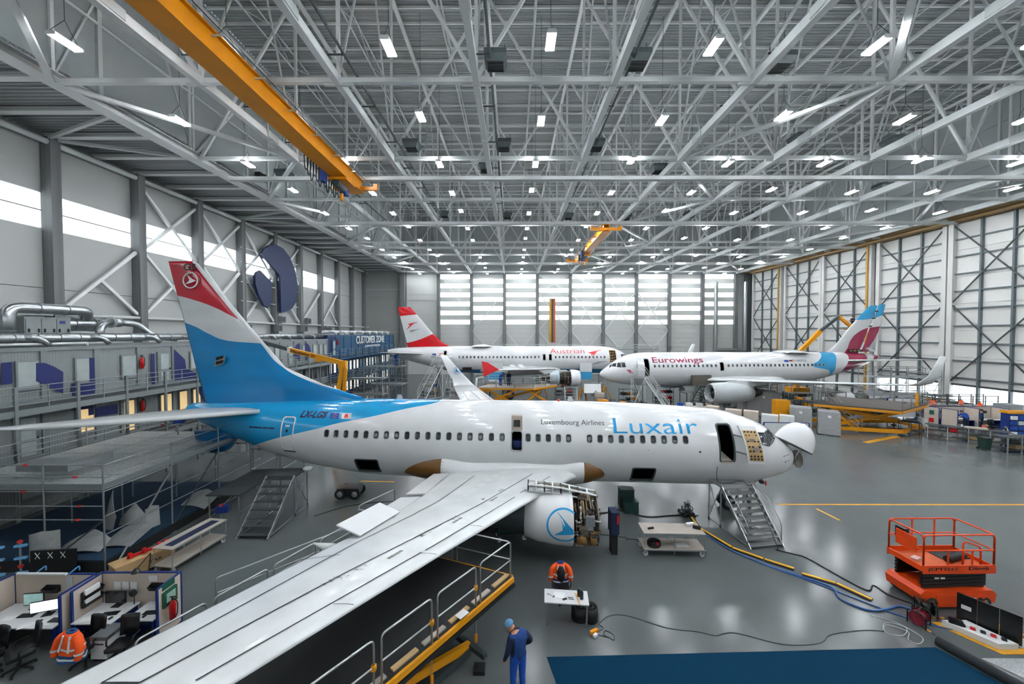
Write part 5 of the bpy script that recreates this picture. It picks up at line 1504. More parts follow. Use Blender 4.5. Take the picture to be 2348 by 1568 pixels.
# -- people ------------------------------------------------------------
def person(label, loc, rz, J=None, top=workblue, legs=workblue, hair=mat('dark_hair', '#1c1714', .7, 0, .2, 20), cap_m=None, sleeves=None, scale=1., seat=False):
    """body grown from a skeleton; J overrides joint positions (x right, y forward, z up, metres)"""
    t = thing('person', label, 'person', loc, rz)
    j = dict(pelvis=(0, 0, .95), waist=(0, .0, 1.1), chest=(0, .01, 1.3), neck=(0, .0, 1.47), skull=(0, .02, 1.57), head=(0, .03, 1.66), crown=(0, .02, 1.72), nose=(0, .125, 1.63),
             shL=(-.18, 0, 1.41), elL=(-.24, -.02, 1.14), wrL=(-.23, .08, .9), shR=(.18, 0, 1.41), elR=(.24, -.02, 1.14), wrR=(.23, .08, .9),
             hipL=(-.1, 0, .92), knL=(-.11, .03, .5), anL=(-.11, -.01, .09), toL=(-.12, .17, .04), hipR=(.1, 0, .92), knR=(.11, .03, .5), anR=(.11, -.01, .09), toR=(.12, .17, .04))
    if J: j.update(J)
    j = {k: V(v) for k, v in j.items()}
    rad = dict(pelvis=(.18, .14), waist=(.175, .14), chest=(.195, .15), neck=.06, skull=.075, head=.098, crown=.085, nose=.02, shL=.088, elL=.062, wrL=.04, shR=.088, elR=.062, wrR=.04,
               hipL=.11, knL=.08, anL=.062, toL=.042, hipR=.11, knR=.08, anR=.062, toR=.042)
    E = [('pelvis', 'waist'), ('waist', 'chest'), ('chest', 'neck'), ('neck', 'skull'), ('skull', 'head'), ('head', 'crown'), ('head', 'nose'), ('chest', 'shL'), ('shL', 'elL'), ('elL', 'wrL'), ('chest', 'shR'), ('shR', 'elR'), ('elR', 'wrR'),
         ('pelvis', 'hipL'), ('hipL', 'knL'), ('knL', 'anL'), ('anL', 'toL'), ('pelvis', 'hipR'), ('hipR', 'knR'), ('knR', 'anR'), ('anR', 'toR')]
    for s, w_, e_ in (('L', 'wrL', 'elL'), ('R', 'wrR', 'elR')):
        d = (j[w_] - j[e_]).normalized(); fw = V((0, 1, 0)) - d * d.y
        fw = fw.normalized() if fw.length > .1 else V((0, 0, 1)); sdv = d.cross(fw).normalized()
        j['pm' + s] = j[w_] + d * .07; rad['pm' + s] = .032; E.append((w_, 'pm' + s))
        for q, (o, l) in enumerate(((-.027, .075), (-.009, .085), (.009, .08), (.026, .062))):
            a = j['pm' + s] + sdv * o + d * l * .55; b = a + d * l * .35 + fw * .025 * (1 if q < 4 else 0)
            j['f%s%d' % (s, q)] = a; j['g%s%d' % (s, q)] = b; rad['f%s%d' % (s, q)] = .0095; rad['g%s%d' % (s, q)] = .008
            E += [('pm' + s, 'f%s%d' % (s, q)), ('f%s%d' % (s, q), 'g%s%d' % (s, q))]
        j['th' + s] = j[w_] + d * .06 + fw * .05; rad['th' + s] = .011; E.append(('pm' + s, 'th' + s))
    names = list(j); idx = {n: i for i, n in enumerate(names)}
    me = bpy.data.meshes.new('figure'); me.from_pydata([j[n] for n in names], [(idx[a], idx[b]) for a, b in E], [])
    o = bpy.data.objects.new('figure', me); col.objects.link(o)
    sk = o.modifiers.new('skin', 'SKIN'); o.modifiers.new('sub', 'SUBSURF').levels = 1
    for n in names:
        r = rad[n]; r = r if hasattr(r, '__len__') else (r, r)
        me.skin_vertices[0].data[idx[n]].radius = r
    me.skin_vertices[0].data[idx['pelvis']].use_root = True
    dg = bpy.context.evaluated_depsgraph_get()
    m2 = bpy.data.meshes.new_from_object(o.evaluated_get(dg))
    bpy.data.objects.remove(o)
    mats = [skin_m, top, legs, black, sleeves or top]
    m2.materials.clear()
    for m in mats: m2.materials.append(m)
    def seg(p, a, b):
        ab = b - a; u = max(0, min(1, (p - a).dot(ab) / max(ab.length_squared, 1e-9))); return (p - a - ab * u).length
    cls = {}
    for a, b in E:
        if b in ('skull', 'head', 'crown', 'nose') or b[:2] in ('pm', 'th') or b[0] in 'fg': c = 0
        elif b in ('waist', 'chest', 'neck', 'shL', 'shR'): c = 1
        elif b[:2] in ('el', 'wr'): c = 4
        elif b[:2] == 'to': c = 3
        else: c = 2
        cls[(a, b)] = c
    for f in m2.polygons:
        best = min(E, key=lambda e: seg(f.center, j[e[0]], j[e[1]])); f.material_index = cls[best]; f.use_smooth = True
    ob('body', m2, t)
    hd, cr = j['head'], j['crown']; up = (cr - j['skull']).normalized(); fwd = (j['nose'] - hd); fwd = (fwd - up * fwd.dot(up)).normalized(); sdv = up.cross(fwd)
    # hair or cap: upper back shell of the head
    rg = []
    for i in range(7):
        phi = R(92 - 15 * i * 1.0)
        rr = .112 * math.cos(R(90) - phi) if False else .112 * math.sin(R(8 + 15 * i))
        rg.append([hd + up * (.0 + .115 * math.cos(R(8 + 15 * i))) - fwd * .012 + (sdv * math.cos(2 * PI * q / 18) * .93 + fwd * math.sin(2 * PI * q / 18) * (1.0 if math.sin(2 * PI * q / 18) < .3 else .98)) * rr - up * (0.03 if i == 6 and math.sin(2 * PI * q / 18) < 0 else 0) for q in range(18)])
    MB().rings(rg[:6] if cap_m else rg, caps=True).build('cap' if cap_m else 'hair', cap_m or hair, t)
    for s in (-1, 1):
        e = hd + fwd * .088 + sdv * (s * .034) + up * .0
        ob('eye', unit('ball', black), t, M.Translation(e) @ M.Scale(.02, 4))
        ob('ear', unit('ball', skin_m), t, M.Translation(hd + sdv * (s * .1)) @ M.Diagonal((.03, .04, .06, 1)))
    mo = hd + fwd * .088 - up * .055; ob('mouth', unit('box', mat('lips', '#9a5a50', .5)), t, M.Translation(mo) @ M.Diagonal((.045, .02, .01, 1)))
    t.scale = (scale,) * 3
    return t
# -- furniture ----------------------------------------------------------
def monitor(label, p, rz, w, h, m, group=None):
    t = thing('monitor', label, 'monitor', p, rz, group)
    box('bezel', (0, 0, h / 2 + .12), (w, .035, h), black, t); box('screen', (0, -.02, h / 2 + .125), (w - .03, .006, h - .04), m, t)
    box('stand', (0, .05, .1), (.06, .03, .2), black, t); box('foot', (0, .04, .008), (.24, .18, .016), black, t)
    return t
def office_chair(label, p, rz, m=blackgloss, group=None):
    t = thing('office_chair', label, 'chair', p, rz, group)
    box('seat', (0, 0, .47), (.5, .48, .09), navycloth if m is None else m, t, kind='bev')
    MB().rings([[V((x, -.25 - .06 * math.cos(x * 3) - dz * .12 + dy, .55 + dz)) for x, dy in ((-.22, 0), (-.1, -.02), (.1, -.02), (.22, 0), (.22, .05), (.1, .03), (-.1, .03), (-.22, .05))] for dz in (0, .2, .42, .52)], smooth=True).build('backrest', m, t)
    rod('gas_column', (0, 0, .12), (0, 0, .44), .03, black, t)
    for i in range(5):
        a = 2 * PI * i / 5; q = (.29 * math.cos(a), .29 * math.sin(a), .075)
        bar('base_arm', (0, 0, .13), q, .05, .04, black, t); rod('caster', V(q) - V((0, .025, .035)), V(q) + V((0, .025, -.035)), .035, black, t, 10)
    for s in (-1, 1):
        MB().tube(fillet([(s * .25, .05, .47), (s * .31, .05, .5), (s * .31, .05, .68), (s * .31, -.2, .68)], .06), .02, 6).build('armrest', black, t)
    return t
def jacket(label, p, rz, body, hem, scale=1., group=None, lining=False):
    """jacket hung over a chair back: draped shell with sleeves and reflective bands"""
    t = thing('work_jacket', label, 'jacket', p, rz, group)
    rnd = random.Random(len(label)); rings = []
    prof = [(.0, .1, .05), (-.02, .2, .1), (-.12, .26, .14), (-.3, .28, .16), (-.5, .31, .18), (-.68, .34, .2)]
    for z, w, d in prof:
        rings.append([V((w * math.cos(a) * (1 + .06 * math.sin(5 * a + z * 9)), d * math.sin(a) * (1 + .1 * math.cos(4 * a + z * 7)), z)) for a in [2 * PI * i / 28 for i in range(28)]])
    mb = MB()
    n = 28
    for i in range(len(rings) - 1):
        mb.add(rings[i] + rings[i + 1], [(k, (k + 1) % n, n + (k + 1) % n, n + k) for k in range(n)], True, 1 if i == 4 else 0)
    mb.build('jacket_body', [body, hem], t)
    for z0, z1, k in ((-.33, -.38, 3), (-.56, -.61, 4)):
        A = []
        for z in (z0, z1):
            w = np.interp(-z, [-q[0] for q in prof], [q[1] for q in prof]) + .012; d = np.interp(-z, [-q[0] for q in prof], [q[2] for q in prof]) + .012
            A.append([V((w * math.cos(a) * (1 + .06 * math.sin(5 * a + z * 9)), d * math.sin(a) * (1 + .1 * math.cos(4 * a + z * 7)), z)) for a in [2 * PI * i / 28 for i in range(28)]])
        MB().rings(A, caps=False).build('reflective_band', reflective, t)
    for s in (-1, 1):
        MB().tube(smooth_path([(s * .16, -.02, -.06), (s * .3, -.06, -.18), (s * .36, -.1, -.4), (s * .35, -.12, -.58)], 3), [.07, .08, .085, .085, .085, .08, .08, .078, .075, .07], 10).build('sleeve', body, t)
        MB().tube([(s * .36, -.1, -.4), (s * .36, -.105, -.45)], .09, 12, caps=False).build('sleeve_band', reflective, t)
        rod('shoulder_band', (s * .1, -.1, -.04), (s * .14, -.175, -.4), .025, reflective, t, 6)
    MB().tube([(.1 * math.cos(a), .06 * math.sin(a), .01) for a in [2 * PI * i / 16 for i in range(16)]], .03, 6, True).build('collar', hem, t)
    if lining: ob('open_lining', unit('ball', black), t, M.Translation((0, -.12, -.36)) @ M.Diagonal((.34, .24, .62, 1)))
    t.scale = (scale,) * 3
    return t
def cable(name, label, pts, r, m, cat='cable', z=None, n=5):
    P = [(p[0], p[1], (p[2] if len(p) > 2 else 0) + r) for p in pts]
    o = MB().tube(smooth_path(P, n), r, 6).build(name, m)
    return tag(o, label, cat)
def cabinet(label, c, s, m, rz=0., group=None, cover=False, doors=2):
    t = thing('storage_cabinet', label, 'cabinet', (c[0], c[1], 0), rz, group)
    w, d, h = s
    if cover:
        rg = []
        for z, k in ((.06, 1.03), (h * .35, 1.01), (h * .7, 1.02), (h - .04, 1.0), (h, .97)):
            P = densify([(-w / 2, -d / 2), (w / 2, -d / 2), (w / 2, d / 2), (-w / 2, d / 2)], .18)
            rg.append([V((x * k + .012 * math.sin(x * 17 + z * 3), y * k + .012 * math.sin(y * 19 + z * 5 + x * 7), z)) for x, y in P])
        MB().rings(rg, smooth=False).build('fabric_cover', m, t)
        box('label_plate', (0, -d / 2 * 1.04 - .01, h * .8), (.22, .01, .2), paper, t)
    else:
        box('body', (0, 0, h / 2 + .05), (w, d, h - .1), m, t)
        for i in range(doors):
            x = -w / 2 + w * (i + .5) / doors
            dd_ = box('door', (x, -d / 2 - .01, h / 2 + .05), (w / doors - .03, .02, h - .16), m, t)
            box('handle', (x + w / doors * .35, -d / 2 - .035, h * .5), (.03, .03, .14), darksteel, t)
    for sx in (-1, 1):
        for sy in (-1, 1): rod('caster', (sx * (w / 2 - .1), sy * (d / 2 - .1) - .02, .05), (sx * (w / 2 - .1), sy * (d / 2 - .1) + .02, .05), .05, black, t, 10)
    return t
def partition(parent, p, q, h, z0=.1, m=cream, frame=navy):
    p, q = V((p[0], p[1], 0)), V((q[0], q[1], 0)); d = (q - p); L = d.length; rz = math.atan2(d.y, d.x); c = (p + q) / 2
    box('panel', (c.x, c.y, (h + z0) / 2), (L - .06, .035, h - z0 - .04), m, parent, rz)
    box('panel_top_rail', (c.x, c.y, h), (L, .05, .04), frame, parent, rz)
    for e in (p, q): box('panel_post', (e.x, e.y, h / 2), (.05, .05, h), frame, parent, rz)
# ------------------------------------------------------------------ orange scissor lift on the right
sl = thing('scissor_lift', 'orange scissor lift with railed platform standing right of the cables', 'scissor lift', (14.5, 12.65, 0), R(1))
MB().prism([(-1.2, -.58, .22), (1.2, -.58, .22), (1.25, -.58, .5), (1.12, -.58, .62), (-1.12, -.58, .62), (-1.25, -.58, .5)], (0, 1.16, 0)).build('chassis', liftorange, sl)
bx('side_tray', -.75, .85, -.6, -.56, .1, .5, liftorange, sl)
for sx in (-1, 1):
    for sy in (-1, 1): wheel('drive_wheel', (sx * .88, sy * .52, .2), .2, .16, sl)
for x in (.2, .42, .62): bx('control_plate', x, x + .12, -.62, -.6, .25, .4, black if x != .42 else paper, sl)
for k in range(5):
    z = .66 + k * .115
    for sy in (-.42, .42):
        bar('scissor_arm', (-1.05, sy, z), (1.05, sy, z + .1), .06, .09, black, sl); bar('scissor_arm', (1.05, sy * .9, z), (-1.05, sy * .9, z + .1), .06, .09, blackgloss, sl)
for x in (-.7, -.5): bx('data_plate', x, x + .14, -.49, -.47, .95, 1.0, paper, sl)
bx('platform_floor', -1.18, 1.18, -.56, .56, 1.24, 1.3, mat('lift_floor', '#c4551f', .6, .1, .15, 4), sl)
for sy in (-1, 1): bx('toe_board', -1.2, 1.2, sy * .57 - .015, sy * .57 + .015, 1.18, 1.46, liftorange, sl)
for sx in (-1, 1): bx('toe_board', sx * 1.19 - .015, sx * 1.19 + .015, -.57, .57, 1.24, 1.42, liftorange, sl)
for a, b in (((-1.17, -.55), (1.17, -.55)), ((1.17, -.55), (1.17, .55)), ((1.17, .55), (-1.17, .55)), ((-1.17, .55), (-1.17, -.55))):
    A, B = V((a[0], a[1], 1.42)), V((b[0], b[1], 1.42)); u = V((0, 0, 1.02))
    MB().tube(fillet([A, A + u, B + u, B], .14, 4), .027, 8).build('guard_frame', liftorange, sl); rod('midrail', A + u * .5, B + u * .5, .022, liftorange, sl)
for x in (-.35, .45):
    for y in (-.55, .55): rod('rail_post', (x, y, 1.42), (x, y, 1.95 if y < 0 else 2.44), .024, liftorange, sl)
MB().tube(fillet([(.45, -.3, 1.3), (.45, -.3, 2.1), (1.05, -.3, 1.9), (1.05, -.3, 1.3)], .15), .025, 8).build('inner_gate', liftorange, sl)
bx('rating_board', -1.2, -1.17, -.35, .3, 1.75, 2.25, liftorange, sl); bx('controller', -1.12, -.95, .1, .4, 1.9, 2.3, blackgloss, sl)
rod('rolled_mat', (.1, -.15, 1.4), (.95, .1, 1.4), .11, black, sl, 14); bx('mat_sheet', .1, 1.1, 0, .5, 1.3, 1.32, black, sl); box('rag', (-.75, .05, 1.33), (.3, .18, .06), mat('pink_rag', '#d9b9b4', .9, 0, .1, 9), sl, .4, 'bev')
lettering('model_lettering', 'JCPT1212', 1, blackgloss, sl, xzface((-1.05, -.587, 1.26)), .98, .13, .02)
lettering('maker_lettering', 'Dingli', 1, blackgloss, sl, xzface((.3, -.587, 1.27)), .66, .15, .02)
# ------------------------------------------------------------------ steps
steps('boarding_steps', 'white metal boarding steps with handrails at the open nose door', (10.35, 17.3, 1.95), (10.62, 15.55), 1.55, 10, alu, alu, (.8,), 'wedge', .8)
steps('work_steps', 'grey work steps with dark platform under the blue tail', (-11.4, 18.2, 2.0), (-11.38, 16.1), 1.35, 8, galv, tread, (1.1,))
bag = tag(MB().rings([[V((-10.55 + .25 * math.cos(a) * k, 19.1 + .2 * math.sin(a) * k, z)) for a in [2 * PI * i / 12 for i in range(12)]] for z, k in ((2.0, 1), (2.08, 1.05), (2.14, .6))]).build('crumpled_cloth', white), 'crumpled white cloth on the platform of the grey work steps', 'cloth')
# ------------------------------------------------------------------ trolleys
trolley('flat_trolley', 'wooden two-shelf flat trolley on white casters beside the boarding steps', (6.5, 15.3), 2.45, .85, (.3, .95), R(-2), plywood, galv)
coil = thing('cable_coil', 'black cable coil on the lower shelf of the flat trolley', 'cable coil', (5.75, 15.15, .32))
for i in range(5): MB().tube([(.24 * math.cos(a), .24 * math.sin(a) * .9, .05 + .035 * i) for a in [2 * PI * k / 20 for k in range(20)]], .03, 6, True).build('coil_loop', black, coil)
box('red_plug', (.05, -.2, .2), (.1, .08, .08), red, coil)
def smallthing(name, label, cat, c, s, m, rz=0., kind='bev'):
    return tag(box(name, c, s, m, None, rz, kind), label, cat)
smallthing('hand_tool', 'small black hand tool on top of the flat trolley', 'tool', (5.65, 15.25, 1.0), (.26, .08, .06), black, .3)
smallthing('paper_roll', 'white paper roll on the far end of the flat trolley', 'paper roll', (7.4, 15.55, 1.02), (.35, .12, .1), paper, .2)
smallthing('tape_gun', 'black and white taping tool on the trolley corner', 'tool', (7.55, 15.28, 1.02), (.3, .12, .1), blackgloss, -.5)
smallthing('paper_sheet', 'white sheet on the lower shelf of the flat trolley', 'paper', (6.9, 15.2, .325), (.5, .3, .01), paper, .1, 'box')
tb = trolley('padded_bench_trolley', 'long wooden bench trolley with blue padded top at left', (-12.95, 14.9), 2.3, .85, (.28, .95), R(82), plywood, alu)
box('padded_inlay', (0, -.05, .975), (1.9, .34, .02), navycloth, tb)
cr = thing('wooden_crate', 'long pale wooden crate with printed marks near the scaffold', 'crate', (-14.15, 14.1, 0), R(62))
bx('crate_body', -.85, .85, -.32, .32, .05, .52, pale_wood, cr); bx('lid', -.87, .87, -.34, .34, .52, .57, pale_wood, cr)
for x in (-.7, 0, .7): bx('skid', x - .05, x + .05, -.34, .34, 0, .06, pale_wood, cr)
lettering('crate_marks', 'TAR', 1, darksteel, cr, xzface((.05, -.33, .25)), .4, .12, .01)
tw = thing('tow_bar_head', 'red steel tow bar fitting lying on the wooden crate', 'tool', (-14.1, 14.25, .58), R(62))
bar('main_bar', (-.6, 0, .06), (.6, 0, .06), .07, .09, red, tw)
for x in (-.5, -.1, .35, .55): box('lug', (x, 0, .1), (.1, .22, .14), red, tw)
# ------------------------------------------------------------------ desk in the aisle
tbl = thing('work_table', 'white-topped work table standing alone on the floor beside blue carpet', 'table', (1.66, 11.59, 0), R(-5))
bx('table_top', -.68, .68, -.31, .31, .71, .74, deskwhite, tbl)
for sx in (-1, 1):
    for sy in (-1, 1): bar('leg', (sx * .6, sy * .26, 0), (sx * .62, sy * .27, .71), .05, .05, galv, tbl)
for i, (x, y, h) in enumerate(((2.06, 11.62, .24), (2.13, 11.5, .28))):
    t = thing('thermos_bottle', 'dark insulated bottle on the work table, %s' % ('shorter one behind' if i == 0 else 'taller one in front'), 'bottle', (x, y, .74), 0, 'bottles on the table')
    MB().lathe([(0, .01), (0, .055), (h * .75, .055), (h * .85, .035)], 14).build('flask', blackgloss, t); MB().lathe([(h * .85, .04), (h, .04), (h, .005)], 12).build('bottle_cap', darksteel, t)
def shears(label, p, rz):
    t = thing('scissors', label, 'scissors', p, rz)
    for s in (-1, 1):
        bar('blade', (0, 0, .008), (-.17, s * .015, .008), .02, .006, galv, t)
        MB().tube([(.06 + .03 * math.cos(a), s * .025 + .02 * math.sin(a), .008) for a in [2 * PI * i / 12 for i in range(12)]], .006, 5, True).build('finger_loop', black, t)
shears('open scissors lying on the left of the work table', (1.22, 11.62, .74), -.6)
smallthing('phone', 'black phone on the work table', 'phone', (1.6, 11.47, .75), (.15, .07, .012), blackgloss, .4, 'box')
for i, (x, y) in enumerate(((1.8, 11.54), (1.81, 11.47))):
    tag(rod('marker_pen', (x - .1, y + .01, .75), (x + .07, y - .02, .75), .01, black), 'black marker pen on the table, %s of the pair' % ('upper' if i == 0 else 'lower'), 'pen')
smallthing('paper_sheet', 'white sheet and wire on the work table', 'paper', (1.45, 11.65, .745), (.35, .28, .004), paper, -.2, 'box')
tag(bar('yellow_strap', (1.98, 11.75, .75), (2.03, 11.2, .75), .03, .008, yellow), 'yellow strap hanging over the table edge by the bottles', 'strap')
office_chair('black office chair draped with an orange jacket behind the work table', (1.62, 12.45, 0), PI)
jk = jacket('orange hi-vis jacket over the chair behind the work table', (1.62, 12.72, 1.12), 0, hivis, navy, .95, lining=True)
for i, (x, y, r) in enumerate(((2.1, 11.68, .26), (2.42, 11.62, .24))):
    t = thing('rubber_roll', 'black ribbed rubber roll standing under the table, %s' % ('left one' if i == 0 else 'right one'), 'rubber roll', (x, y, 0), 0, 'rubber rolls')
    MB().lathe([(0, .03), (0, r), (.42, r), (.42, r - .06), (.38, r - .07), (.38, .03)], 24).build('roll', black, t); MB().lathe([(.4, r * .5), (.43, r * .45), (.43, r * .3), (.4, r * .25)], 20).build('inner_turn', blackgloss, t)
pl_ = thing('extension_socket', 'orange and white extension socket on the floor right of the table', 'socket', (2.42, 11.05, 0), .5)
box('socket_body', (0, 0, .06), (.26, .1, .1), orange, pl_, 0, 'bev'); box('plug', (-.05, -.12, .05), (.14, .09, .08), white, pl_, .2, 'bev')
cable('extension_cable', 'thin grey cable snaking across the floor from the orange socket', [(2.5, 11.1), (2.75, 11.25), (2.68, 11.43), (3.07, 11.75), (3.65, 11.75), (4.7, 11.26), (5.56, 11.12), (6.01, 10.97), (6.3, 11.05), (6.71, 11.07), (7.64, 10.71), (8.35, 10.65), (9.0, 10.75), (9.5, 11.03), (10.68, 11.2), (11.2, 11.15)], .011, darksteel)
cable('loose_cord', 'pale loose cord in loops near the carpet roll', [(11.2, 11.2), (11.6, 11.5), (12.0, 11.3), (11.6, 11.0), (11.2, 11.1), (11.5, 11.4), (11.9, 11.15), (11.6, 10.85), (11.75, 10.7), (12.1, 10.95), (11.9, 11.5), (11.4, 11.8)], .009, steel2)
cable('looped_cable', 'dark cable loop by the orange socket', [(2.55, 10.98), (2.8, 10.9), (2.95, 10.8), (2.98, 11.0), (2.8, 11.15), (2.7, 11.0), (2.85, 10.88)], .01, black)
# ------------------------------------------------------------------ blue carpet, roll and service pit
cp = MB(); cp.prism([(.93, 10.22, 0), (12.1, 10.58, 0), (12.6, 9.3, 0), (13.2, 7.5, 0), (1.6, 7.2, 0)], (0, 0, .012)); tag(cp.build('floor_carpet', carpet_m), 'dark blue carpet spread on the floor at the bottom', 'carpet')
ro = thing('carpet_roll', 'dark rolled end of the blue carpet', 'carpet roll', (12.25, 10.68, .13))
MB().tube([(0, 0, 0), (.12, -.35, 0), (.45, -1.3, 0), (1.2, -3.4, 0)], .13, 18).build('roll', mat('carpet_back', '#23282b', .9, 0, .15, 20), ro); MB().tube([(-.01, .02, 0), (0, .0, 0)], .07, 12).build('roll_core', black, ro)
pit = thing('service_pit', 'floor service pit with open black lid, sockets and yellow rim', 'service pit', (14.0, 10.9, 0))
MB().prism([(-1.0, .62, .005), (-.3, -.55, .005), (1.0, -.55, .005), (1.05, .62, .005)], (0, 0, .008)).build('pit_rim', line_y, pit)
MB().prism([(-.8, .5, .015), (-.2, -.4, .015), (.35, -.4, .015), (-.05, .5, .015)], (0, 0, .16)).build('socket_block', white, pit)
for i in range(5): box('connector', (-.45 + .14 * i, .25 - .13 * i, .2), (.1, .08, .08), red if i % 2 else blackgloss, pit, -.7, 'bev')
box('connector_case', (-.55, .35, .24), (.3, .16, .14), blackgloss, pit, -.7, 'bev')
for i, (x, y) in enumerate(((-.1, .55), (.12, .2), (.34, -.15))):
    MB().box((0, 0, 0), (.06, .4, .85)).build('lid_leaf', blackgloss, pit, M.Translation((x + .12, y, .47)) @ M.Rotation(R(32), 4, 'Z'))
box('lid_label', (-.06, .5, .55), (.02, .2, .12), paper, pit, R(32)); box('lid_plate', (.6, -.1, .012), (.7, .5, .014), galv, pit)
checker = mat('checker_plate', '#a9adae', .4, .6, .35, 42, bump=.5)
ck = MB().prism([(12.95, 10.22, 0), (15.4, 10.22, 0), (15.4, 7.6, 0), (14.6, 7.6, 0)], (0, 0, .01)); tag(ck.build('checker_plate', checker), 'silver checker plate set in the floor beyond the carpet roll', 'floor plate')
def hazard(label, p, q):
    t = thing('hazard_tape', label, 'hazard tape', (p[0], p[1], 0)); a = V((0, 0, .004)); b = V((q[0] - p[0], q[1] - p[1], .004)); n = max(2, int((b - a).length / .13))
    for i in range(n): bar('stripe', a + (b - a) * (i / n), a + (b - a) * ((i + .96) / n), .07, .004, line_y if i % 2 else black, t)
hazard('black and yellow floor tape left of the service pit', (12.54, 11.68), (12.6, 10.85)); hazard('black and yellow floor tape behind the service pit', (13.1, 11.7), (14.45, 11.7)); hazard('black and yellow floor tape right of the service pit', (15.2, 11.3), (15.3, 10.6))
def reel(label, p, rz, m):
    t = thing('cable_reel', label, 'cable reel', p, rz)
    for s in (-1, 1):
        MB().tube(fillet([(s * .2, -.2, .02), (s * .2, -.2, .45), (s * .2, .2, .45), (s * .2, .2, .02)], .08), .018, 6).build('stand_frame', black, t)
        rod('reel_flange', (s * .15, 0, .24), (s * .165, 0, .24), .2, m, t, 20)
    rod('drum', (-.15, 0, .24), (.15, 0, .24), .12, galv, t, 16); rod('wound_cable', (-.13, 0, .24), (.13, 0, .24), .16, m, t, 18); rod('carry_handle', (-.2, 0, .47), (.2, 0, .47), .018, black, t)
reel('red cable reel in a black stand beside the service pit', (12.55, 11.45, 0), .5, mat('reel_red', '#7d1f2c', .4, .2, .2, 4))
reel('black cable reel beside the orange lift', (13.2, 11.85, 0), 2.6, blackgloss)
# cable protectors and hoses
pts = [(8.7, 18.1), (8.55, 17.2), (9.17, 15.5), (9.97, 14.72), (10.73, 14.1)]
segs = list(zip(pts, pts[1:])) + [((10.78, 13.84), (11.6, 13.28)), ((11.6, 13.28), (12.09, 12.43))]
for i, (a, b) in enumerate(segs):
    t = thing('cable_protector', 'yellow cable protector strip, %s piece from the airliner' % ORD[i], 'cable protector', (a[0], a[1], 0), 0, 'yellow cable protectors')
    d = V((b[0] - a[0], b[1] - a[1], 0)); d = d * ((d.length - .04) / d.length)
    bar('rubber_base', (0, 0, .02), d + V((0, 0, .02)), .22, .04, black, t); bar('yellow_lid', (0, 0, .05), d + V((0, 0, .05)), .1, .025, mat('protector_yellow', '#e8b024', .5, 0, .1, 5), t)
hose_b = mat('hose_blue', '#2f5f9c', .5, 0, .1, 5)
cable('air_hose', 'blue air hose running beside the yellow cable protectors', [(8.5, 16.9), (9.0, 15.37), (9.8, 14.41), (10.6, 13.7), (11.25, 13.1), (11.05, 12.5), (11.5, 12.0), (12.2, 12.05), (12.7, 12.18), (13.0, 11.95)], .03, hose_b, 'hose')
cable('air_hose', 'second thinner blue hose crossing to the red reel', [(9.1, 15.2), (9.9, 14.25), (11.0, 13.2), (11.9, 12.2), (12.4, 11.7), (12.9, 11.4), (13.3, 11.2)], .02, hose_b, 'hose')
cable('power_cable', 'black power cable from the boarding steps to the orange lift', [(10.9, 15.4), (11.4, 15.1), (11.74, 14.84), (12.08, 13.64), (12.38, 12.94), (12.84, 13.21), (12.9, 12.7), (13.27, 12.3)], .022, black)
cable('power_cable', 'black cable leading from the engine towards the green boxes', [(3.7, 18.4), (4.6, 18.6), (5.4, 18.9), (6.5, 18.2), (7.6, 18.3), (8.6, 18.4)], .025, black)
cable('power_cable', 'black cable from the engine to the flat trolley', [(3.8, 16.6), (4.6, 16.4), (5.0, 16.3), (4.9, 16.15), (5.1, 16.2), (6.5, 16.0), (7.6, 16.3)], .015, black)
cable('power_cable', 'dark cable curving over the floor beyond the grey work steps', [(-9.8, 18.2), (-8.4, 19.4), (-6.2, 19.9), (-4.2, 20.4)], .015, black)
cable('door_cable', 'black cable looping from the open nose door over the boarding steps', [(9.6, 17.55, 2.7), (9.45, 17.3, 2.3), (9.7, 17.5, 1.97), (10.3, 17.5, 1.97), (10.6, 17.7, 1.97), (10.9, 17.45, 1.97), (11.0, 16.7, 1.4), (11.0, 16.0, .7), (10.95, 15.3, .02)], .015, black)
# green step boxes, pump and under-wing gear
for i, (x, y, z, h) in enumerate(((5.9, 18.75, 0, .55), (5.85, 19.3, 0, .95))):
    t = thing('step_box', 'dark green step box on the floor under the fuselage, %s' % ('low front one' if i == 0 else 'tall rear one'), 'step box', (x, y, z))
    bx('box_body', -.35, .35, -.25, .25, .02, h, green, t); bx('box_top', -.37, .37, -.27, .27, h, h + .03, green, t)
pm = thing('hydraulic_pump', 'small pump cart with hoses under the airliner nose', 'pump', (8.6, 18.5, 0))
box('pump_base', (0, 0, .12), (.6, .4, .06), darksteel, pm); rod('motor', (-.2, 0, .3), (.2, 0, .3), .13, galv, pm, 14); box('valve_block', (.05, 0, .52), (.22, .2, .2), alu, pm); rod('gauge', (0, -.12, .7), (0, -.08, .7), .08, white, pm, 16)
for i in range(3): MB().tube(smooth_path([(.1 * i - .1, 0, .6), (.2 - .2 * i, -.3, .4), (-.3 + .3 * i, -.4, .06), (.5 - .4 * i, -.2, .04)], 5), .025, 6).build('pump_hose', black, pm)
for sx in (-1, 1):
    for sy in (-1, 1): rod('pump_wheel', (sx * .25, sy * .2 - .02, .09), (sx * .25, sy * .2 + .02, .09), .09, black, pm, 12)
gt = trolley('tool_trolley', 'dark green tool trolley under the near wing', (-.1, 16.3), 1.3, .7, (.35, .95), R(10), green, darksteel); box('tool_chest', (0, 0, .62), (1.15, .6, .5), green, gt)
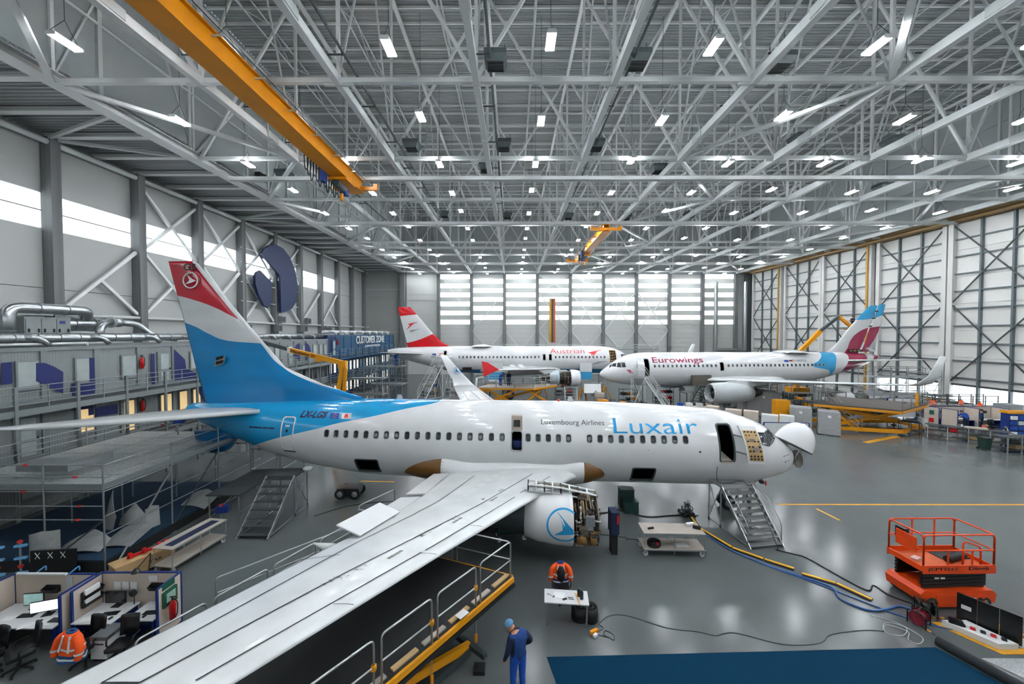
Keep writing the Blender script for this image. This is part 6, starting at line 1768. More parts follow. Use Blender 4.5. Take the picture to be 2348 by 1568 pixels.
bl = thing('stand_box', 'navy and red equipment box on a black stand beside the engine', 'equipment box', (4.12, 15.25, 0)); bx('stand', -.12, .12, -.2, .2, 0, .85, black, bl); bx('case', -.16, .16, -.28, .28, .85, 1.75, navycloth, bl); bx('red_flap', .06, .14, -.3, -.28, 1.3, 1.65, red, bl)
# jack under the nose
jk_ = thing('aircraft_jack', 'black tripod jack standing under the airliner nose', 'jack', (11.9, 19.2, 0))
for i in range(3):
    a = 2 * PI * i / 3 + .5; rod('jack_leg', (.55 * math.cos(a), .55 * math.sin(a), .03), (0, 0, 1.2), .035, black, jk_); rod('foot_pad', (.55 * math.cos(a), .55 * math.sin(a), 0), (.55 * math.cos(a), .55 * math.sin(a), .05), .09, black, jk_, 12)
rod('ram', (0, 0, .3), (0, 0, 1.42), .07, alu, jk_, 12)
tl = thing('wheel_cart', 'low black wheeled cart under the rear fuselage', 'cart', (-9.0, 20.5, 0)); bx('cart_body', -.6, .6, -.35, .35, .25, .55, blackgloss, tl)
for sx in (-1, 1):
    for sy in (-1, 1): wheel('cart_wheel', (sx * .4, sy * .38, .28), .28, .16, tl)
# ------------------------------------------------------------------ person in blue in the foreground
person('worker in blue overalls and light blue cap standing beside the yellow platform', (.12, 9.05, 0), R(25),
       dict(head=(-.15, .15, 1.59), crown=(-.18, .16, 1.65), skull=(-.11, .12, 1.52), nose=(-.2, .235, 1.55), chest=(-.02, .05, 1.28), neck=(-.07, .09, 1.44), elR=(.34, .02, 1.17), wrR=(.2, .16, 1.02), elL=(-.27, -.03, 1.13), wrL=(-.28, .1, .88)),
       mat('jacket_blue', '#123a78', .85, 0, .12, 12), mat('trouser_blue', '#1550b4', .85, 0, .12, 12), cap_m=mat('cap_blue', '#5f93bd', .85, 0, .1, 12), sleeves=navycloth, scale=1.12)
# ------------------------------------------------------------------ yellow scissor platform under the wing
yp = thing('work_platform', 'yellow-edged scissor work platform with black deck under the near wing', 'work platform', (-3.5, 9.5, 0))
W = lambda x, y, z: V((x + 3.5, y - 9.5, z))
deckpoly = [(-.03, 10.98), (-4.55, 5.05), (-8.2, 7.8), (-5.6, 13.1)]
ppm = mat('platform_black', '#191b1c', .75, 0, .25, 3)
MB().prism([W(x, y, 1.72) for x, y in deckpoly], (0, 0, .08)).build('deck', ppm, yp)
for i in range(4):
    a, b = deckpoly[i], deckpoly[(i + 1) % 4]
    bar('edge_beam', W(*a, 1.71), W(*b, 1.71), .14, .14, yellow, yp); bar('edge_rubber', W(*a, 1.56), W(*b, 1.56), .2, .08, black, yp)
A, B = V(deckpoly[0] + (1.8,)), V(deckpoly[1] + (1.8,))
for i in range(9):   # kick plates and stiffeners along the near edge
    p, q = A + (B - A) * ((i + .1) / 9), A + (B - A) * ((i + .9) / 9)
    bar('kick_plate', W(p.x - .1, p.y + .08, 1.82), W(q.x - .1, q.y + .08, 1.82), .12, .04, plywood if i % 2 else pale_wood, yp)
for i in range(5):   # guard frames
    p, q = A + (B - A) * (i / 5 + .012), A + (B - A) * ((i + 1) / 5 - .012)
    hoop(yp, W(p.x, p.y, 1.75), W(q.x, q.y, 1.75), 1.12, alu, .024)
    if i: 
        box('clamp', W(p.x, p.y, 2.3), (.09, .09, .1), yellow, yp); rod('locking_pin', W(p.x, p.y, 1.7), W(p.x, p.y, 1.05), .012, alu, yp, 6); rod('pin_grip', W(p.x, p.y, 1.05), W(p.x, p.y, .85), .04, orange, yp)
C = V(deckpoly[3] + (1.8,))
for i in range(3):
    p, q = A + (C - A) * (i / 3 + .01), A + (C - A) * ((i + 1) / 3 - .02); hoop(yp, W(p.x, p.y, 1.75), W(q.x, q.y, 1.75), 1.05, alu, .024)
E_ = V(deckpoly[2] + (1.8,))
for i in range(4):
    p, q = C + (E_ - C) * (i / 4 + .01), C + (E_ - C) * ((i + 1) / 4 - .02); hoop(yp, W(p.x, p.y, 1.75), W(q.x, q.y, 1.75), .62, alu, .024)
for off in (0, -1.9):
    a0, a1 = V((-.75 + off * .8, 9.9 - off * .6, 0)), V((-4.3 + off * .8, 5.6 - off * .6, 0))
    bar('scissor_arm', W(a0.x - .5, a0.y + .35, 1.5), W(a1.x - .5, a1.y + .35, .3), .12, .22, yellow, yp); bar('scissor_arm', W(a0.x - .5, a0.y + .35, .3), W(a1.x - .5, a1.y + .35, 1.5), .12, .22, yellow, yp)
    bar('base_beam', W(a0.x - .5, a0.y + .35, .18), W(a1.x - .5, a1.y + .35, .18), .2, .2, darksteel, yp)
for a in ((-.75, 9.9), (-4.3, 5.6)): bar('cross_beam', W(a[0], a[1], .3), W(a[0] - 1.5, a[1] + 1.2, .3), .14, .14, darksteel, yp)
for a in ((-.9, 9.8), (-4.2, 5.7), (-2.4, 11), (-5.7, 6.9)): box('foot', W(a[0], a[1], .05), (.3, .3, .1), black, yp)
smallthing('paper_note', 'white paper lying on the edge of the yellow-edged platform', 'paper', (-1.3, 9.35, 1.88), (.3, .2, .01), paper, .9, 'box')
# ------------------------------------------------------------------ scaffold dock at left
sc = thing('scaffold_dock', 'large steel scaffold dock with grating deck under the tail at left', 'scaffold', (-18, 18, 0))
S = lambda x, y, z: V((x + 18, y - 18, z))
gx = [-22.3, -19.95, -17.65, -15.4]; gy = [13.9, 16.7, 19.4, 22.0]
redc = mat('coupler_red', '#c9302a', .5, 0, .1, 5)
for x in gx:
    for y in gy:
        if x > -21 or y < 20: rod('standard', S(x, y, 0), S(x, y, 4.1 if (x in (gx[0], gx[3]) or y in (gy[0], gy[3])) else 3.1), .03, galv, sc); box('base_plate', S(x, y, .015), (.2, .2, .03), galv, sc)
for y in (gy[0], gy[3]):
    for z in (.35, 1.98, 2.5, 3.05, 3.6, 4.05):
        if y == gy[3] and z < 2.4: continue
        rod('ledger', S(gx[0], y, z), S(gx[3], y, z), .024, galv, sc, 6)
        for k, x in enumerate((-20.6, -18.5, -16.3)): box('coupler', S(x + .2 * math.sin(z * 5), y, z), (.16, .06, .06), redc if (k + int(z * 2)) % 2 else galv, sc)
for x in (gx[3], gx[0]):
    for z in (.35, 1.4, 2.1, 3.05, 3.55, 4.05):
        rod('ledger', S(x, gy[0], z), S(x, gy[3] + .6, z), .024, galv, sc, 6)
for x in gx[1:3]: rod('transom', S(x, gy[0], 3.05), S(x, gy[3], 3.05), .024, galv, sc, 6)
grate = mat('deck_grating', '#bcc1c1', .5, .55, .3, 16, bump=.4)
for i in range(3):
    for k in range(6):
        bx('deck_plank', gx[0] + 18 + i * 2.3 + .03, gx[0] + 18 + (i + 1) * 2.3 - .03, gy[0] - 18 + k * 1.38 + .02, gy[0] - 18 + (k + 1) * 1.38 - .02, 3.1, 3.16, grate, sc)
for x0, x1, y0, y1 in ((gx[0], gx[3], gy[0] - .02, gy[0] + .02), (gx[3] - .02, gx[3] + .02, gy[0], gy[3])): bx('toe_board', x0 + 18, x1 + 18, y0 - 18, y1 - 18, 3.14, 3.34, galv, sc)
bx('step_box_front', -1.75, .3, -3.3, -3.25, 3.5, 3.75, galv, sc); bx('step_box_top', -1.75, .3, -3.3, -2.5, 3.75, 3.8, alu, sc); bx('step_box_side', .28, .33, -3.3, -1.6, 3.5, 3.78, alu, sc)
bar('diagonal_brace', S(gx[3], 16.7, 2.9), S(gx[3] + .3, 13.95, .1), .05, .05, alu, sc); bar('diagonal_brace', S(-17.6, 13.9, .3), S(gx[3], 13.9, 1.98), .045, .045, darksteel, sc); bar('diagonal_brace', S(gx[3], 19.4, 2.9), S(gx[3], 16.7, .3), .045, .045, darksteel, sc)
lowp = mat('low_platform_blue', '#0e2f47', .9, 0, .15, 20)
bx('lower_platform', gx[0] + 18, gx[3] + 18, -4.1, 3.4, .38, .44, lowp, sc); bx('lower_skirt', gx[0] + 18, gx[3] + 18, -4.14, -4.1, 0, .4, black, sc); bx('lower_skirt', gx[3] + 18, gx[3] + 18.04, -4.1, 3.4, 0, .4, black, sc)
# platform extension to the aircraft
ex = thing('scaffold_tower', 'narrow scaffold tower with ramped deck reaching the blue tail cone', 'scaffold', (-14.5, 22.4, 0))
for x in (-.5, 1.2):
    for y in (-1.2, 1.2): rod('standard', (x, y, 0), (x, y, 3.9), .03, galv, ex)
for z in (1.2, 2.4, 3.2, 3.8):
    for y in (-1.2, 1.2): rod('ledger', (-.5, y, z), (1.2, y, z), .022, galv, ex, 6)
    for x in (-.5, 1.2): rod('ledger', (x, -1.2, z), (x, 1.2, z), .022, galv, ex, 6)
for k in range(3): bx('deck_plank', -.5, 1.2, -1.2 + .8 * k + .02, -.4 + .8 * k - .02, 2.9, 2.96, grate, ex)
lw = thing('low_dock', 'low dark steel dock with grey legs beside the tail work steps', 'dock', (-13.75, 19.2, 0))
for x in (-.7, .7):
    for y in (-1.6, 1.6): rod('leg', (x, y, 0), (x, y, 1.3), .03, galv, lw)
bx('dock_top', -.8, .8, -1.7, 1.7, 1.3, 1.36, tread, lw)
for x in (-.7, .7): rod('side_rail', (x, -1.6, .5), (x, 1.6, .5), .022, galv, lw, 6); rod('side_brace', (x, -1.6, .2), (x, 1.6, 1.2), .02, galv, lw, 6)
for i, (x, y, z, c) in enumerate(((-19.3, 21.4, 3.16, workblue), (-13.6, 17.2, 0, navy))):
    t = thing('machine_tool', ('blue drilling machine on the scaffold deck below the tailplane', 'blue air motor on a stand beneath the scaffold')[i], 'machine', (x, y, z))
    rod('stand', (0, 0, 0), (0, 0, .7), .04, galv, t); box('machine_body', (.1, 0, .85), (.5, .3, .32), c, t, .3, 'bev'); box('red_knob', (.1, -.1, 1.05), (.1, .1, .1), redc, t); rod('spindle', (-.2, 0, .8), (-.4, -.05, .8), .06, darksteel, t)
smallthing('black_case', 'black equipment case on the scaffold deck at the tail', 'case', (-16.7, 21.2, 3.36), (1.0, .5, .4), blackgloss)
# loose grey cowl panels on the lower platform
cowl_m = mat('bare_cowl_grey', '#a9adac', .45, .35, .18, 2)
def cowl(label, p, rz, w, h, bend, tilt, taper=1.):
    rg = []; n = 10
    for i in range(n + 1):
        u = i / n - .5; ang = u * bend; rad = w / max(bend, .1)
        x, y = rad * math.sin(ang), rad * (1 - math.cos(ang))
        k = 1 - (1 - taper) * abs(2 * u)
        nx, ny = -math.sin(ang), math.cos(ang)
        rg.append([V((x, y, 0)), V((x, y, h * k)), V((x + .03 * nx, y + .03 * ny, h * k)), V((x + .03 * nx, y + .03 * ny, 0))])
    o = MB().rings(rg, smooth=False).build('engine_cowling', cowl_m, None, M.Translation(p) @ M.Rotation(rz, 4, 'Z') @ M.Rotation(tilt, 4, 'X'))
    tag(o, label, 'cowling', 'loose cowlings')
cowl('upright curved grey cowl panel at the left end of the lower platform', (-17.6, 13.75, .46), .5, .95, 1.15, 1.9, 0, .9)
cowl('tall pointed grey cowl panel leaning on the lower platform', (-18.0, 16.2, .46), -.6, 1.2, 1.6, 1.4, -.2, .35)
cowl('flat curved grey cowl panel at the platform front edge', (-16.9, 14.2, .6), .3, 1.5, 1.1, 1.0, -1.25, .6)
cowl('flat grey cowl panel with ragged edge beside the corner post', (-15.95, 14.7, .55), .1, 1.2, 1.3, .6, -1.35, .9)
cowl('pointed grey cowl panel in the middle of the lower platform', (-17.0, 16.4, .5), .2, 1.1, .9, 1.0, -.35, .3)
cowl('narrow upright grey cowl panel beside the diagonal brace', (-15.85, 16.3, .46), 1.2, .5, .95, .6, -.1, .9)
cowl('wide grey cowl panel lying at the platform far end', (-15.9, 18.2, .55), -.2, 1.6, 1.0, .9, -1.1, .8)
bd = thing('black_board', 'black board with three white crosses leaning at the scaffold foot', 'board', (-16.9, 13.55, 0), .1)
bx('board', -.75, .75, -.03, .03, .02, 1.05, blackgloss, bd)
for i in range(3):
    for s in (-1, 1): bar('cross_stroke', (-.5 + .42 * i - .08 * s, -.04, .75), (-.5 + .42 * i + .08 * s, -.04, .98), .025, .01, steel, bd)
for i, (x, y) in enumerate(((-18.65, 13.3), (-18.0, 13.45))):
    t = thing('clamp_stand', 'light blue clamps on a post at the scaffold front, %s' % ('left one' if i == 0 else 'right one'), 'clamp stand', (x, y, 0), 0, 'clamp stands')
    rod('post', (0, 0, 0), (0, 0, 1.35), .03, galv, t)
    for z in (.25, .8, 1.25): box('clamp', (.02, 0, z), (.34, .1, .08), mat('clamp_blue', '#6fb4e0', .5, 0, .08, 5), t, .3, 'bev')
    for z in (.5, 1.4): box('coupler', (0, 0, z), (.1, .1, .1), redc, t)
# ------------------------------------------------------------------ office cubicles at lower left
cu = thing('office_cubicle', 'cream and blue office cubicle with first-aid box beside the wing', 'cubicle', (-11.5, 11.0, 0))
Q = lambda x, y: (x + 11.5, y - 11.0)
for p, q in (((-12.68, 11.36), (-10.3, 11.4)), ((-12.68, 11.36), (-12.62, 10.5)), ((-10.3, 11.4), (-10.27, 10.6))): partition(cu, Q(*p), Q(*q), 1.62)
cu2 = thing('office_cubicle', 'cream and blue office cubicle with lit monitors at the left edge', 'cubicle', (-14, 11.0, 0))
Q2 = lambda x, y: (x + 14, y - 11.0)
for p, q in (((-15.3, 11.3), (-12.82, 11.3)), ((-12.82, 11.3), (-12.78, 10.35)), ((-15.3, 11.3), (-15.4, 10.4))): partition(cu2, Q2(*p), Q2(*q), 1.62)
cu_l = rod('strip_light', (-.9 - .2, .2, 1.68), (.6 - .2, .2, 1.68), .04, white, cu2)
for x in (-.6, .45): MB().tube(fillet([(x, .2, 1.65), (x, .5, 1.75), (x, .5, 1.6)], .05), .02, 6).build('light_bracket', mat('pale_blue_steel', '#4f94c8', .5), cu2)
def desk(label, x0, x1, y0, y1):
    t = thing('office_desk', label, 'desk', ((x0 + x1) / 2, (y0 + y1) / 2, 0)); w, d = (x1 - x0) / 2, (y1 - y0) / 2
    bx('desk_top', -w, w, -d, d, .72, .75, deskwhite, t)
    for sx in (-1, 1): bx('leg_frame', sx * (w - .06) - .03, sx * (w - .06) + .03, -d + .05, d - .05, .02, .72, navy, t)
    bx('back_panel', -w, w, d - .06, d - .04, .2, .7, cream, t)
desk('white desk on the left inside the right-hand cubicle', -12.58, -11.45, 10.42, 11.3); desk('white desk on the right inside the right-hand cubicle', -11.2, -10.36, 10.55, 11.33); desk('long white desk in the left-edge cubicle', -15.2, -12.9, 10.25, 11.22)
monitor('dark wide monitor on the left desk of the right-hand cubicle', (-12.0, 11.1, .75), 0, .62, .36, screen_d); monitor('dark monitor on the right desk of the right-hand cubicle', (-10.62, 11.15, .75), -.1, .46, .34, screen_d)
monitor('monitor showing a grey-green page in the left-edge cubicle', (-14.35, 11.0, .75), .1, .54, .36, mat('green_screen', '#8fb3b0', .3, 0, .15, 3, emit=.4)); monitor('tilted bright white wide monitor in the left-edge cubicle', (-13.65, 10.75, .75), .35, .72, .33, screen_w); monitor('small bright monitor beside the blue post', (-13.02, 10.98, .75), -.1, .42, .32, screen_w)
for i, (x, y, r) in enumerate(((-14.2, 10.72, .1), (-13.1, 10.55, 0), (-11.85, 10.8, .2), (-10.68, 10.85, .1))):
    t = thing('keyboard', 'black keyboard on a desk, %s of four from the left' % ORD[i], 'keyboard', (x, y, .75), r); box('key_base', (0, 0, .012), (.42, .16, .02), blackgloss, t)
    for k in range(4): box('key_row', (0, -.055 + .037 * k, .024), (.39, .027, .008), black, t)
for i, (x, y) in enumerate(((-13.55, 10.5), (-10.75, 10.7), (-11.65, 10.62))): smallthing('computer_mouse', 'black mouse on a desk, %s of three from the left' % ORD[i], 'mouse', (x, y, .767), (.06, .1, .034), black)
for i, (x, y, r, w) in enumerate(((-12.3, 10.6, .3, .3), (-12.2, 10.8, -.1, .22), (-13.3, 10.45, .2, .4), (-13.75, 10.35, .5, .3), (-14.6, 10.6, .1, .3))): smallthing('paper_sheet', 'white paper on a cubicle desk, sheet %s counted clockwise' % ORD[i], 'paper', (x, y, .753), (w, .22, .004), paper, r, 'box')
def tray(label, p, rz, w=.42, full=True):
    t = thing('wall_tray', label, 'tray', p, rz)
    MB().prism([(-w / 2, 0, 0), (-w / 2, 0, .2), (-w / 2, -.16, .13), (-w / 2, -.1, 0)], (.012, 0, 0)).build('tray_side', black, t); MB().prism([(w / 2, 0, 0), (w / 2, 0, .2), (w / 2, -.16, .13), (w / 2, -.1, 0)], (.012, 0, 0)).build('tray_side', black, t)
    MB().prism([(-w / 2, -.1, 0), (w / 2, -.1, 0), (w / 2, -.16, .13), (-w / 2, -.16, .13)], (0, .01, 0)).build('tray_front', blackgloss, t); bx('tray_bottom', -w / 2, w / 2, -.1, 0, 0, .01, black, t); bx('tray_back', -w / 2, w / 2, -.01, 0, 0, .2, black, t)
    if full: box('papers', (0, -.06, .15), (w * .8, .05, .2), paper, t)
tray('black wall tray on the left-edge cubicle back panel', (-14.1, 11.27, 1.1), 0, .42, False); tray('black wall tray beside the blue corner post', (-13.15, 11.27, 1.1), 0, .36, False); tray('black wall tray right of the pinned papers', (-10.95, 11.35, 1.12), 0, .4, False); tray('upper black tray with papers on the cubicle side panel', (-12.6, 10.95, 1.22), R(90), .5); tray('lower black tray with papers on the cubicle side panel', (-12.6, 10.95, .98), R(90), .5)
for i, x in enumerate((-12.2, -11.95, -11.7)): smallthing('pinned_paper', 'pinned paper sheet on the cubicle panel, %s of three' % ORD[i], 'paper', (x, 11.34, 1.22), (.2, .004, .26), paper, 0, 'box')
smallthing('pinned_notice', 'white notice near the cubicle top rail', 'paper', (-11.1, 11.35, 1.45), (.26, .004, .18), paper, 0, 'box'); smallthing('pinned_chart', 'narrow grey chart pinned in the left-edge cubicle', 'chart', (-13.6, 11.27, 1.2), (.2, .004, .7), mat('chart_grey', '#c2c8c9', .6, 0, .2, 18), 0, 'box')
fa = thing('first_aid_box', 'dark green first-aid box on the outer cubicle panel', 'first aid box', (-10.31, 10.95, .95), R(90)); bx('case', -.22, .22, -.02, .12, 0, .45, firstaid, fa); bx('clear_front', -.14, .14, .12, .135, .12, .38, mat('pale_green_print', '#9fb8ac', .4, 0, .3, 12), fa); bx('header_plate', -.2, .2, .0, .06, .5, .68, firstaid, fa)
for o in fa.children: o.location.y *= -1
extinguisher('red fire extinguisher at the cubicle corner near the wing', (-10.1, 10.9, .55))
lamp = thing('desk_lamp', 'black swing-arm lamp clamped on the cubicle top rail', 'desk lamp', (-11.3, 11.42, 1.62)); rod('lamp_arm', (0, 0, 0), (.02, .05, .55), .015, black, lamp); rod('lamp_arm', (.02, .05, .55), (-.2, -.15, .2), .015, black, lamp); MB().lathe([(0, .11), (.08, .08), (.13, .03)], 14, 'z', (-.22, -.18, .08)).build('lamp_head', blackgloss, lamp)
pr = thing('printer', 'white and grey office printer between the two desks', 'printer', (-11.32, 10.25, 0)); bx('printer_body', -.22, .22, -.25, .25, .1, .62, white, pr); bx('scanner_lid', -.23, .23, -.26, .26, .62, .72, mat('printer_grey', '#5f676a', .4), pr); bx('paper_slot', -.14, .14, -.26, -.25, .5, .53, black, pr); bx('paper_drawer', -.2, .2, -.265, -.25, .15, .35, white, pr); bx('castor_base', -.2, .2, -.2, .2, 0, .1, black, pr)
dk = thing('desk_fan', 'black desk fan beside the dark wide monitor', 'fan', (-11.55, 11.2, .75)); rod('stem', (0, 0, 0), (0, 0, .3), .012, black, dk); MB().lathe([(-.03, .02), (-.03, .1), (.03, .1), (.03, .02)], 16, 'y', (0, -.03, .36)).build('fan_cage', black, dk)
# chairs and jackets
office_chair('black office chair at the left edge beside the black jacket', (-13.15, 9.75, 0), R(150))
office_chair('black office chair under the orange jacket by the cubicles', (-11.7, 10.02, 0), R(175)); jacket('orange and navy hi-vis jacket over a chair by the cubicles', (-11.7, 9.72, 1.1), R(-8), hivis, mat('jacket_navy', '#1c4a80', .8), 1.05)
office_chair('black office chair partly behind the wing by the printer', (-10.75, 10.05, 0), R(190))
office_chair('black office chair under the dark jacket in the corner', (-13.85, 9.6, 0), R(165)); jacket('dark jacket with pale yellow lining over a chair in the corner', (-13.85, 9.35, 1.12), R(-20), navycloth, mat('pale_yellow', '#d8cf9a', .8), 1.15)
person('seated office worker reaching over the desk at the left edge', (-14.95, 9.7, 0), R(-20), dict(pelvis=(0, 0, .52), waist=(0, .0, .68), chest=(0, .04, .9), neck=(0, .06, 1.07), skull=(0, .08, 1.17), head=(0, .09, 1.26), crown=(0, .08, 1.32), nose=(0, .185, 1.23),
    shL=(-.18, .04, 1.01), elL=(-.25, .22, .82), wrL=(-.15, .45, .8), shR=(.18, .04, 1.01), elR=(.42, .3, .86), wrR=(.62, .55, .8), hipL=(-.1, 0, .5), knL=(-.12, .42, .5), anL=(-.12, .42, .09), toL=(-.12, .6, .04), hipR=(.1, 0, .5), knR=(.12, .42, .5), anR=(.12, .42, .09), toR=(.12, .6, .04)), navycloth, navycloth)
office_chair('black office chair under the seated worker', (-14.95, 9.65, 0), R(160))
rl = thing('safety_rail', 'bent white guard rail behind the near wing', 'guard rail', (-6, 14, 0))
RP = lambda x, y, z: V((x + 6, y - 14, z))
MB().tube(fillet([RP(-9.6, 11.9, .0), RP(-9.6, 11.9, 1.1), RP(-6.6, 15.2, 1.1), RP(-6.6, 15.2, 0)], .12), .024, 8).build('long_rail', alu, rl)
rod('midrail', RP(-9.6, 11.9, .6), RP(-6.6, 15.2, .6), .02, alu, rl)
MB().tube(fillet([RP(-6.5, 15.3, 0), RP(-6.5, 15.6, 1.75), RP(-5.4, 16.9, 1.9), RP(-5.4, 16.9, 0)], .12), .024, 8).build('end_hoop', alu, rl)
rod('midrail', RP(-6.5, 15.5, 1.0), RP(-5.4, 16.9, 1.1), .02, alu, rl)
# ------------------------------------------------------------------ boom lifts
boomgrey = mat('boom_grey', '#4a5254', .45, .2, .08, 2)
bm_ = thing('boom_lift', 'yellow and grey boom lift reaching up beside the blue tail', 'boom lift', (-13.6, 30, 0))
def b2(x, z, y=30): return V((x + 13.6, y - 30, z))
bar('lower_boom', b2(-14.6, 1.2), b2(-13.75, 6.3), .2, .26, yellow, bm_); bar('lower_boom', b2(-13.9, 1.2), b2(-13.45, 6.2), .18, .24, yellow, bm_); box('elbow', b2(-13.7, 6.5), (.62, .4, .6), yellow, bm_)
bar('upper_boom', b2(-13.6, 6.6), b2(-18.0, 7.68), .3, .36, yellow, bm_); bar('telescope', b2(-17.9, 7.68), b2(-20.6, 8.4), .22, .28, boomgrey, bm_)
box('boom_head', b2(-17.95, 7.66), (.2, .36, .46), steel, bm_); box('boom_bracket', b2(-15.6, 6.88), (.42, .3, .36), yellow, bm_)
lettering('maker_lettering', 'Haulotte', 1, blackgloss, bm_, M.Translation(b2(-17.75, 7.5) + V((0, -.165, 0))) @ M.Rotation(R(13.8), 4, 'Y') @ M.Rotation(R(90), 4, 'X'), 1.5, .24, .02)
for i in range(2): MB().prism([b2(-16.15 + .18 * i, 7.1 - .045 * i) + V((0, -.175, 0)) + V(q) for q in ((0, 0, 0), (.08, 0, 0), (.18, 0, .11), (.08, 0, .22), (0, 0, .22), (.09, 0, .11))], (0, .01, 0)).build('chevron_mark', red if i else blackgloss, bm_)
box('turntable', b2(-14.0, 1.1), (2.0, 1.5, .7), yellow, bm_)
for sx in (-1, 1):
    for sy in (-1, 1): wheel('drive_wheel', (sx * .8 - .4, sy * .85, .4), .4, .26, bm_)
box('chassis', b2(-14.0, .52), (1.9, 1.5, .35), darksteel, bm_)
b3 = thing('boom_lift', 'yellow and grey boom lift with basket behind the burgundy tail', 'boom lift', (39, 51.5, 0))
def c2(x, z): return V((x - 39, 0, z))
box('chassis', (0, 0, .55), (2.6, 1.8, .5), darksteel, b3)
for sx in (-1, 1):
    for sy in (-1, 1): wheel('drive_wheel', (sx * 1.0, sy * 1.0, .45), .45, .3, b3)
box('turntable', (0, 0, 1.2), (2.2, 1.6, .8), yellow, b3); bar('lower_boom', c2(39, 1.4), c2(38.2, 5.6), .4, .5, yellow, b3); bar('main_boom', c2(38.2, 5.4), c2(42.0, 9.3), .4, .5, yellow, b3); bar('telescope', c2(42.0, 9.3), c2(44.5, 11.3), .3, .36, boomgrey, b3); bar('jib', c2(44.4, 11.35), c2(46.3, 9.8), .3, .36, yellow, b3)
k = part('basket', b3); 
for z in (9.6, 10.2, 10.75):
    for a, c in (((45.6, -.5), (47.1, -.5)), ((45.6, .5), (47.1, .5)), ((45.6, -.5), (45.6, .5)), ((47.1, -.5), (47.1, .5))): rod('basket_rail', (a[0] - 39, a[1], z), (c[0] - 39, c[1], z), .03, orange, k, 6)
bx('basket_floor', 6.6, 8.1, -.5, .5, 9.5, 9.58, darksteel, k)
person('worker in dark clothes standing in the raised boom basket', (46.4, 51.5, 9.58), R(160), None, navycloth, navycloth, sleeves=navycloth)
# ------------------------------------------------------------------ big yellow platform at right
def big_platform(label, poly, z, m_deck, rails_h, stair=None, rails=(0, 1, 2, 3)):
    cx = sum(p[0] for p in poly) / len(poly); cy_ = sum(p[1] for p in poly) / len(poly)
    t = thing('work_platform', label, 'work platform', (cx, cy_, 0)); W = lambda x, y, zz: V((x - cx, y - cy_, zz))
    MB().prism([W(x, y, z - .12) for x, y in poly], (0, 0, .12)).build('deck', m_deck, t); n = len(poly)
    for i in range(n):
        a, b = poly[i], poly[(i + 1) % n]; bar('edge_beam', W(*a, z - .22), W(*b, z - .22), .14, .2, yellow, t)
        if i in rails:
            L = math.hypot(b[0] - a[0], b[1] - a[1]); k = max(1, round(L / 2.0))
            for q in range(k):
                p0 = [a[j] + (b[j] - a[j]) * (q + .02) / k for j in (0, 1)]; p1 = [a[j] + (b[j] - a[j]) * (q + .98) / k for j in (0, 1)]
                hoop(t, W(*p0, z), W(*p1, z), rails_h, alu, .03)
    return t, W
yp2, W2 = big_platform('big yellow scissor platform with stairs standing below the grey wing', [(28.6, 35.6), (33.3, 32.1), (38.9, 35.2), (33.6, 39.3)], 2.4, mat('brown_deck', '#5c5651', .7, 0, .1, 2), 1.1, rails=(1, 2, 3))
for oy in (0, 2.2):
    for a, b in (((29.0 + oy * .5, 34.8 + oy, .35), (37.4 + oy * .2, 34.4 + oy, 2.1)), ((29.6 + oy * .5, 34.9 + oy, 2.1), (37.6 + oy * .2, 34.3 + oy, .35))): bar('scissor_arm', W2(*a), W2(*b), .18, .28, yellow, yp2)
bar('base_beam', W2(28.6, 34.5, .35), W2(34.2, 32.9, .35), .26, .3, yellow, yp2); bar('base_beam', W2(34.2, 32.9, .35), W2(38.4, 35.0, .35), .26, .3, yellow, yp2); bar('base_beam', W2(29, 37.5, .35), W2(37.5, 36.8, .35), .26, .3, yellow, yp2)
for x, y in ((34.2, 32.9), (38.4, 35.0), (28.8, 34.6), (29.2, 37.4), (37.4, 36.8)): rod('foot_jack', W2(x, y, 0), W2(x, y, .3), .06, darksteel, yp2); box('foot', W2(x, y, .03), (.3, .3, .06), black, yp2)
box('control_box', W2(37.6, 34.4, .85), (.5, .4, .7), white, yp2); bar('corner_post', W2(36.6, 34.0, 2.4), W2(36.6, 34.0, 3.6), .16, .16, yellow, yp2)
sa, sb = V((30.4, 36.3, 2.35)), V((31.6, 34.1, .1))
st = part('platform_stairs', yp2)
sdv = V((.87, .47, 0)) * .45
for s in (-1, 1):
    bar('stringer', W2(*(sa + sdv * s)), W2(*(sb + sdv * s)), .06, .2, yellow, st); u = V((0, 0, .95)); MB().tube(fillet([W2(*(sb + sdv * s)), W2(*(sb + sdv * s + u)), W2(*(sa + sdv * s + u)), W2(*(sa + sdv * s))], .15), .03, 6).build('handrail', alu, st); rod('handrail_mid', W2(*(sb + sdv * s + u * .5)), W2(*(sa + sdv * s + u * .5)), .025, alu, st, 6)
for i in range(9): p = sb + (sa - sb) * ((i + .5) / 9); box('tread', W2(*p), (.9, .28, .04), plywood, st, math.atan2(.47, .87))
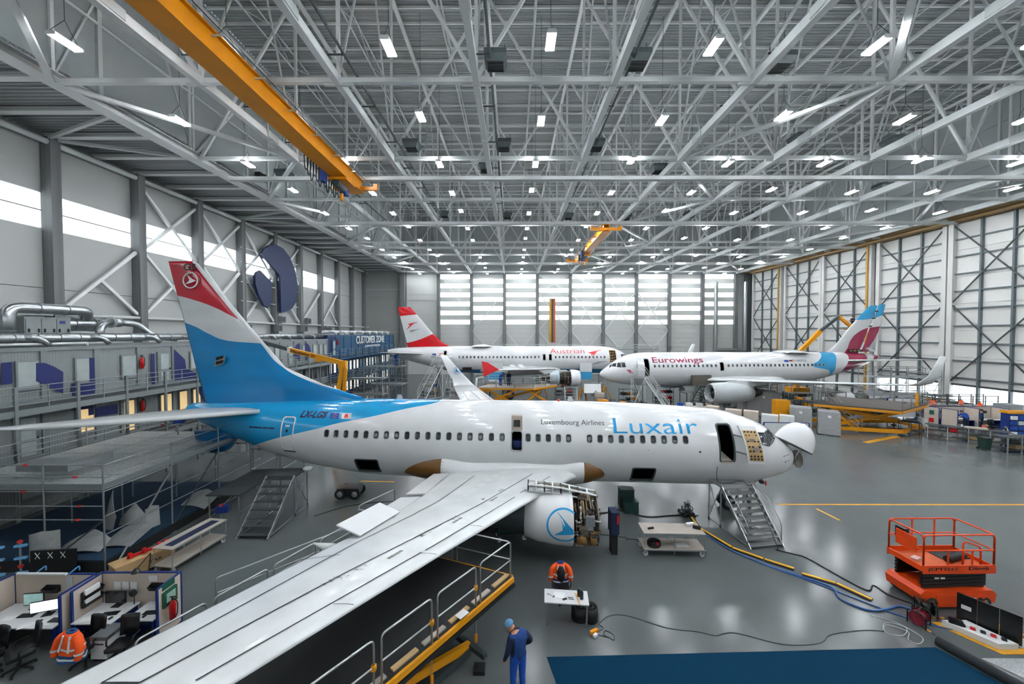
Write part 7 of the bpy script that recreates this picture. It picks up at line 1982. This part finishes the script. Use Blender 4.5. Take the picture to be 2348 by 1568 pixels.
# yellow platform beside the far engine
yp3, W3 = big_platform('yellow lift platform with white rails beside the exposed far engine', [(-4.3, 45.0), (2.4, 44.8), (5.6, 47.8), (-3.2, 47.8)], 2.5, plywood, 1.15)
for a, b in (((-3.6, 45.4, .3), (.5, 45.4, 2.2)), ((-3.2, 45.4, 2.2), (.3, 45.4, .3)), ((1.2, 45.6, .3), (3.6, 46.4, 2.2)), ((1.4, 45.6, 2.2), (4.6, 46.6, .3)), ((-3.4, 47.2, .3), (4.4, 47.2, 2.2))): bar('scissor_arm', W3(*a), W3(*b), .16, .24, yellow, yp3)
bar('base_beam', W3(-4, 45.3, .3), W3(4.6, 45.3, .3), .3, .3, yellow, yp3); bar('base_beam', W3(-4, 47.2, .3), W3(4.6, 47.2, .3), .3, .3, yellow, yp3)
for x in (-3.8, 4.4):
    for y in (45.3, 47.2): box('foot', W3(x, y, .08), (.4, .4, .16), black, yp3)
MB().tube(fillet([W3(-4.6, 44.8, .1), W3(-4.35, 45.0, 3.6)], .1), .05, 6).build('ladder_stile', white, yp3); MB().tube([W3(-4.9, 45.4, .1), W3(-4.5, 45.6, 3.6)], .05, 6).build('ladder_stile', white, yp3)
for i in range(8): rod('rung', W3(-4.58 + .03 * i, 44.82 + .02 * i, .3 + .4 * i), W3(-4.87 + .04 * i, 45.42 + .02 * i, .3 + .4 * i), .03, yellow, yp3, 6)
person('worker in blue bending at the wingtip on the yellow lift platform', (-1.6, 46.2, 2.5), R(-40), dict(chest=(0, .18, 1.22), neck=(0, .3, 1.34), skull=(0, .36, 1.4), head=(0, .42, 1.45), crown=(0, .47, 1.49), nose=(0, .5, 1.38), shL=(-.18, .22, 1.3), shR=(.18, .22, 1.3), elL=(-.2, .5, 1.25), elR=(.2, .5, 1.3), wrL=(-.15, .72, 1.4), wrR=(.15, .72, 1.45)), workblue, workblue, scale=1.05)
person('worker in dark navy standing on the yellow lift platform', (-.55, 46.0, 2.5), R(10), None, navycloth, navycloth, scale=1.05)
# ------------------------------------------------------------------ scaffolds around the far airliners
def tower(label, x0, x1, y0, y1, levels, n=3, m=galv, deck=grate, rail=True):
    t = thing('scaffold_tower', label, 'scaffold', ((x0 + x1) / 2, (y0 + y1) / 2, 0)); a, b = (x1 - x0) / 2, (y1 - y0) / 2; top = levels[-1] + (1.1 if rail else 0)
    for i in range(n + 1):
        x = -a + 2 * a * i / n
        for y in (-b, b): rod('standard', (x, y, 0), (x, y, top), .04, m, t, 6)
        if i < n: rod('brace', (x, -b, levels[0] * .1), (x + 2 * a / n, -b, levels[-1]), .03, m, t, 6)
    for z in levels:
        for i in range(n): bx('deck_plank', -a + 2 * a * i / n + .03, -a + 2 * a * (i + 1) / n - .03, -b, b, z - .06, z, deck, t)
        bx('toe_board', -a, a, -b - .02, -b + .02, z, z + .16, galv, t)
        for zz in (.5, 1.05):
            for y in (-b, b): rod('rail', (-a, y, z + zz), (a, y, z + zz), .03, m, t, 6)
    return t
tower('tall scaffold around the red and white airliner tail', -19.6, -14.6, 49.0, 51.8, (2.2, 4.6), 3); tower('scaffold dock in front of the red-tailed airliner with boards', -20.5, -16.0, 45.6, 48.0, (1.4, 3.4), 2)
tower('wide scaffold dock under the burgundy tail', 41.0, 48.6, 42.6, 44.6, (2.0, 4.0), 4); tower('narrow scaffold tower beside the burgundy tail', 36.0, 40.2, 48.5, 50.2, (2.4, 4.2), 2); tower('long low scaffold by the right-hand doors', 43.2, 49.6, 38.4, 39.6, (1.5,), 5, darksteel)
tower('scaffold walkway along the far wall', -8, 30, 77.5, 79, (5.6,), 10, steel2)
steps('boarding_steps', 'tall white boarding steps at the far door of the red-tailed airliner', (-10.2, 51.0, 4.6), (-12.2, 48.6), 1.6, 12, white, alu, (1.4,), 'full', 1.1)
steps('boarding_steps', 'white boarding steps at the door of the burgundy-tailed airliner', (14.9, 42.4, 4.0), (17.4, 41.2), 1.3, 12, white, alu, (1.4,), 'full', 1.1)
steps('work_steps', 'small grey work steps below the far engine', (7.3, 47.6, 2.2), (7.1, 45.2), 1.5, 7, steel2, alu, (.9,)); steps('work_steps', 'dark steps with worker under the grey wing', (28.6, 46.2, 2.9), (25.6, 43.8), 1.2, 9, darksteel, darksteel, (1.2,), 'full', 1.0); steps('work_steps', 'dark steps behind the grey engine', (24.5, 48.0, 2.2), (22.6, 46.8), 1.1, 7, darksteel, darksteel, (1.0,), 'full', .9)
person('worker in blue holding the wing above the dark steps', (29.0, 46.3, 2.9), R(30), dict(elL=(-.3, .1, 1.5), wrL=(-.26, .22, 1.75)), navycloth, navycloth, scale=1.05)
person('worker in dark clothes standing beside the grey covered box', (26.5, 43.6, 0), R(60), None, black, black, scale=1.1)
person('worker in blue overalls standing under the red-tailed airliner stabiliser', (-15.6, 49.9, 4.6), R(170), dict(elL=(-.32, .05, 1.45), wrL=(-.25, .2, 1.65)), workblue, workblue, scale=1.05)
person('worker in blue walking beyond the raised nose cone', (22.2, 28.6, 0), R(150), None, workblue, workblue, scale=1.05)
# cabinets and clutter behind the nose
greycover = mat('grey_fabric_cover', '#9b9d9d', .85, 0, .06, 5)
cabinet('grey fabric-covered cabinet, front one of the pair beside the yellow platform', (28.3, 33.6), (1.5, 1.5, 2.05), greycover, R(-35), 'covered cabinets', True); cabinet('grey fabric-covered cabinet, rear one of the pair beside the yellow platform', (27.0, 35.2), (1.6, 1.5, 2.1), greycover, R(-35), 'covered cabinets', True); cabinet('large grey covered box behind the white cabinets', (27.2, 41.6), (3.4, 2.0, 2.6), greycover, R(-4), None, True)
cabinet('yellow steel cabinet beside the grey covered cabinets', (26.6, 37.2), (1.3, .8, 2.4), yellow, R(-10), None, False, 1)
for i, (x, y, w) in enumerate(((20.6, 38.6, 1.1), (22.0, 37.4, 1.4), (23.0, 36.2, 1.2), (24.0, 35.0, 1.3), (25.0, 34.2, 1.1))): cabinet('cream cabinet in the row behind the airliner nose, %s from the left' % ORD[i], (x, y), (w, .9, 1.5 - .1 * (i % 2)), cream if i < 3 else white, R(-35), 'cream cabinet row', False, 2)
def whiteboard(label, p, w, h, rz, z=.5):
    t = thing('mobile_whiteboard', label, 'whiteboard', (p[0], p[1], 0), rz); bx('board', -w / 2, w / 2, -.03, .03, z, z + h, white, t)
    for s in (-1, 1): bx('board_stile', s * w / 2 - .04, s * w / 2 + .04, -.045, .045, .1, z + h + .02, navy, t); bar('board_foot', (s * w / 2, -.4, .08), (s * w / 2, .4, .08), .06, .06, navy, t); rod('caster', (s * w / 2 - .02, -.38, .05), (s * w / 2 + .02, -.38, .05), .05, black, t, 10)
    bx('top_rail', -w / 2, w / 2, -.04, .04, z + h, z + h + .05, navy, t)
whiteboard('white mobile board behind the nose, left one', (17.9, 30.0), 3.6, 1.4, R(-2), .45); whiteboard('white mobile board behind the raised nose cone', (21.6, 29.6), 3.4, 1.5, R(-4), .4); whiteboard('tilted grey mobile board beside the right cubicles', (40.0, 38.6), 2.6, 1.9, R(-8), .4)
trolley('work_bench', 'long bench with boxes in front of the grey engine', (20.0, 40.8), 4.6, .9, (.5, 1.0), R(-6), cream, steel2, 'bench')
for i, (x, w, m_) in enumerate(((18.3, .5, workblue), (19.2, .7, paper), (20.3, .6, white), (21.3, .5, cream))): smallthing('storage_box', 'box on the long bench by the grey engine, %s from the left' % ORD[i], 'box', (x, 40.85 - (x - 20) * .1, 1.2), (w, .5, .38), m_, -.1)
for i, (x, y, s_, m_, nm) in enumerate(((10.4, 43.6, (1.3, 1.0, 1.1), yellow, 'yellow'), (11.6, 43.0, (.6, .6, 1.0), navy, 'navy'), (12.4, 42.4, (.7, .6, 1.1), orange, 'orange'), (12.6, 40.4, (1.8, 1.2, .9), white, 'white'), (10.9, 47.2, (1.6, 1.2, 1.3), plywood, 'tan'), (6.6, 43.6, (.8, .7, .8), tan, 'brown'), (-5.9, 50.6, (1.1, .8, 1.0), red, 'red'), (-6.6, 52.9, (2.2, 1.1, 1.1), galv, 'silver'), (-13.9, 42.0, (2.0, 1.0, 1.3), white, 'pale'))):
    t = thing('equipment_cart', '%s equipment cart on the floor among the far airliners' % nm, 'cart', (x, y, 0), .3 * i)
    box('cart_body', (0, 0, s_[2] / 2 + .15), s_, m_, t, 0, 'bev'); rod('cart_handle', (-s_[0] / 2, s_[1] / 2, s_[2] + .3), (s_[0] / 2, s_[1] / 2, s_[2] + .3), .03, darksteel, t, 6)
    for q in (-1, 1):
        rod('handle_post', (q * s_[0] / 2, s_[1] / 2, .3), (q * s_[0] / 2, s_[1] / 2, s_[2] + .3), .03, darksteel, t, 6)
        for w_ in (-1, 1): rod('caster', (q * s_[0] * .4, w_ * s_[1] * .4 - .03, .1), (q * s_[0] * .4, w_ * s_[1] * .4 + .03, .1), .1, black, t, 10)
tp = thing('tripod_table', 'white panel on a black stand by the far engine', 'stand', (10.2, 48.6, 0)); MB().prism([(-1.1, -.5, 1.3), (1.1, -.5, 1.3), (1.3, .6, 2.3), (-.9, .6, 2.3)], (0, .03, .06)).build('panel', white, tp)
for x in (-.8, .8): rod('stand_leg', (x, 0, 0), (x, 0, 1.7), .05, black, tp); bar('stand_foot', (x, -.6, .05), (x, .6, .05), .08, .08, black, tp)
for i, (x, y) in enumerate(((9.0, 49.5), (12.6, 51.8), (-3.6, 53.4), (4.0, 53.6))):
    t = thing('aircraft_jack', 'orange aircraft jack under the far airliners, %s' % ('left of the white panel stand', 'right of the white panel stand', 'under the red-tailed wing root', 'beside the far engine')[i], 'jack', (x, y, 0))
    for q in range(3): a = 2 * PI * q / 3; rod('jack_leg', (.9 * math.cos(a), .9 * math.sin(a), .04), (0, 0, 1.9), .07, orange, t)
    rod('ram', (0, 0, .4), (0, 0, 2.9), .1, alu, t, 12)
# ------------------------------------------------------------------ right-hand cubicles and shelves
rc = thing('office_cubicle', 'cream cubicle row by the right-hand doors', 'cubicle', (42, 36, 0)); Q3 = lambda x, y: (x - 42, y - 36)
for p, q in (((40.4, 36.9), (40.9, 36.0)), ((41.0, 35.9), (41.4, 34.9)), ((41.2, 36.6), (44.0, 36.6)), ((44.0, 36.6), (44.0, 35.4)), ((44.0, 36.6), (46.6, 36.6)), ((46.6, 36.6), (46.6, 35.2))): partition(rc, Q3(*p), Q3(*q), 1.85)
for x in (41.9, 44.6, 45.8): box('wall_tray', (x - 42, .52, 1.35), (.45, .14, .22), black, rc)
box('first_aid_plate', (-1.42, .35, 1.35), (.3, .06, .4), firstaid, rc, R(-60)); box('extinguisher_sign', (-1.42, .36, .6), (.3, .05, .4), red, rc, R(-60))
desk('white desk with papers in the right-hand cubicles', 41.4, 43.9, 35.6, 36.5); desk('white desk with laptop in the right-hand cubicles', 44.2, 46.5, 35.6, 36.5)
monitor('bright laptop screen in the right-hand cubicles', (45.2, 36.2, .75), 0, .5, .34, screen_w); monitor('small monitor in the right-hand cubicles', (41.7, 36.2, .75), .2, .42, .32, screen_w)
for i, (x, y, w) in enumerate(((42.6, 36.0, .6), (43.3, 36.1, .5))): smallthing('paper_stack', 'white papers on the right-hand cubicle desk, %s pile' % ('left' if i == 0 else 'right'), 'paper', (x, y, .78), (w, .4, .05), paper, .2, 'box')
person('worker in blue leaning over papers at the right-hand cubicles', (42.3, 35.0, 0), R(-10), dict(chest=(0, .18, 1.22), neck=(0, .3, 1.34), skull=(0, .36, 1.4), head=(0, .42, 1.45), crown=(0, .47, 1.49), nose=(0, .5, 1.38), shL=(-.18, .22, 1.3), shR=(.18, .22, 1.3), elL=(-.24, .4, 1.1), elR=(.24, .4, 1.1), wrL=(-.15, .65, .95), wrR=(.15, .65, .95)), workblue, navycloth, scale=1.1)
person('worker in dark blue standing at the right-hand cubicles', (43.6, 34.9, 0), R(30), None, mat('teal_cloth', '#12395a', .85), navycloth, scale=1.1)
cabinet('tall grey cabinet at the end of the right-hand cubicles', (47.6, 36.1), (1.4, 1.2, 2.2), cont_grey, 0., None, False, 1)
def shelf_unit(label, c, L, W, zs, rz, m=alu):
    t = thing('shelf_bench', label, 'shelving', (c[0], c[1], 0), rz)
    for z in zs: bx('shelf', -L / 2, L / 2, -W / 2, W / 2, z - .03, z, tread if z == zs[-1] else darksteel, t)
    n = max(2, round(L / 1.2))
    for i in range(n + 1):
        for s in (-1, 1): bx('upright', -L / 2 + L * i / n - .03, -L / 2 + L * i / n + .03, s * W / 2 - .03, s * W / 2 + .03, 0, zs[-1], m, t)
    return t
shelf_unit('long silver shelf bench in front of the right-hand cubicles', (37.9, 31.3), 4.6, .9, (.2, .65, 1.1), R(-38)); shelf_unit('silver shelf bench at the right frame edge', (39.2, 28.6), 4.4, 1.0, (.2, .65, 1.15), R(2)); shelf_unit('dark tool table at the left end of the shelf bench', (35.5, 33.5), 1.3, .9, (.35, 1.1), R(-38), darksteel)
for i, (x, y, z, s_, m_, nm) in enumerate(((35.5, 33.5, 1.1, (.9, .6, .14), blackgloss, 'black tool tray'), (37.3, 31.8, .65, (.5, .4, .3), red, 'red box'), (37.0, 31.95, .2, (.5, .4, .25), alu, 'silver tins'), (38.3, 31.1, .2, (.7, .5, .3), pale_wood, 'wooden box'), (38.4, 28.6, .2, (.6, .5, .3), pale_wood, 'brown carton'), (39.3, 28.6, .2, (.7, .5, .3), blackgloss, 'black crate'), (40.3, 28.6, .2, (.6, .5, .2), yellow, 'yellow part'), (38.3, 31.0, 1.1, (1.2, .5, .12), cream, 'flat parcel'), (38.2, 28.7, .65, (.9, .6, .2), darksteel, 'dark tray'))):
    smallthing('stored_item', '%s stored on the right-hand shelf benches' % nm, 'stored item', (x, y, z + s_[2] / 2), s_, m_, -.6 if y > 30 else 0)
bn = thing('waste_bin', 'dark green wheeled waste bin in front of the shelf bench', 'bin', (36.4, 28.9, 0)); MB().rings([[V((sx * k, sy * k, z)) for sx, sy in ((-.26, -.28), (.26, -.28), (.26, .28), (-.26, .28))] for z, k in ((.06, .8), (.9, 1.0))], smooth=False).build('bin_body', green, bn); bx('bin_lid', -.3, .3, -.33, .33, .9, .98, mat('bin_lid', '#1b2a2a', .5), bn)
for s in (-1, 1): rod('bin_wheel', (s * .22 - .03, .24, .1), (s * .22 + .03, .24, .1), .1, black, bn, 12)
for i, (x, y, z) in enumerate(((39.3, 31.3, 1.35), (42.0, 37.6, 2.3), (45.0, 37.7, 2.3), (46.6, 37.5, 2.1), (40.4, 28.7, 1.35))):
    jacket('orange hi-vis jacket by the right-hand cubicles, %s' % ('on the shelf bench', 'left one behind the panels', 'middle one behind the panels', 'right one behind the panels', 'at the frame edge')[i], (x, y, z), .3 * i, hivis, navy, .9 if z > 1.5 else .55)
    if z > 1.5: rod_ = thing('coat_stand', 'thin coat stand behind the cubicle panels, %s' % ('left one', 'middle one', 'right one')[i - 1], 'coat stand', (x, y, 0)); rod('coat_pole', (0, 0, 0), (0, 0, z - .1), .03, darksteel, rod_); box('coat_foot', (0, 0, .03), (.5, .5, .06), darksteel, rod_)
office_chair('office chair with a pale yellow jacket by the shelf bench', (43.9, 34.2, 0), R(170)); jacket('black and pale yellow jacket by the shelf bench', (40.2, 30.6, 1.35), .5, black, mat('pale_yellow', '#d8cf9a', .8), .7)
bp = thing('parts_rack', 'blue rack of parts bins at the right frame edge', 'parts rack', (44.0, 32.4, 0), R(-4)); bx('rack_body', -1.4, 1.4, -.3, .3, .1, 2.1, navy, bp); bx('rack_top', -1.45, 1.45, -.35, .35, 2.1, 2.3, yellow, bp)
for r_ in range(4):
    for c_ in range(5): box('parts_bin', (-1.1 + .55 * c_, -.36, .4 + .45 * r_), (.46, .16, .3), workblue if (r_ + c_) % 3 else paper, bp)

# ------------------------------------------------------------------ dense shop-floor equipment between the far airliners
def rack(label, x, y, rz, w, d, h, m, fill):
    t = thing('parts_rack', label, 'rack', (x, y, 0), rz)
    for sx in (-1, 1):
        for sy in (-1, 1): rod('upright', (sx * w / 2, sy * d / 2, 0), (sx * w / 2, sy * d / 2, h), .035, m, t, 6)
    n = max(2, int(h / .55))
    for i in range(n):
        z = .2 + (h - .25) * i / (n - 1); bx('shelf', -w / 2, w / 2, -d / 2, d / 2, z - .03, z, m, t)
        if i < n - 1:
            for k in range(3): box('stored_part', (-w / 3 + w / 3 * k, .03 * ((i + k) % 3), z + .16), (w / 4.2, d * .7, .2 + .08 * ((i * 2 + k) % 3)), fill[(i + k) % len(fill)], t, .1 * (k - 1))
    return t
F1 = (blackgloss, steel2, pale_wood, navy); F2 = (darksteel, paper, red, blackgloss); F3 = (alu, darksteel, orange, cream)
RK = [(-12.6, 56.5, 0, 2.4, 1.0, 1.9, darksteel, F1, 'dark parts rack under the red-tailed airliner rear fuselage'), (-9.4, 57.5, .2, 2.0, .9, 1.6, galv, F2, 'silver parts rack under the red-tailed airliner middle'), (-5.2, 56.0, -.1, 2.2, 1.0, 1.5, darksteel, F3, 'dark rack with orange boxes behind the far wing'), (7.6, 56.2, .1, 2.6, 1.0, 1.8, darksteel, F2, 'dark rack with red boxes behind the far engine'), (12.8, 56.5, 0, 2.2, 1.0, 1.6, galv, F1, 'silver rack below the red-tailed airliner nose'),
      (15.2, 49.5, .3, 2.2, 1.0, 1.7, darksteel, F3, 'dark rack behind the white-nosed airliner'), (20.2, 50.5, 0, 2.4, 1.0, 1.9, darksteel, F2, 'dark rack below the middle of the burgundy-tailed airliner'), (31.8, 47.6, .1, 2.8, 1.1, 2.2, darksteel, F1, 'tall dark rack below the grey wing'), (34.4, 45.2, -.2, 2.6, 1.0, 1.9, galv, F3, 'silver rack behind the big yellow platform'), (37.6, 44.2, .2, 2.6, 1.1, 2.1, darksteel, F2, 'dark rack with red boxes behind the big yellow platform'), (40.3, 40.6, 0, 2.8, 1.1, 1.9, darksteel, F1, 'dark rack below the upturned grey wingtip'), (43.6, 40.2, .1, 2.6, 1.0, 1.8, galv, F2, 'silver rack near the right-hand doors'), (46.9, 41.2, 0, 2.8, 1.0, 2.2, darksteel, F3, 'dark rack against the right-hand doors'),
      (-19.4, 41.4, .1, 2.2, .9, 1.6, galv, F3, 'silver rack in front of the scaffold beside the blue containers'), (-16.6, 43.6, 0, 2.0, .9, 1.4, darksteel, F1, 'dark rack between the scaffolds near the blue containers'), (16.4, 37.6, -.4, 2.0, .9, 1.3, galv, F2, 'silver rack behind the airliner cockpit'), (33.8, 42.0, 0, 2.4, 1.0, 1.5, darksteel, F3, 'dark rack with orange boxes behind the yellow platform stairs')]
for x, y, rz, w, d, h, m, f, lb in RK: rack(lb, x, y, rz, w, d, h, m, f)
for i, (x, y, a) in enumerate(((39.5, 45.4, 0), (44.6, 47.0, .2), (-2.6, 57.0, 0), (24.2, 51.2, .1))):
    t = thing('cowl_stand', 'curved white cowl half on a black stand, %s' % ('behind the grey wingtip', 'under the burgundy tail', 'behind the far wing', 'below the burgundy-tailed airliner')[i], 'cowl', (x, y, 0), a)
    rg = []
    for xx in (-1.2, -.4, .4, 1.2): rg.append([V((xx, .9 * math.cos(PI * k / 10), 1.0 + .9 * math.sin(PI * k / 10))) for k in range(11)] + [V((xx, .84 * math.cos(PI * k / 10), 1.0 + .84 * math.sin(PI * k / 10))) for k in range(10, -1, -1)])
    MB().rings(rg, smooth=False).build('cowl_half', whitegloss, t)
    for sx in (-1, 1):
        for sy in (-1, 1): rod('stand_leg', (sx, sy * .85, 0), (sx, sy * .85, 1.0), .05, black, t)
        bar('stand_cross', (sx, -.85, .9), (sx, .85, .9), .07, .07, black, t)
